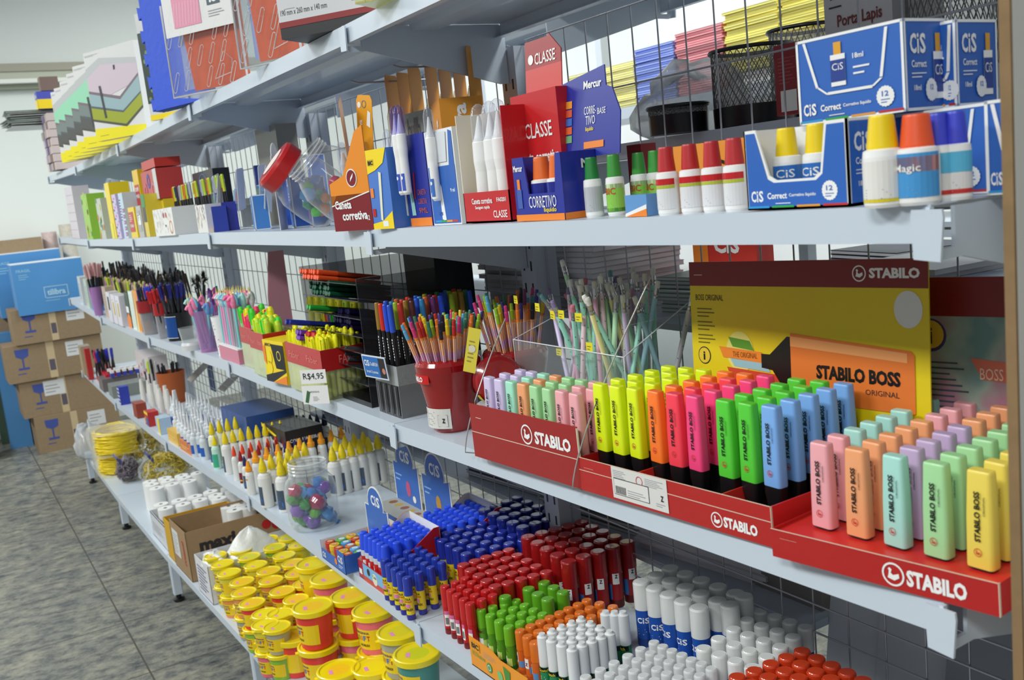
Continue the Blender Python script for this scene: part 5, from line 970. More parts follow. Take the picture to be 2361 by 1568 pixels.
# red and white trays of blue-nozzled glue
def make_bn(k):
    t = thing('glue_tube', 'glue', 'glue bottle'); m = MB(); m.lathe([(.010, 0), (.0125, .004), (.0125, .055)], RED, 14); m.lathe([(.0125, .055), (.0125, .068), (.0112, .072)], mat((200, 204, 214), .3), 14); f = cyl(0, 0, .0125, PI-.9); m.rect(f, .0, .012, .012, .036, mat((90, 150, 206)), .0004, 4); m.disc(f, .006, .026, .0035, WHITE, .0008, 8); m.rect(f, .014, .02, .022, .045, WHITE, .0004, 3); m.build('tube', t)
    m = MB(); m.lathe([(.0128, .07), (.0124, .085), (.0102, .107), (.0096, .112), (.007, .114)], mat((40, 80, 224), .4), 14); m.build('cap', t); return t
bn = Spawn(make_bn)
def bn_tray(label, x, y, w, d, rz, n, mcols, grp, sc=1.):
    t = thing('glue_display_box', label, 'display box', (x, y, sz('C', y)+.0005), (slope('C', y), 0, rz)); rd = mat((184, 26, 30), .35, coat=.2); m = MB(); hb = .13
    m.prism([(0, 0), (d, 0), (d, hb), (d*.9, hb), (0, .045)], 0, .002, rd, 'y'); m.prism([(0, 0), (d, 0), (d, hb), (d*.9, hb), (0, .045)], w-.002, w, rd, 'y'); m.box(d-.002, d, 0, w, 0, hb, WHITE); m.box(0, .002, 0, w, 0, .045, rd); m.box(0, d, 0, w, 0, .002, rd)
    m.prism([(0.002, 0.0), (d, 0), (d, hb), (d*.9, hb), (0.002, .045)], .002, .0026, mat((214, 208, 200)), 'y'); m.prism([(0.002, 0.0), (d, 0), (d, hb), (d*.9, hb), (0.002, .045)], w-.0026, w-.002, mat((214, 208, 200)), 'y'); m.build('tray', t)
    m = MB(); f = front(-.0004, w, 0); m.rect(f, w*.2, .0, w, .045, mat((120, 180, 220)), .0005); m.rect(f, w*.2, .0, w, .014, mat((200, 80, 60)), .0008); m.disc(f, w*.62, .022, .015, CREAM, .0009); m.text(f, 'Cola', w*.55, .024, .022, .008, GRN, .02, 0, .0012); m.disc(f, w*.4, .03, .009, DARK, .0009); m.rect(f, w*.04, .012, w*.15, .026, WHITE, .0006); m.build('print', t)
    for i in range(n):
        for j in range(mcols):
            lx = .018+j*(d-.034)/(mcols-1); ly = .02+i*(w-.038)/(n-1); c, s_ = math.cos(rz), math.sin(rz)
            X, Y = x+lx*c-ly*s_, y+lx*s_+ly*c; bn(0, (X, Y, sz('C', Y)+.0035), (0, 0, rr.uniform(-1, 1)), 'red glue tube with a blue nozzle cap in '+grp, 'blue-capped glue tubes in '+grp)
q = on('C', 985, 1352)
bn_tray('red cardboard display of blue-capped glue tubes, the front one', .004, 1.49, .17, .155, .0, 6, 5, 'the front red display')
bn_tray('red cardboard display of blue-capped glue tubes, the rear one', .185, 1.50, .17, .155, .0, 6, 5, 'the rear red display')
# tray of little round paint pots with CiS front
t = thing('paint_pot_tray', 'low blue and white tray of little coloured-lid pots with a CiS front', 'display box', (-.02, 1.69, sz('C', 1.7)+.0005), (slope('C', 1.7), 0, 0)); w, d = .17, .2; m = MB(); m.box(0, .0015, 0, .05, 0, .055, CB); m.box(0, .0015, .05, w, 0, .028, CB); m.box(0, d, w-.0015, w, 0, .05, CB); m.box(0.001, d, w-.003, w-.0015, 0, .05, PAPER); m.box(d-.0015, d, 0, w, 0, .055, PAPER); m.box(0, d, 0, w, 0, .0015, PAPER); m.box(.0, d, 0, .0015, 0, .05, CB); m.build('tray', t)
m = MB(); f = front(-.0004, w, 0); cis(m, f, w-.045, .025, .034, .018); cis(m, f, .01, .008, .024, .014); m.lines(f, w-.045, .01, w-.01, .02, 2, WHITE); m.disc(f, w-.062, .02, .009, ORG, .0006, 8); m.build('print', t)
LC = [(190, 50, 40), (70, 150, 210), (230, 200, 50), (90, 170, 50), (190, 50, 40), (90, 160, 220), (230, 190, 40), (210, 110, 40)]
def make_pp(k):
    t = thing('paint_pot', 'pot', 'paint pot'); m = MB(); m.lathe([(.0115, 0), (.0125, .03)], mat(tuple(min(255, int(c*.8+40)) for c in LC[k]), .4), 14); m.build('pot', t); m = MB(); m.lathe([(.0135, .028), (.0135, .042), (.0125, .0435), (.011, .0435), (.011, .0432), (0, .0432)], mat(LC[k], .35), 16); m.disc(plane((0, 0, .0437), (0, -1, 0), (1, 0, 0)), 0, 0, .0085, mat((200, 220, 226)) if k % 2 else mat((222, 150, 60)), .0003, 12); m.text(plane((0, 0, .0437), (0, -1, 0), (1, 0, 0)), 'CiS', -.006, -.003, .012, .006, WHITE, .0, 0, .0008); m.build('lid', t); return t
pp = Spawn(make_pp)
for i in range(5):
    for j in range(6):
        y = 1.71+.031*i; k = (i*2+j*3) % 8
        pp(k, (.0+.03*j, y+(.0 if j % 2 else .006), sz('C', y)+.0022), rr.uniform(-1, 1), 'tiny pot with a %s lid in the blue tray' % ('red', 'blue', 'yellow', 'green', 'red', 'blue', 'yellow', 'orange')[k], '%s-lidded pots in the blue tray' % ('red', 'blue', 'yellow', 'green', 'red', 'blue', 'yellow', 'orange')[k])
def arch(label, loc, w, h, rz, pic):
    t = thing('display_card', label, 'display card', loc, (0, 0, rz)); m = MB(); P = [(0, 0), (w, 0), (w, h*.62), (w*.82, h*.62)]+[(w*.5+w*.34*math.cos(a*PI/10), h*.68+h*.30*math.sin(a*PI/10)) for a in range(11)]+[(w*.18, h*.62), (0, h*.66)]
    m.prism(P, 0, .002, PAPER, 'x'); f = front(-.0003, w, 0); cx, cy = w/2, h/2; m.poly(f, [((w-a-cx)*.94+cx, (b-cy)*.95+cy) for a, b in P], CB, .0003); cis(m, f, w*.33, h*.66, w*.38, h*.17)
    if pic: m.disc(f, w*.55, h*.28, w*.09, mat(pic), .0008, 8, h*.12); m.disc(f, w*.75, h*.16, w*.06, PAPER, .0008); m.lines(f, w*.08, h*.36, w*.36, h*.5, 2, mat((150, 180, 220)))
    m.build('card', t); return t
arch('arched blue and white CiS card rising behind the front paint pot tray', (.10, 1.665, sz('C', 1.7)+.03), .15, .165, 0, None)
arch('left of two blue CiS back cards with a pink toy picture', (.27, 1.83, sz('C', 1.8)+.05), .17, .2, 0, (190, 80, 120))
arch('right of two blue CiS back cards with a pineapple picture', (.27, 1.64, sz('C', 1.7)+.05), .17, .2, 0, (190, 140, 50))
box_thing('display_box', 'dull blue tray with brown and yellow pictures behind the paint pots', 'display box', 'C', .19, 1.70, .3, .11, .06, (40, 76, 140), 0, None, 0, lambda m, f, s_, w, d, h: [m.disc(topf(0, w, h), w*(.1+.13*q), d*.5, .014, mat(((150, 90, 50), (190, 160, 60))[q % 2]), .0004, 8) for q in range(7)], None, None, (170, 170, 160))
# open plastic jar of sweets or toys
t = thing('plastic_jar', 'large open clear jar with a ribbed neck, wrapped coloured toys inside', 'jar', (.058, 2.13, sz('C', 2.13)+.0005)); s_ = .073; m = MB()
m.lathe([(.0, .002), (.05, 0), (s_-.006, .006), (s_, .03), (s_+.002, .11), (s_-.004, .14), (.054, .158), (.053, .165)], clear((236, 240, 240), .1), 32, cap=False)
for k in range(3): m.lathe([(.053, .162+k*.010), (.0565, .165+k*.010), (.0565, .168+k*.010), (.053, .172+k*.010)], clear((236, 240, 240), .28), 32, cap=False)
m.lathe([(.053, .19), (.056, .196), (.052, .199)], clear((240, 244, 244), .5), 32, cap=False); m.build('body', t)
R6 = random.Random(2); pal = [(80, 150, 210), (130, 90, 180), (60, 150, 70), (170, 40, 80), (110, 180, 60), (60, 120, 190)]
for i in range(36):
    a = R6.uniform(0, 6.28); rd = R6.uniform(.01, .05); z = .02+.105*(i/36); w_ = R6.uniform(.019, .027); m = MB(); c = mat(pal[i % 6], .2, coat=.7)
    m.lathe([(0, -w_), (w_*.9, -w_*.5), (w_, 0), (w_*.8, w_*.5), (0, w_*.9)], c, 8); m.add([(w_*.5, 0, 0), (w_*1.6, w_*.5, .003), (w_*1.6, -w_*.5, -.003)], [(0, 1, 2)], c); m.build('wrapped_toy', t, (rd*math.cos(a), rd*math.sin(a), z), (R6.uniform(0, 3), R6.uniform(0, 3), R6.uniform(0, 3)))

# ------------------------------------------------------------------ fourth shelf, far half: white glue, boxes and markers
def make_pva(k):
    """squeeze bottle: tip colour, radius, total height, kind"""
    tip, r, H, kind, body = k; t = thing('glue_bottle', 'glue bottle', 'glue bottle'); m = MB(); hs = H*(.58 if kind == 'clear' else .7); B_ = mat(body, .35, coat=.1)
    m.lathe([(r*.96, 0), (r, .003), (r, hs*.86), (r*.85, hs*.95), (r*.42, hs), (r*.42, hs+H*.05)], B_, 14); f = cyl(0, 0, r, PI-1.2)
    if kind == 'clear': m.rect(f, 0, H*.1, r*2.6, H*.34, mat((36, 90, 180)), .0004, 6); m.lines(f, r*.4, H*.2, r*1.8, H*.3, 2, WHITE, .0008)
    elif kind == 'dark': m.rect(f, r*.6, H*.06, r*2.2, H*.44, mat((70, 84, 100)), .0004, 5); m.disc(f, r*1.4, H*.16, r*.6, mat((50, 110, 200)), .0008, 12)
    elif kind == 'maroon': m.rect(f, r*.5, H*.1, r*1.9, H*.4, mat((120, 30, 50)), .0004, 5); m.rect(f, r*.6, H*.16, r*1.8, H*.2, mat((220, 180, 60)), .0008, 5)
    elif kind == 'text': m.lines(f, r*.5, H*.1, r*2.1, H*.45, 7, mat((110, 104, 100)), .0004); m.rect(f, r*.6, H*.46, r*1.9, H*.5, mat((200, 130, 60)), .0005, 4)
    elif kind == 'green': m.rect(f, 0, H*.06, r*2.8, H*.46, mat((60, 170, 130)), .0004, 7); m.disc(f, r*1.2, H*.28, r*.5, mat((90, 160, 210)), .0008, 10)
    m.build('bottle', t); c = MB(); T = mat(tip, .4)
    if kind == 'clear': c.lathe([(r*.62, hs+.001), (r*.62, hs+H*.06), (r*.36, hs+H*.08), (r*.22, H*.9), (r*.1, H)], T, 10)
    elif kind in ('text', 'fat'): c.lathe([(r*.8, hs+.001), (r*.8, hs+H*.11), (r*.6, hs+H*.12), (r*.3, H)], T, 12)
    else: c.lathe([(r*.62, hs+H*.02), (r*.6, hs+H*.09), (r*.45, H*.88), (r*.14, H)], T, 12)
    c.build('nozzle', t); return t
pva = Spawn(make_pva)
def row(key, n, a, b, label, group, s='C', dz=0.):
    H = key[2]; P = []
    for (u, v) in (a, b):
        z = ZP[s][2]+H
        for _ in range(12): q = at(u, v, 2, z); z = sz(s, q.y)+H+dz
        P.append(q)
    for i in range(n):
        q = P[0]+(P[1]-P[0])*(i/max(1, n-1)); pva(key, (q.x, q.y, sz(s, q.y)+.0004+dz), rr.uniform(-.5, .5), label, group)
YT = (234, 208, 16); WB = (224, 224, 220); CBd = (232, 230, 200)
row((YT, .019, .165, 'dark', CBd), 8, (485, 974), (612, 945), 'cream squeeze bottle with a yellow nozzle in the row farthest left', 'cream glue bottles, leftmost yellow-nozzle row')
row((YT, .019, .158, 'text', WB), 8, (516, 998), (640, 972), 'white squeeze bottle with a yellow nozzle in the second row', 'glue bottles, second yellow-nozzle row') if 0 else row((YT, .019, .16, 'dark', WB), 8, (516, 995), (645, 970), 'white squeeze bottle with a yellow nozzle in the second row', 'white glue bottles, second yellow-nozzle row')
pva((YT, .0165, .128, 'green', (190, 226, 210)), (lambda q: (q.x, q.y, sz('C', q.y)))(on('C', 504, 1080)), 0, 'pale green glue bottle with a yellow nozzle at the shelf lip')
row(((236, 72, 30), .0125, .125, '', WB), 11, (537, 1029), (728, 984), 'slim glue bottle with an orange-red nozzle', 'slim glue bottles with orange-red nozzles')
row(((150, 22, 30), .0125, .125, 'maroon', WB), 9, (552, 1040), (712, 990), 'slim glue bottle with a dark red nozzle', 'slim glue bottles with dark red nozzles')
row(((34, 34, 96), .0125, .118, 'dark', WB), 8, (562, 1052), (722, 1000), 'slim glue bottle with a navy nozzle', 'slim glue bottles with navy nozzles')
row(((244, 160, 30), .0165, .132, 'text', WB), 9, (587, 1040), (785, 985), 'glue bottle with a big orange screw nozzle', 'glue bottles with orange nozzles')
pva(((244, 160, 30), .0145, .115, 'text', WB), (lambda q: (q.x, q.y, sz('C', q.y)))(on('C', 582, 1140)), 0, 'small glue bottle with an orange nozzle at the very front of its row')
row((YT, .021, .16, 'dark', WB), 6, (602, 1056), (700, 1020), 'large white glue bottle with a yellow nozzle left of the clear jar', 'large yellow-nozzle bottles left of the jar')
row((YT, .022, .162, 'dark', WB), 3, (644, 1062), (672, 1052), 'large white glue bottle with a yellow nozzle just beside the clear jar', 'large yellow-nozzle bottles beside the jar')
row((YT, .022, .16, 'dark', WB), 6, (764, 1030), (868, 1003), 'large white glue bottle with a yellow nozzle right of the clear jar', 'large yellow-nozzle bottles right of the jar')
row((YT, .021, .16, 'dark', WB), 4, (772, 1008), (836, 996), 'large white glue bottle in the back row right of the jar', 'back row of yellow-nozzle bottles right of the jar')
row(((26, 26, 66), .018, .155, 'dark', WB), 6, (668, 958), (745, 955), 'glue bottle with a navy nozzle in the back row', 'glue bottles with navy nozzles at the back')
WT = (226, 228, 230)
for a, b, n, nm in (((428, 905), (448, 921), 4, 'first'), ((393, 912), (420, 930), 5, 'second'), ((454, 902), (480, 918), 4, 'third'), ((430, 950), (462, 975), 5, 'front'), ((461, 944), (490, 958), 4, 'fourth'), ((480, 932), (520, 944), 5, 'fifth'), ((508, 925), (560, 948), 7, 'sixth'), ((475, 955), (500, 965), 3, 'seventh'), ((400, 935), (425, 955), 4, 'x'), ((440, 930), (462, 944), 4, 'y'), ((410, 948), (440, 970), 5, 'z')):
    row((WT, .0165, .15, 'clear', (206, 214, 218)), n, a, b, 'clear glue bottle with a long white nozzle and blue label', 'clear glue bottles with long white nozzles')
pva((WT, .03, .175, 'clear', (206, 214, 218)), (lambda q: (q.x, q.y, sz('C', q.y)))(on('C', 412, 985)), 0, 'large clear glue bottle with a white nozzle and blue label')
for i in range(9):
    q = on('C', 322+i*7, 945+i*4.5)
    t = thing('glue_stick_refill', 'white stick standing in the red box, %s' % 'row', 'glue stick', (q.x+.03+.02*(i % 3), q.y, sz('C', q.y)+.04)); t['label'] = 'long white tapered tube standing up in the red and brown boxes'; t['group'] = 'white tapered tubes'; m = MB(); m.lathe([(.013, 0), (.014, .06), (.009, .115), (.009, .12)], mat((222, 220, 214), .35), 10); m.build('tube', t)
BXC = [((318, 966), .1, .075, (150, 60, 40), 'brown and red box holding the white tapered tubes', 0), ((345, 985), .09, .07, (190, 40, 36), 'red box with a yellow and blue top at the shelf lip', 1), ((372, 1003), .09, .075, (176, 200, 220), 'pale blue and yellow box left of the white nozzles', 2), ((412, 1030), .2, .055, (226, 180, 70), 'yellow cardboard tray front under the clear glue bottles', 3), ((447, 1055), .24, .045, (214, 120, 46), 'orange cardboard strip in front of the glue bottles', 3), ((280, 935), .06, .1, (40, 60, 170), 'upright blue sharpener strip with white bands', 4), ((262, 920), .14, .07, (130, 136, 130), 'grey-green box of small metal tubes', 5), ((240, 905), .15, .075, (110, 104, 104), 'grey tray of white and brown erasers', 5)]
for i, ((u, v), w, h, c, lb, kd) in enumerate(BXC):
    q = on('C', u, v)
    def deco(m, f, s_, w, d, h, kd=kd):
        if kd == 1: m.rect(f, 0, h*.8, w, h, YL, .0006); m.rect(f, w*.5, 0, w, h*.6, CB, .0006); m.ring(f, w*.3, h*.4, .015, .004, YL, .001)
        if kd == 3: m.lines(f, w*.1, h*.3, w*.8, h*.7, 2, mat((240, 210, 120)))
        if kd == 2: m.rect(f, w*.5, 0, w, h, YL, .0006)
        if kd == 4:
            for k in range(5): m.rect(f, 0, h*(.05+.2*k), w, h*(.12+.2*k), WHITE, .0006)
    box_thing('stationery_carton', lb, 'box', 'C', q.x, q.y, w, .05 if kd != 5 else .2, h, c, 0, None, 0, deco)
for i in range(10):
    q = on('C', 255, 905); t = thing('eraser', 'small white and blue eraser on the grey tray', 'eraser', (q.x+.02+.035*(i % 5), q.y+.02+.09*(i//5), sz('C', q.y)+.082), 0, 'erasers on the grey trays'); m = MB(); m.box(0, .02, 0, .03, 0, .025, mat((50, 70, 170) if i < 5 else (90, 60, 50))); m.box(0, .02, 0, .03, .025, .04, WHITE); m.build('block', t)
dark_pens(.05, 5.8, 22, .06, .05, 'markers at the far end of the fourth shelf', [(50, 60, 190), (22, 22, 26), (200, 50, 90), (60, 60, 180), (30, 30, 34)], 31, .17, 'C', 'white-bodied marker with a coloured cap at the carton end')
box_thing('marker_carton', 'red and white HK marker box at the far end', 'box', 'C', .02, 5.62, .4, .08, .09, (190, 30, 50), 0, None, 0, lambda m, f, s_, w, d, h: m.text(f, 'HKHK', w*.1, h*.3, w*.7, h*.4, WHITE, .03))
box_thing('marker_carton', 'thin red upright box at the far end of the fourth shelf', 'box', 'C', -.02, 6.05, .05, .03, .2, (176, 40, 40))
box_thing('stationery_carton', 'cream and brown thin box at the last bracket', 'box', 'C', -.02, 6.25, .1, .06, .19, (170, 150, 120))
for i in range(5):
    dp(('dp', ((22, 22, 26), (190, 190, 192), (200, 230, 60))[i % 3], .19), (.18+.03*(i % 2), 5.0+.06*i, sz('C', 5)+.02), (0, 0, 0), 'thick marker standing right of the HK box', 'thick markers at the back of the fourth shelf')
t = cup_of('pencil_bucket', 'orange-brown bucket with black marks and dark contents at the back', 'C', .24, 4.85, .06, .075, .17, mat((170, 84, 34), .5), 20)
dark_pens(.24, 4.85, 12, .05, .05, 'dark markers in the orange bucket', [(20, 22, 34), (30, 30, 40)], 33, .16, 'C', 'dark marker in the orange bucket')
box_thing('glue_carton', 'dull blue carton with a lid at the back of the fourth shelf', 'box', 'C', .16, 3.12, .38, .19, .17, (44, 78, 140), .0, None, 0, None, None, None, (50, 76, 126))
box_thing('glue_carton', 'black carton with a yellow slash and a blue splash picture', 'box', 'C', .2, 2.78, .28, .14, .15, (22, 24, 30), .0, None, 0, lambda m, f, s_, w, d, h: (m.poly(f, [(0, h), (0, h*.9), (w*.6, h*.76), (w*.62, h*.82)], YL, .0006), m.text(f, 'COLA MADEIRA', w*.1, h*.55, w*.75, h*.12, WHITE, .03), m.disc(s_, d*.5, h*.3, h*.2, mat((60, 140, 190)), .0006), m.text(s_, 'COLA MADEIRA', d*.1, h*.7, d*.8, h*.08, WHITE, .02)))
for i, (u, v) in ((0, (470, 905)), (2, (400, 880))):
    q = on('C', u, v+40); m = MB(); m.add([(0, 0, 0), (.12, 0, .09), (.12, .13, .09), (0, .13, 0), (.001, 0, -.002), (.121, 0, .088), (.121, .13, .088), (.001, .13, -.002)], [(0, 1, 2, 3), (7, 6, 5, 4), (0, 4, 5, 1), (1, 5, 6, 2), (2, 6, 7, 3), (3, 7, 4, 0)], mat((196, 190, 178), .7)); m.box(.119, .121, 0, .13, -.08, .09, mat((70, 110, 160)))
    t = thing('box_flap', 'raised grey-white cardboard flap among the clear glue bottles, the %s one' % ('middle', 'near', 'far')[i], 'box flap', (q.x+.1, q.y-.06, sz('C', q.y)+.082)); m.build('flap', t)

# ------------------------------------------------------------------ bottom shelf: clay tubs
TC = {'yellow': (222, 212, 60), 'orange': (232, 150, 80), 'red': (226, 60, 50), 'pink': (236, 110, 130), 'green': (140, 190, 60), 'teal': (70, 140, 130), 'grey': (170, 168, 150)}
def make_tub(k):
    col, r, H = k; t = thing('clay_tub', 'tub', 'tub'); m = MB(); c = mat(TC[col], .4, coat=.2); ro = r*.93
    m.lathe([(r*.72, 0), (r*.76, .003), (ro*.97, H*.88)], c, 24); f = lambda a, b, h=.0004: Vector(((r*.76+(ro*.97-r*.76)*b/(H*.88)+h)*math.cos(PI-1.2+a/r), (r*.76+(ro*.97-r*.76)*b/(H*.88)+h)*math.sin(PI-1.2+a/r), b))
    m.rect(f, -.3*r, H*.16, r*2.9, H*.66, mat((240, 206, 20), .4, coat=.2), .0005, 14)
    m.text(f, 'MASSINHA', r*1.05, H*.55, r*.9, H*.06, mat((90, 40, 110)), .02, 0, .001); 
    for q, (ch, cc) in enumerate(zip('SOFT', ((90, 170, 60), (230, 120, 40), (60, 110, 190), (200, 40, 40)))): m.text(f, ch, r*(1.05+.24*q), H*.38, r*.19, H*.13, mat(cc), .04, 0, .001)
    m.text(f, 'ACRILEX', r*1.2, H*.24, r*.7, H*.06, BLACK, .03, 0, .001); m.rect(f, r*.08, H*.2, r*.4, H*.42, WHITE, .001, 3); m.rect(f, r*.14, H*.24, r*.24, H*.4, DARK, .0014, 2); m.rect(f, r*.46, H*.26, r*.85, H*.4, mat((222, 216, 170)), .001, 3); m.lines(f, r*.3, H*.46, r*.9, H*.58, 3, mat((150, 130, 40)), .001); m.disc(f, r*.9, H*.6, r*.1, mat((60, 60, 90)), .001, 12); m.build('pot', t)
    m = MB(); Y = mat((240, 216, 14), .3, coat=.4); m.lathe([(r*.98, H*.86), (r, H*.87), (r*1.01, H*.985), (r*.97, H), (r*.9, H), (r*.87, H*.972), (0, H*.965)], Y, 28); m.box(-r*1.12, -r*.95, -r*.12, r*.12, H*.87, H*.885, Y); m.build('lid', t)
    m = MB(); f = plane((0, 0, H*.966), (0, -1, 0), (1, 0, 0)); m.rect(f, -r*.1, -r*.45, r*.3, -r*.27, mat((226, 140, 190), .6), .0006); m.build('price_sticker', t)
    m = MB(); m.disc(f, 0, 0, r*.7, mat({'yellow': (240, 220, 20), 'orange': (244, 196, 30), 'red': (244, 194, 34), 'pink': (240, 200, 30), 'green': (210, 208, 16), 'teal': (206, 206, 20), 'grey': (222, 206, 24)}[col], .35), .0004, 24) ; m.build('lid_window', t); return t
tub = Spawn(make_tub)
def tz(u, v): 
    u = 450+u/3.663; v = 1140+v/3.663; z = .45
    for _ in range(8): q = at(u, v, 2, z); z = sz('D', q.y)+.166
    return q
SM = [(170, 510, 'yellow'), (230, 580, 'yellow'), (285, 655, 'yellow'), (390, 460, 'green'), (455, 520, 'green'), (510, 590, 'yellow'), (620, 640, 'orange'), (640, 720, 'orange'), (395, 730, 'orange'), (410, 820, 'orange'), (735, 810, 'red'), (480, 910, 'red'), (610, 370, 'green'), (670, 440, 'green'), (750, 510, 'yellow'), (830, 575, 'orange'), (860, 660, 'orange'), (590, 1000, 'yellow'), (850, 880, 'red'), (930, 745, 'red'), (790, 360, 'green'), (880, 420, 'yellow'), (715, 1000, 'yellow'), (690, 1110, 'grey'), (590, 1090, 'yellow')]
for i, (u, v, c) in enumerate(SM):
    q = tz(u, v); b0 = sz('D', q.y)
    for lv in (0, 1): tub((c if lv else ('pink', 'grey', 'orange', 'green')[i % 4], .043, .083), (q.x, q.y, b0+.0005+lv*.0825), rr.uniform(-.5, .5), 'small yellow-lidded clay tub, %s layer of the stacks on the bottom shelf' % ('lower', 'top')[lv], 'small clay tubs, %s layer' % ('lower', 'top')[lv])
R8 = .062
BT = [(990, 930, 'red', 2, 'large red clay tub with a pink sticker standing tallest at the front'), (1505, 1440, 'yellow', 1, 'large clay tub with a bright yellow-green lid at the bottom edge'), (1210, 1470, 'orange', 1, 'large clay tub with an orange-tinted lid at the bottom edge'), (1870, 1325, 'teal', 2, 'large clay tub with a grey-green rim under the shelf bracket'),
      (1310, 840, 'red', 2, 'large clay tub with a red band right of the tall red one'), (1500, 960, 'pink', 2, 'large clay tub with a pink band, right of the red-banded one'), (1720, 1140, 'grey', 2, 'large clay tub with a dull lid under the shelf lip'), (1130, 690, 'pink', 2, 'large clay tub behind the tall red one'), (1000, 570, 'yellow', 2, 'large clay tub close under the fourth shelf'), (840, 1180, 'red', 1, 'large clay tub with an orange lid left of the lower tub')]
for i, (u, v, c, n, lb) in enumerate(BT):
    U = 450+u/3.663; V = 1140+v/3.663; z = .55; H = .125
    for _ in range(8): q = at(U, V, 2, z); z = sz('D', q.y)+(H*2 if n == 2 else H*1.0)
    if n == 1 and q.x > .1: q.x = .1
    for lv in range(n):
        tub((c if lv == n-1 else ('red', 'pink', 'green')[i % 3], .062, H), (q.x, q.y, sz('D', q.y)+.0005+lv*(H-.0015)), rr.uniform(-.4, .4)-.2, lb if lv == n-1 else 'large clay tub at the base of a stack, carrying another', None if lv == n-1 else 'large clay tubs under other tubs')
# paper rolls, cartons, bags
def make_roll(k):
    t = thing('paper_roll', 'roll', 'paper roll'); m = MB(); r, h = .036, .075; m.lathe([(r*.985, 0), (r, .002), (r, h-.002), (r*.98, h), (.0085, h), (.0085, h-.02), (0, h-.02)], mat((232, 232, 230), .7), 22); m.build('roll', t); m = MB(); m.disc(plane((0, 0, h-.0195), (0, -1, 0), (1, 0, 0)), 0, 0, .0084, BLACK, .0003, 12); m.lathe([(.0086, h-.02), (.0086, h+.0004)], mat((60, 50, 50)), 12, cap=False); m.build('core', t); return t
roll = Spawn(make_roll)
def rollz(u, v, H):
    z = .4
    for _ in range(8): q = at(u, v, 2, z); z = sz('D', q.y)+H
    return q
for i, (u, v) in enumerate(((345, 1110), (350, 1117), (361, 1125), (380, 1102), (387, 1108), (397, 1116), (418, 1096), (425, 1101), (436, 1109), (455, 1090))):
    q = rollz(u, v, .15); i < 10 and roll(0, (q.x, q.y, sz('D', q.y)+.0755), 0, 'white paper roll on end in the shrink-wrapped pack', 'paper rolls in the wrapped pack'); roll(0, (q.x, q.y, sz('D', q.y)+.0005), 0, 'white paper roll on end, lower layer of the wrapped pack', 'paper rolls, lower layer')
for i, (u, v) in enumerate(((371, 1162), (381, 1171), (412, 1153), (422, 1162), (450, 1144), (461, 1152), (485, 1133), (497, 1141), (505, 1148), (525, 1124), (535, 1132))):
    q = rollz(u, v, .13); roll(0, (q.x, q.y, sz('D', q.y)+.055), 0, 'white paper roll on end in the open white carton', 'paper rolls in the white carton')
for i, (u, v) in enumerate(((527, 1167), (541, 1175), (557, 1160), (570, 1168))):
    q = rollz(u, v, .2); roll(0, (q.x, q.y, sz('D', q.y)+.125), 0, 'white paper roll at the back of the kraft carton', 'paper rolls in the kraft carton')
def open_carton(name, label, y0, y1, x0, x1, h, col, flap=None, deco=None, inner=None):
    t = thing(name, label, 'carton', (x0, y0, sz('D', y0)+.0005), (slope('D', (y0+y1)/2), 0, 0)); w, d = y1-y0, x1-x0; m = MB(); c = mat(col, .75, noise=.1); e = .003
    m.box(0, e, 0, w, 0, h, c); m.box(d-e, d, 0, w, 0, h, c); m.box(0, d, 0, e, 0, h, c); m.box(0, d, w-e, w, 0, h, c); m.box(0, d, 0, w, 0, e, c); m.build('carton', t)
    if deco: m = MB(); deco(m, front(-.0004, w, 0), side(0, -.0004, 0), w, d, h); m.build('print', t)
    return t
open_carton('roll_carton', 'open white carton of paper rolls with a dark blue rim', 3.93, 4.3, -.06, .34, .12, (206, 208, 212), None, lambda m, f, s_, w, d, h: (m.rect(f, 0, h*.95, w, h, mat((30, 34, 70)), .0006), m.rect(s_, 0, h*.95, d, h, mat((30, 34, 70)), .0006), m.lines(f, w*.1, h*.3, w*.8, h*.7, 5, GREY)))
open_carton('roll_carton', 'narrow mustard yellow carton between the white and kraft ones', 3.76, 3.9, -.07, .22, .18, (206, 160, 30))
open_carton('kraft_carton', 'open kraft carton printed maxi on its side, white label on the front', 3.42, 3.73, -.075, .34, .21, (158, 128, 92), None, lambda m, f, s_, w, d, h: (m.text(s_, 'maxi', d*.12, h*.52, d*.36, h*.28, mat((40, 34, 34)), .05), m.rect(f, w*.12, h*.3, w*.5, h*.85, mat((214, 214, 212)), .0006), m.lines(f, w*.16, h*.36, w*.44, h*.8, 8, GREY, .001), m.text(f, 'maxi', w*.8, h*.25, h*.5, w*.12, RED, .04, 1), m.disc(s_, d*.8, h*.75, .02, RED), m.disc(s_, d*.9, h*.7, .02, RED)))
open_carton('white_carton', 'small white carton with blue print holding white plastic bags', 3.08, 3.3, -.075, .3, .15, (214, 214, 216), None, lambda m, f, s_, w, d, h: m.lines(f, w*.15, h*.15, w*.85, h*.85, 8, mat((90, 90, 130)), .0006, .4))
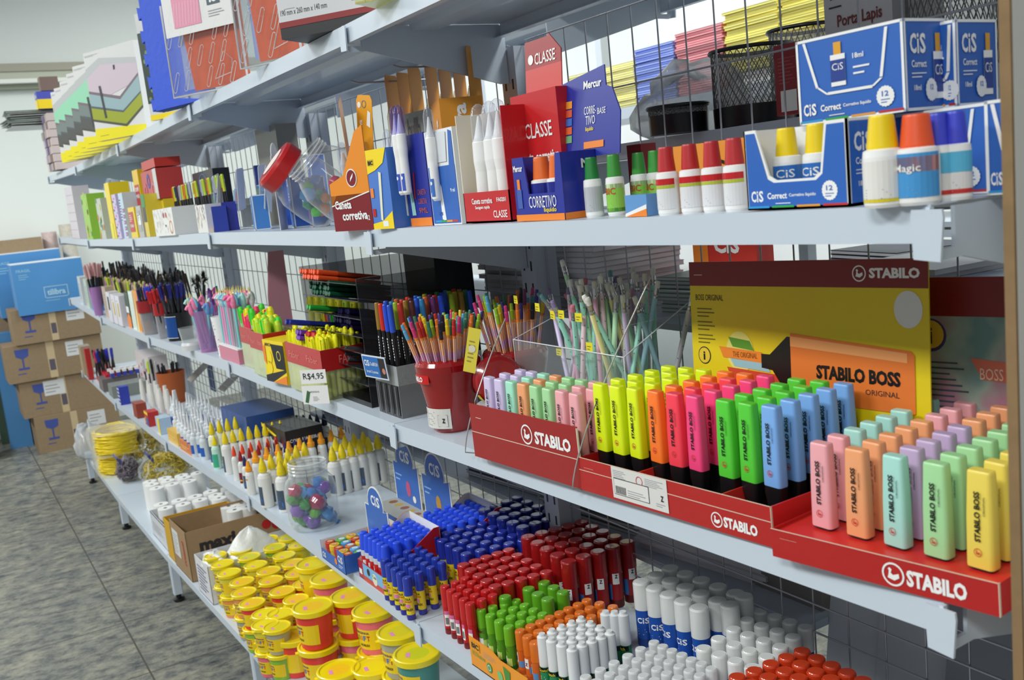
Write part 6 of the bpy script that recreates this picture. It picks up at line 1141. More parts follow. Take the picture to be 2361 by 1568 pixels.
def lumpy(name, label, cat, loc, sx, sy, s_z, m_, seed, part, amp=.18, pointy=None, group=None):
    t = thing(name, label, cat, loc, 0, group); R = random.Random(seed); m = MB(); n, k = 20, 12; V = []
    ph = [R.uniform(0, 6.28) for _ in range(8)]
    for j in range(k+1):
        e = -PI/2+PI*j/k
        for i in range(n):
            a = 2*PI*i/n; q = 1+amp*(math.sin(3*a+ph[0]+2*e)*.5+math.sin(5*a+ph[1]-3*e)*.35+math.sin(9*a+ph[2]+7*e)*.2)
            z = max(-.72, math.sin(e)*q)
            V.append((sx*math.cos(a)*math.cos(e)*q, sy*math.sin(a)*math.cos(e)*q, s_z*(z+.72)+(pointy*max(0, math.sin(e))**6 if pointy else 0)))
    F = [(j*n+i, j*n+(i+1) % n, (j+1)*n+(i+1) % n, (j+1)*n+i) for j in range(k) for i in range(n)]
    m.add(V, F, m_, True); m.build(part, t); return t
bagm = mat((226, 228, 226), .35, bump=.8, coat=.3)
lumpy('plastic_bag', 'crumpled white plastic bag peaked over the white carton', 'bag', (.12, 3.18, sz('D', 3.2)+.09), .12, .08, .05, bagm, 4, 'bag', .2, .06)
lumpy('plastic_bag', 'crushed white plastic bag at the front of the white carton', 'bag', (-.02, 3.19, sz('D', 3.2)+.1), .05, .09, .04, bagm, 5, 'bag', .25)
# bags of rubber bands: each a clear bag round a heap of bands
def band_bag(label, loc, sx, sy, s_z, col, seed, cap=None, grp=None, blue=True):
    t = thing('rubber_band_bag', label, 'bag', loc, 0, grp); R = random.Random(seed); m = MB(); c = mat(col, .45)
    for q in range(150):
        a, e = R.uniform(0, 6.28), R.uniform(-.5, 1.4); o = Vector((sx*.8*math.cos(a)*math.cos(e), sy*.8*math.sin(a)*math.cos(e), s_z*.85*(math.sin(e)*.6+.55))); r = R.uniform(.018, .034); ax = Vector((R.uniform(-1, 1), R.uniform(-1, 1), R.uniform(-1, 1))).normalized(); p = ax.cross(Vector((0, .3, 1))).normalized(); p2 = ax.cross(p)
        pts = [o+p*r*math.cos(k*PI/5)+p2*r*.6*math.sin(k*PI/5) for k in range(11)]; m.tube(pts, .003, c, 4)
    bo = m.build('rubber_bands', t); bo['kind'] = 'stuff'
    m = MB(); n, k = 16, 9; ph = [R.uniform(0, 6.28) for _ in range(3)]; V = []
    for j in range(k+1):
        e = -PI/2+PI*j/k
        for i in range(n):
            a = 2*PI*i/n; q = 1+.12*math.sin(4*a+ph[0]+3*e)+.08*math.sin(7*a+ph[1]-5*e); V.append((sx*1.12*math.cos(a)*math.cos(e)*q, sy*1.12*math.sin(a)*math.cos(e)*q, s_z*(max(-.7, math.sin(e)*q)+.7)*.72))
    m.add(V, [(j*n+i, j*n+(i+1) % n, (j+1)*n+(i+1) % n, (j+1)*n+i) for j in range(k) for i in range(n)], clear((240, 240, 236), .01, .12), False); m.build('clear_bag', t)
    if blue: lm = MB(); lm.prism([(-.045, 0), (.04, -.01), (.05, .03), (.03, .07), (-.01, .08), (-.04, .05)], -.006, .006, mat((40, 44, 120), .3, coat=.4, bump=1.), 'x'); f = front(-.006, .04, 0); lm.text(f, 'el', .01, .02, .03, .025, WHITE, .03, 0, .001); lm.rect(f, .045, .01, .07, .03, RED, .0008, 3); lm.build('header_label', t, (-sx*.5, 0, s_z*.85), (0, -.5, 0))
    return t
GO = (206, 184, 60)
def bl(u, v): q = on('D', u, v); return (q.x, q.y, sz('D', q.y)+.0005)
for i, (u, v, a, b, c, g, bl_) in enumerate(((318, 1075, .1, .1, .2, 'golden rubber band bag leaning up behind, with a blue and white label', True), (352, 1128, .12, .11, .19, 'large golden rubber band bag in front, bursting toward the aisle', True), (282, 1112, .055, .07, .13, 'small dark blue and white rubber band bag at the shelf lip', True), (395, 1090, .12, .1, .16, 'dim rubber band bag under the fourth shelf, left', False), (470, 1085, .12, .1, .16, 'dim rubber band bag under the fourth shelf, right', True))):
    P = bl(u, v); band_bag(g, (P[0]+a*.7, P[1], P[2]), a, b, c, GO if i != 2 else (120, 110, 120), 40+i, None, None, bl_)
def stack_bag(label, loc, w, d, h, seed, n=12):
    t = thing('rubber_band_bag', label, 'bag', loc); R = random.Random(seed); m = MB(); c = mat((240, 214, 20), .35)
    for k in range(n):
        z = h*(k+.5)/n
        for q in range(3):
            pts = [(d*(.5+.46*math.cos(a*PI/6))+R.uniform(-.01, .01), w*(.5+.46*math.sin(a*PI/6)), z+R.uniform(-.008, .008)+.006*math.sin(a)) for a in range(13)]; m.tube(pts, .005, c, 5)
    bo = m.build('rubber_bands', t); bo['kind'] = 'stuff'
    m = MB(); stack_section(m, [(d*1.04, w*1.04, .04, 0), (d*1.1, w*1.1, .04, h*.5), (d*1.04, w*1.04, .04, h*1.03)], clear((244, 240, 220), .02, .1)); m.build('clear_bag', t, (d/2, w/2, 0)); return t
P = bl(230, 1095); stack_bag('lower clear bag of bright yellow rubber bands at the carton end', (P[0], P[1]-.12, P[2]), .3, .2, .13, 3)
stack_bag('upper clear bag of bright yellow rubber bands, stacked on the lower one', (P[0]-.01, P[1]-.2, P[2]+.137), .38, .26, .13, 4)
lumpy('plastic_bag', 'glittery clear plastic bag hanging past the end of the bottom shelf', 'bag', (-.05, 6.3, sz('D', 6.3)), .1, .12, .13, clear((226, 230, 234), .35, .1), 8, 'bag', .3)
# wire rack scraps hidden under the third shelf at the far end
box_thing('stationery_carton', 'white box with red dots on the fourth shelf near the far post', 'box', 'C', .2, 5.2, .4, .1, .22, (214, 204, 204), 0, None, 0, lambda m, f, s_, w, d, h: [m.disc(f, w*(.08+.11*q), h*(.3+.5*((q*3) % 5)/5), .012, RED, .0006, 8) for q in range(8)])

# ------------------------------------------------------------------ top shelf
def make_folder(k):
    t = thing('folder_box', 'folder', 'folder box'); W, H, D = .34, .35, .03; m = MB(); wh = mat((216, 216, 214), .5); m.box(0, D, 0, W, 0, H, wh)
    m.build('carton', t); m = MB(); f = front(-.0003, W, 0); Y = mat((236, 222, 20), .45); m.poly(f, [(0, 0), (W, 0), (W, .034), (0, .05)], Y); m.lines(f, .03, .018, .13, .023, 1, DARK)
    m.lines(f, .008, H-.018, .11, H-.01, 2, GREY)
    cols = ((150, 210, 176), (150, 186, 188), (150, 160, 60)) if k else ((196, 184, 192), (150, 172, 176), (150, 158, 40))
    def q_(P, c, h): m.poly(f, [(a*W/.235, b_*H/.33) for a, b_ in P], mat(c), h)
    q_([(0, .2), (0, .27), (.07, .3), (.235, .27), (.235, .2)], (186, 190, 190), .0004)
    q_([(0, .19), (.1, .16), (.235, .19), (.235, .25), (.075, .275), (0, .235)], (206, 190, 200) if not k else (150, 214, 178), .0006)
    q_([(0, .19), (.1, .16), (.14, .148), (.235, .215), (.235, .205), (.14, .136), (0, .18)], (120, 108, 116), .0008)
    q_([(0, .18), (.14, .136), (.235, .205), (.235, .15), (.145, .095), (0, .135)], (150, 178, 182) if not k else (120, 132, 128), .001)
    q_([(0, .135), (.145, .095), (.235, .15), (.235, .143), (.145, .087), (0, .127)], (84, 96, 100), .0012)
    q_([(0, .127), (.145, .087), (.235, .143), (.235, .1), (.15, .045), (0, .085)], (156, 166, 40) if not k else (86, 88, 84), .0014)
    q_([(0, .085), (.15, .045), (.235, .1), (.235, .092), (.15, .036), (0, .077)], (80, 80, 66), .0016)
    q_([(.05, .2), (.06, .2), (.068, .08), (.058, .079)], (64, 64, 68), .0019); q_([(.13, .245), (.137, .247), (.138, .262), (.131, .262)], (40, 40, 44), .0019)
    m.build('printed_picture', t); return t
fo = Spawn(make_folder)
for i, (u, v) in enumerate(((222, 312), (199, 350), (183, 356), (166, 362), (152, 369), (144, 376))):
    q = at(u, v, 0, -.10); an_ = math.radians(24); q.y -= .34*math.cos(an_); q.x += .34*math.sin(an_)
    fo(0 if i == 0 else 1, (q.x, q.y, sz('E', q.y)+.0005), (0, 0, an_), ['white folder carton with pink, grey and lime folders pictured, frontmost of the row', 'second folder carton in the row, mint and lime folders pictured', 'third folder carton in the row, mint folders pictured', 'fourth folder carton in the row, mint folders pictured', 'fifth folder carton in the row, mint folders pictured', 'last folder carton in the row, nearest the far wall'][i], 'folder cartons leaning in a row on the top shelf')
# picture carton edge and blue foam puzzle mats
def pic(m, f, s_, w, d, h):
    m.rect(f, 0, h*.16, w, h*.82, mat((50, 66, 56)), .0005); m.rect(f, 0, 0, w, h*.05, YL, .0006)
    for q in range(14): m.disc(f, w*(.1+.8*((q*5) % 9)/9), h*(.2+.55*q/14), .008, mat((120, 140, 90)), .0008, 6)
q = on('E', 398, 268); box_thing('picture_carton', 'white carton with a dark leafy photograph, between the folders and the blue foam', 'box', 'E', q.x+.03, q.y-.02, .16, .02, .36, (210, 210, 206), .5, None, 0, pic)
q = on('E', 428, 252)
for i in range(4):
    P = [(0, 0)]; W, H = .3, .5; n = 7
    poly = []
    for k in range(n*2+1):
        z = H*k/(n*2); d_ = .0 if k % 2 else -.0
    for k in range(n):
        z0_, z1_ = H*k/n, H*(k+.5)/n; poly += [(W, z0_), (W, z0_+.006), (W+.018, z0_), (W+.02, z1_+.004), (W, z1_-.002)]
    poly = [(0, 0)]+poly+[(W, H), (0, H)]
    t = thing('foam_puzzle_mat', '%s interlocking foam puzzle mat beside the clear crate' % ('front blue', 'second blue', 'green patterned', 'rear blue')[i], 'foam mat', (q.x+.012*i, q.y-.26+.012*i, sz('E', q.y-.1)+.0005), (0, 0, .3), 'foam puzzle mats'); m = MB(); m.prism(poly, 0, .01, mat((44, 84, 206), .7, bump=.4) if i != 2 else mat((110, 140, 90), .7, noise=.4), 'x'); m.build('mat', t)
# clear crates
def crate(label, u, v, W, H, D, rz, seed, card):
    q = on('E', u, v); c_, s_ = math.cos(rz), math.sin(rz); t = thing('plastic_crate', label, 'crate', (q.x+W*s_*1., q.y-W*c_, sz('E', q.y-W/2)+.001), (0, 0, rz)); cl = clear((236, 240, 242), .03, .08); m = MB()
    m.box(0, .003, 0, W, 0, H, cl); m.box(0, D, 0, .003, 0, H, cl); m.box(0, D, W-.003, W, 0, H, cl); m.box(0, D, 0, W, 0, .004, cl)
    f = front(-.0015, W, 0); rim = mat((206, 206, 206), .15)
    m.tube([(0, 0, 0), (0, W, 0), (0, W, H)], .003, rim); m.tube([(0, 0, 0), (0, 0, H)], .003, rim)
    R = random.Random(seed)
    def slot(a, b, L): 
        dx, dy = L*math.cos(1.12), L*math.sin(1.12); n_ = 5; P = []
        for k in range(n_+1): an2 = 1.12-PI/2+PI*k/n_; P.append((a+dx+.006*math.cos(an2), b+dy+.006*math.sin(an2)))
        for k in range(n_+1): an2 = 1.12+PI/2+PI*k/n_; P.append((a+.006*math.cos(an2), b+.006*math.sin(an2)))
        P.append(P[0]); m.tube([f(x, z, .001) for x, z in P], .0012, rim, 4)
    for i in range(6):
        for j in range(4):
            a = .012+i*.046+(j % 2)*.02; b = .018+j*.062
            if a < W-.05 and b < H-.05 and (i+j*2+seed) % 5: slot(a, b, .048)
    m.tube([f(x, z, .001) for x, z in ((W*.6, .03), (W*.82, .04), (W*.85, .075), (W*.75, .1), (W*.6, .03))], .0012, rim, 4)
    m.build('crate', t); m = MB(); m.add([(.02, .01, .012), (.024, W*.78, .012), (.024, W*.86, H*.9), (.02, .01, H*.9), (.024, .01, .012), (.028, W*.78, .012), (.028, W*.86, H*.9), (.024, .01, H*.9)], [(0, 3, 2, 1), (4, 5, 6, 7), (0, 1, 5, 4), (1, 2, 6, 5), (2, 3, 7, 6), (3, 0, 4, 7)], mat((226, 92, 40), .45)); m.add([(.03, W*.7, .02), (.034, W-.02, .02), (.034, W-.02, H*.7), (.03, W*.7, H*.7)], [(0, 1, 2, 3)], mat((150, 160, 210), .5)); m.build('orange_sheet', t)
    if card:
        m = MB(); f = front(-.004, W, 0); m.box(-.0035, -.002, .02, W-.01, H*.64, H*1.35, mat((226, 226, 224), .5)); m.rect(f, .05, H*.72, .16, H*1.3, mat((226, 150, 176)), .0006)
        for k in range(9): m.poly(f, [(.05+k*.012, H*.74), (.053+k*.012, H*.74), (.062+k*.012, H*.98), (.059+k*.012, H*.98)], mat((236, 180, 196)), .0009)
        m.rect(f, .19, H*.88, .24, H*1.3, mat((80, 96, 104)), .0006); m.text(f, '.6', .2, H*.9, .03, .03, WHITE, .05, 0, .001); m.lines(f, .19, H*.76, .26, H*.84, 3, GREY); m.build('paper_sleeve', t)
    return t
crate('clear slotted crate with an orange sheet and a white paper sleeve, the left one', 402, 227, .30, .26, .2, .5, 3, True)
crate('clear slotted plastic crate with an orange sheet, the right one behind the black carton', 556, 160, .2, .3, .2, .5, 4, False)
q = on('E', 650, 93); t = thing('organizer_carton', 'white, red and black carton printed 190 mm x 260 mm x 140 mm', 'box', (q.x+.26*math.sin(.62), q.y-.26*math.cos(.62), sz('E', q.y-.1)+.001), (0, 0, .62)); m = MB(); m.box(0, .14, 0, .26, 0, .2, mat((44, 44, 46), .45)); m.build('carton', t)
m = MB(); f = front(-.0003, .26, 0); m.rect(f, 0, .022, .26, .034, mat((140, 40, 40)), .0005); m.rect(f, 0, .034, .26, .11, mat((206, 206, 208)), .0005); m.rect(f, .085, .078, .26, .2, DARK, .0008); m.text(f, '190 mm x 260 mm x 140 mm', .006, .046, .115, .0115, DARK, 0, 0, .0009); m.lines(f, .016, .058, .06, .062, 1, GREY, .0009); m.lines(f, .18, .05, .25, .062, 2, GREY, .0009); m.poly(f, [(.02, .11), (.032, .1), (.044, .11), (.044, .13), (.02, .13)], DARK, .0009); m.build('print', t)
q = on('E', 915, 4); t = thing('clear_tray', 'corner of a ribbed clear yellowish tray on the top shelf, cut by the frame', 'tray', (q.x+.1, q.y-.22, sz('E', q.y)+.001), (0, 0, .6)); m = MB(); m.box(0, .2, 0, .3, 0, .003, clear((226, 226, 150), .4))
for k in range(14): m.box(-.001, .001, .3*k/14, .3*k/14+.004, 0, .08, clear((226, 226, 150), .5))
m.box(0, .002, 0, .3, .0, .08, clear((226, 226, 170), .25)); m.build('tray', t)
# the far end of the top shelf: papers, boxes, little rolls
q = on('E', 128, 395)
for i in range(16):
    t = thing('sheet_pack', 'thin packet of clear and grey sheets in the pile jutting out past the shelf end', 'packet', (-.22+R4.uniform(-.02, .02), 6.0+R4.uniform(-.03, .03), 2.34+i*.006), (0, 0, R4.uniform(-.1, .1)), 'packets of sheets jutting from the end pile'); m = MB(); m.box(0, .36, 0, .3, 0, .003, mat(((170, 174, 172), (110, 118, 112), (196, 200, 198), (90, 120, 100))[i % 4], .3)); m.build('packet', t)
box_thing('stationery_carton', 'small blue and yellow carton on the sheet pile by the wall', 'box', 'E', -.05, 5.95, .1, .1, .1, (70, 80, 180), 0, None, .376, lambda m, f, s_, w, d, h: (m.rect(f, 0, 0, w, h*.55, YL, .0006), m.rect(s_, 0, 0, d, h*.55, YL, .0006), m.text(f, 'Exx', w*.3, h*.65, w*.5, h*.2, WHITE, .03)))
box_thing('stationery_carton', 'brown and violet carton on top of the blue and yellow one', 'box', 'E', -.02, 5.95, .1, .1, .08, (120, 100, 90), 0, None, .48)
for i in range(28):
    z = .0+.065*(i//4); y = 5.78+.075*(i % 4)
    t = thing('wrapped_roll', 'pinkish-white wrapped bundle in the column at the far end of the top shelf', 'bundle', (-.02+R4.uniform(-.01, .01), y+.03, sz('E', y)+.03+z*.72), (0, 0, 0), 'wrapped bundles in the end column'); m = MB(); m.box(-.02, .16, -.034, .034, -.02, .0235, mat(((196, 180, 176), (176, 160, 156), (150, 140, 170), (206, 196, 190))[i % 4], .6)); m.build('bundle', t)

# ------------------------------------------------------------------ cartons on the floor at the far end
def glass_mark(m, f, a, b, s_):
    c = mat((60, 78, 150), .7); m.poly(f, [(a-.045*s_, b+.1*s_), (a+.045*s_, b+.1*s_), (a+.04*s_, b+.05*s_), (a, b+.03*s_), (a-.04*s_, b+.05*s_)], c, .0008); m.rect(f, a-.005*s_, b-.03*s_, a+.005*s_, b+.03*s_, c, .0008); m.rect(f, a-.035*s_, b-.045*s_, a+.035*s_, b-.03*s_, c, .0008); m.lines(f, a-.045*s_, b-.075*s_, a+.045*s_, b-.055*s_, 1, c)
zf = 0.0005
for i, (x, y, w, h) in enumerate(((-.26, 7.8, .62, .29), (-.32, 7.82, .66, .29), (-.38, 7.8, .70, .29), (-.29, 7.78, .62, .27))):
    t = thing('cardboard_carton', ['bottom brown fragile-glass carton of the tower by the wall', 'second brown fragile-glass carton from the floor', 'third brown fragile-glass carton from the floor', 'topmost brown fragile-glass carton, under the blue cartons'][i], 'carton', (x, y, zf), (0, 0, .0)); m = MB(); m.box(0, w, 0, .4, 0, h-.002, CARD); m.build('carton', t)
    f = side(0, -.0005, 0); m = MB(); glass_mark(m, f, .12 if i != 1 else .14, h*.5, 1.1); m.rect(f, w*.42, 0, w*.5, h-.002, mat((196, 176, 140), .3), .0005); m.rect(f, w*.62, h*.5, w*.62+.13, h*.9, mat((214, 216, 216)), .001) if i != 1 else m.rect(f, .17, h*.52, .32, h*.92, mat((214, 216, 216)), .001)
    m.lines(f, (w*.64 if i != 1 else .18), h*.6, (w*.64+.1 if i != 1 else .3), h*.86, 3, GREY, .0014); m.rect(f, w*.43, h*.2, w*.49, h*.5, mat((90, 84, 96)), .0009); m.build('print_and_label', t); zf += h
def blue_carton(label, u0, v0, w, h, y, rz=0.):
    q = at(u0, v0, 1, y); t = thing('blue_carton', label, 'carton', (q.x, y, q.z), (0, 0, rz)); m = MB(); m.box(0, w, 0, .3, 0, h, mat((74, 138, 196), .5)); m.box(0, w, 0, .3, h, h+.006, mat((214, 222, 226), .5)); m.build('carton', t)
    f = side(0, -.0005, 0); m = MB(); m.text(f, 'FRAGIL', .03, h*.84, .1, .022, mat((150, 200, 226)), .01); m.lines(f, .04, h*.7, .12, h*.82, 3, mat((140, 190, 220))); c = mat((170, 206, 226))
    W2, H2, a, b = .17, .085, w*.4, h*.28
    for (x0, y0, x1, y1) in ((a, b, a+W2, b+.005), (a, b+H2, a+W2, b+H2+.005), (a, b, a+.005, b+H2), (a+W2-.005, b, a+W2, b+H2)): m.rect(f, x0, y0, x1, y1, c, .0008)
    m.text(f, 'tilibra', a+.02, b+.022, W2-.04, .045, c, .03); m.lines(f, a, b-.02, a+W2, b-.01, 1, c); m.build('print', t); return t
blue_carton('front blue carton with the tilibra name and white lid edge, on the brown cartons', 45, 730, .50, .39, 7.76)
blue_carton('second blue carton set behind the front one, showing at its left', 5, 735, .5, .5, 8.205)
for i, (u, v, y, w, h) in enumerate(((62, 1008, 8.2, .12, 1.05),)):
    q = at(u, v, 1, y); t = thing('blue_carton', 'tall narrow blue carton standing on the floor behind the tower', 'carton', (q.x-.12, y+.02, 0.0005), 0); m = MB(); m.box(0, w+.04, 0, .18, 0, q.z+h*.82, mat((70, 130, 184), .5)); m.build('carton', t)
t = thing('cardboard_carton', 'brown carton rising behind the blue ones against the wall', 'carton', (-.36, 8.42, 0.0005)); m = MB(); m.box(0, .44, 0, .2, 0, 1.67, CARD); m.build('carton', t)
for i, (x, y, w, h, lb) in enumerate(((-1.3, 7.9, .72, .3, 'long low brown carton on the floor at the left edge'), (-1.1, 8.45, .5, 1.0, 'upright brown carton at the left edge behind the low one'))):
    t = thing('cardboard_carton', lb, 'carton', (x, y, 0.0005)); m = MB(); m.box(0, w, 0, .25, 0, h, CARD); m.build('carton', t)
t = thing('green_board', 'dark green board leaning beside the upright carton', 'board', (-.48, 8.5, 0.0005)); m = MB(); m.box(0, .12, 0, .03, 0, .95, mat((52, 74, 60), .7)); m.build('board', t)
for i, (u, v, h, lb, c) in enumerate(((146, 700, .55, 'tall roll of pale patterned paper standing past the last post', (214, 206, 190)), (124, 640, .5, 'pink and white patterned roll past the last post', (222, 200, 196)))):
    q = at(u, v, 1, 8.45); t = thing('paper_roll', lb, 'roll', (q.x+.09*(1-i)+.04, 8.5+.13*i, 0.0005)); m = MB(); m.lathe([(.06, 0), (.06, 1.2+h)], mat(c, .6, noise=.2), 14); m.build('roll', t)

# ------------------------------------------------------------------ behind the mesh
def nb_stack(label, grp, x, y, z, w, d, n, col, th=.0095, edge=(226, 226, 190), rz=0.):
    proto = None
    for i in range(n):
        loc = (x+rr.uniform(-.006, .006), y+rr.uniform(-.006, .006), z+i*th); r = rz+rr.uniform(-.02, .02)
        if proto is None:
            proto = thing('notebook', label, 'notebook', loc, r, grp); m = MB(); m.box(0, d, 0, w, .001, th-.0016, mat(edge, .8)); m.build('pages', proto); m = MB(); m.box(-.001, d+.001, -.001, w+.001, 0, .001, mat(col, .4)); m.box(-.001, d+.001, -.001, w+.001, th-.0018, th-.0005, mat(col, .4)); m.build('cover', proto)
        else: dup(proto, loc, r)
# the rack of the next aisle, facing this way
XF = 2.05; ZF = at(1560, 225, 0, XF).z
def farb(z, y0, y1, lb):
    t = thing('shelf_board', lb, 'shelf'); m = MB(); m.box(XF, XF+.4, y0, y1, z-.05, z, STEEL); m.build('board', t)
farb(ZF, .4, 5.5, 'brightly lit white shelf of the next aisle holding coloured notebooks'); farb(ZF-.55, .4, 5.5, 'lower shelf of the next aisle seen through the mesh')
for k in range(4):
    t = thing('upright_post', 'upright post of the next aisle rack, number %s from the near end' % ('one', 'two', 'three', 'four')[k], 'post', (XF+.3, 1.0+1.3*k, 0)); m = MB(); m.box(0, .05, 0, .05, 0, 3, STEELD); m.build('column', t)
for (u0, u1, n, col, lb, edge) in ((1298, 1372, 20, (236, 226, 60), 'yellow notebook in the leftmost pile seen through the mesh', (240, 240, 200)), (1372, 1455, 20, (230, 216, 30), 'yellow notebook in the second yellow pile', (236, 236, 190)), (1455, 1548, 24, (70, 100, 220), 'blue notebook in the pile seen through the mesh', (170, 190, 236)), (1552, 1664, 26, (206, 50, 70), 'red notebook in the pile seen through the mesh', (240, 180, 186)), (1668, 1795, 24, (232, 216, 40), 'yellow notebook in the tall pile right of the red one', (240, 236, 150)), (1797, 1925, 30, (226, 210, 40), 'yellow notebook in the pile touching the grey carton', (238, 232, 140)), (2000, 2105, 24, (60, 140, 120), 'green and white notebook in the pile at the top right', (226, 240, 234))):
    a = at(u0, 100, 0, XF).y; b = at(u1, 100, 0, XF).y; nb_stack(lb, lb.replace('notebook in', 'notebooks of'), XF+.01, b+.004, ZF+.002+(.0 if u0 < 1600 else .05 if u0 < 1900 else .17), a-b-.008, .26, n, col, .0098, edge)
for (u0, dz) in ((1668, .05), (1797, .05), (2000, .17)):
    a = at(u0, 100, 0, XF).y; t = thing('stationery_carton', 'plain white riser box under the notebooks at %s' % {1668: 'the tall yellow pile', 1797: 'the near yellow pile', 2000: 'the green pile'}[u0], 'box', (XF+.02, a-.30, ZF+.0005)); m = MB(); m.box(0, .22, 0, .28, 0, dz-.002, WHITE); m.build('box', t)
# rear rack goods
ZR = sz('A', .6)+.1205
def meshcup(label, u0, u1, vt, x, h):
    a = at(u0, 200, 0, x).y; b = at(u1, 200, 0, x).y; r = (a-b)/2*.9; y = (a+b)/2; t = thing('wire_pen_holder', label, 'pen holder', (x, y, ZR)); m = MB(); k = mat((104, 104, 104), .35, .3)
    for i in range(36):
        for sg in (1, -1): m.tube([(r*math.cos(2*PI*i/36+sg*j*.16), r*math.sin(2*PI*i/36+sg*j*.16), .03+(h-.03)*j/5) for j in range(6)], .0009, k, 3)
    m.build('wire_body', t); m = MB(); m.lathe([(r*1.02, 0), (r*1.03, .035), (r*.98, .036)], BLACK, 24); m.build('base_band', t); m = MB(); m.tube([(r*1.03*math.cos(2*PI*i/24), r*1.03*math.sin(2*PI*i/24), h) for i in range(25)], .004, BLACK, 6); m.build('rim', t)
    m = MB(); m.lathe([(r*.93, .036), (r*.95, h-.004)], clear((190, 190, 186), .35), 20, cap=False); m.build('plastic_wrap', t)
meshcup('wire mesh pen holder in plastic wrap, left of the grey carton', 1665, 1815, 120, .56, .135); meshcup('wire mesh pen holder partly behind the grey carton', 1795, 1935, 100, .7, .17); meshcup('wire mesh pen holder at the far right behind the blue cartons', 2105, 2300, 30, .5, .165); meshcup('low wire mesh pen holder behind the red-capped bottles', 1510, 1610, 320, .47, .05)
q = at(2060, 60, 0, .47); box_thing('pen_holder_carton', 'grey carton printed Porta Lapis standing behind the mesh', 'box', 'A', .47, q.y, at(1903, 60, 0, .47).y-q.y, .12, .195, (186, 184, 186), 0, None, .122, lambda m, f, s_, w, d, h: (m.text(f, 'Porta Lapis', w*.2, h*.6, w*.66, h*.12, mat((110, 40, 40)), .02), m.poly(f, [(w*.1, h*.84), (w*.3, h*.88), (w*.34, h*.92), (w*.16, h*.88)], DARK, .0006), m.lines(f, w*.08, h*.78, w*.4, h*.82, 1, DARK), m.poly(s_, [(d*.2, h*.84), (d*.6, h*.88), (d*.6, h*.92), (d*.2, h*.88)], DARK, .0006)))
q = at(1847, 240, 0, .42); box_thing('stationery_carton', 'dark red card with a white label behind the mesh, left of the blue cartons', 'box', 'A', .425, q.y, at(1785, 240, 0, .42).y-q.y, .02, .11, (140, 24, 32), 0, None, .122, lambda m, f, s_, w, d, h: (m.rect(f, w*.2, h*.05, w*.8, h*.35, PAPER, .0006), m.lines(f, w*.15, h*.45, w*.85, h*.85, 8, mat((180, 70, 70)))))
lumpy('plastic_bag', 'crumpled grey translucent bag behind the mesh over the green-capped bottles', 'bag', (.7, 1.1, ZR), .09, .15, .085, clear((196, 198, 200), .45, .15), 12, 'bag', .3)
# rear rack, level with the third shelf: spiral notebooks, cards and paper
ZB2 = ZR-.41
SPN = [(.62, .80, 12, (30, 40, 60)), (.32, .50, 14, (200, 200, 206)), (.52, .52, 10, (40, 44, 54)), (.85, .60, 9, (90, 130, 110)), (.12, .45, 12, (180, 190, 210))]
for i, (y, x, n, col) in enumerate(SPN): nb_stack(('black', 'white-edged', 'dark', 'green', 'pale blue')[i]+' notebook piled behind the mesh over the yellow card', ('black', 'white-edged', 'dark', 'green', 'pale blue')[i]+' notebooks behind the mesh', x-.06, y, 1.4185, .19, .2, n, col, .0085, (206, 206, 210), .1*(i-2))
t = thing('shelf_board', 'shelf of the rear rack under the piled notebooks', 'shelf'); m = MB(); m.box(.43, .83, -.1, 2.5, 1.405, 1.418, STEELD); m.build('board', t)
for i in range(5):
    t = thing('cardboard_carton', 'grey-beige carton behind the pencils, %s' % ('lowest left', 'lowest right', 'middle left', 'middle right', 'upper')[i], 'carton', (.5, .62+.26*(i % 2), [.8905, 1.0615, 1.2325][i//2])); m = MB(); m.box(0, .25, 0, .25, 0, .17, mat((128, 122, 118), .8)); m.build('carton', t)
nb_stack('white paper ream sheet pack seen left of the pencils', 'paper packs left of the pencils', .47, 1.20, 1.4185, .5, .26, 14, (206, 208, 214), .012, (222, 224, 228))
for i, (y, c, lb) in enumerate(((1.95, (222, 222, 218), 'white tape roll hanging on a card'), (1.83, (50, 140, 60), 'green tape roll hanging on a card'), (1.68, (222, 60, 130), 'pink tape roll hanging on a card'))):
    t = thing('tape_roll', lb, 'tape roll', (.62, y-.2, 1.56), (0, 0, -.5)); m = MB(); n = 20
    V = [(xx, r*math.cos(2*PI*k/n), r*math.sin(2*PI*k/n)) for xx in (0, .03) for r in (.05, .022) for k in range(n)]
    m.add(V, [(k, (k+1) % n, n+(k+1) % n, n+k) for k in range(n)]+[(2*n+k, 2*n+(k+1) % n, (k+1) % n, k) for k in range(n)]+[(n+k, n+(k+1) % n, 3*n+(k+1) % n, 3*n+k) for k in range(n)], mat(c, .4), True); m.box(.03, .032, -.05, .05, -.09, .08, mat((120, 30, 40)) if i else PAPER); m.build('roll', t)
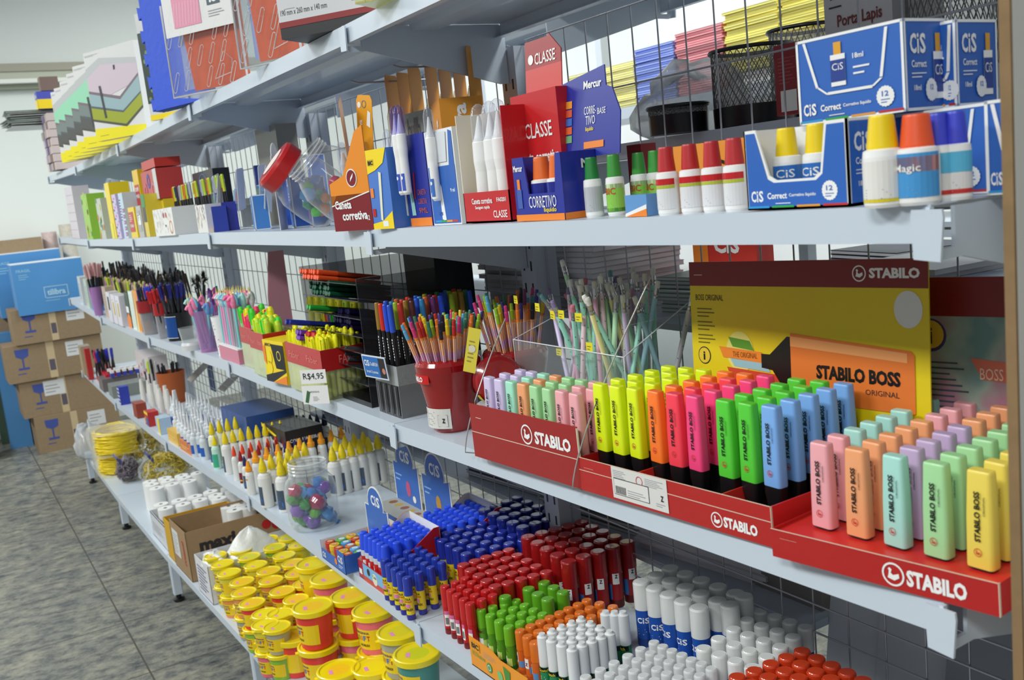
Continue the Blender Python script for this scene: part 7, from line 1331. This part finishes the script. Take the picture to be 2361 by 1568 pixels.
t = thing('stationery_carton', 'orange and red carton with white letters behind the pencils', 'box', (.72, .95, 1.4185)); m = MB(); m.box(0, .05, 0, .2, 0, .17, mat((200, 50, 40))); f = front(-.0003, .2, 0); m.rect(f, 0, 0, .05, .17, ORG, .0004); m.text(f, 'CIS', .07, .1, .08, .04, WHITE, .04); m.build('carton', t)
# stationery piles behind the lower mesh
for i, (y, z, n, col, lb) in enumerate(((1.55, .8905, 9, (50, 56, 96), 'dark blue and white sheet pack behind the glue tubes'), (1.15, .8905, 10, (120, 120, 110), 'olive and grey sheet pack behind the blue sticks'), (.75, .8905, 12, (206, 206, 210), 'white sheet pack behind the red sticks'), (2.2, .8905, 10, (190, 196, 206), 'white and blue sheet pack behind the jar'), (2.75, .8905, 10, (70, 74, 84), 'dark sheet pack behind the black carton'))):
    nb_stack(lb, lb.replace('sheet pack', 'sheet packs'), .5, y, z, .36, .28, n, col, .009, (200, 200, 206), .1)
for (y0, y1, z) in ((.6, 3.2, .89), (-.3, .6, .6)): t = thing('shelf_board', 'lower rear rack shelf seen through the fine mesh, %s' % ('far part' if y0 > 0 else 'near part'), 'shelf'); m = MB(); m.box(.44, .83, y0, y1, z-.015, z, STEELD); m.build('board', t)
for i, (y, c) in enumerate(((.50, (176, 178, 184)), (.38, (168, 170, 176)), (.24, (120, 122, 128)), (.1, (108, 110, 116)), (-.04, (30, 30, 34)))):
    t = thing('document_case', ('pale grey', 'light grey', 'mid grey', 'dull grey', 'black')[i]+' flexible folder standing behind the mesh at the bottom right', 'folder', (.46, y-.04, .601), (0, .12, .1*i)); m = MB(); m.prism([(0, 0), (.15, 0), (.13, .52), (.02, .52)], 0, .03, mat(c, .45), 'x')
    if i == 2: f = front(-.0003, .13, 0); m.rect(f, .03, .14, .06, .16, WHITE, .0004)
    m.build('folder', t)
for i in range(3):
    t = thing('dark_panel', 'black stacked trays behind the mesh at the lower right, %s' % ('lowest', 'middle', 'topmost')[i], 'tray', (.50, -.35, .62+.19*i)); m = MB()
    for k in range(8): m.box(.01*(k % 2), .3, 0, .62, k*.022, k*.022+.017, mat((26, 26, 30), .3))
    m.build('trays', t)
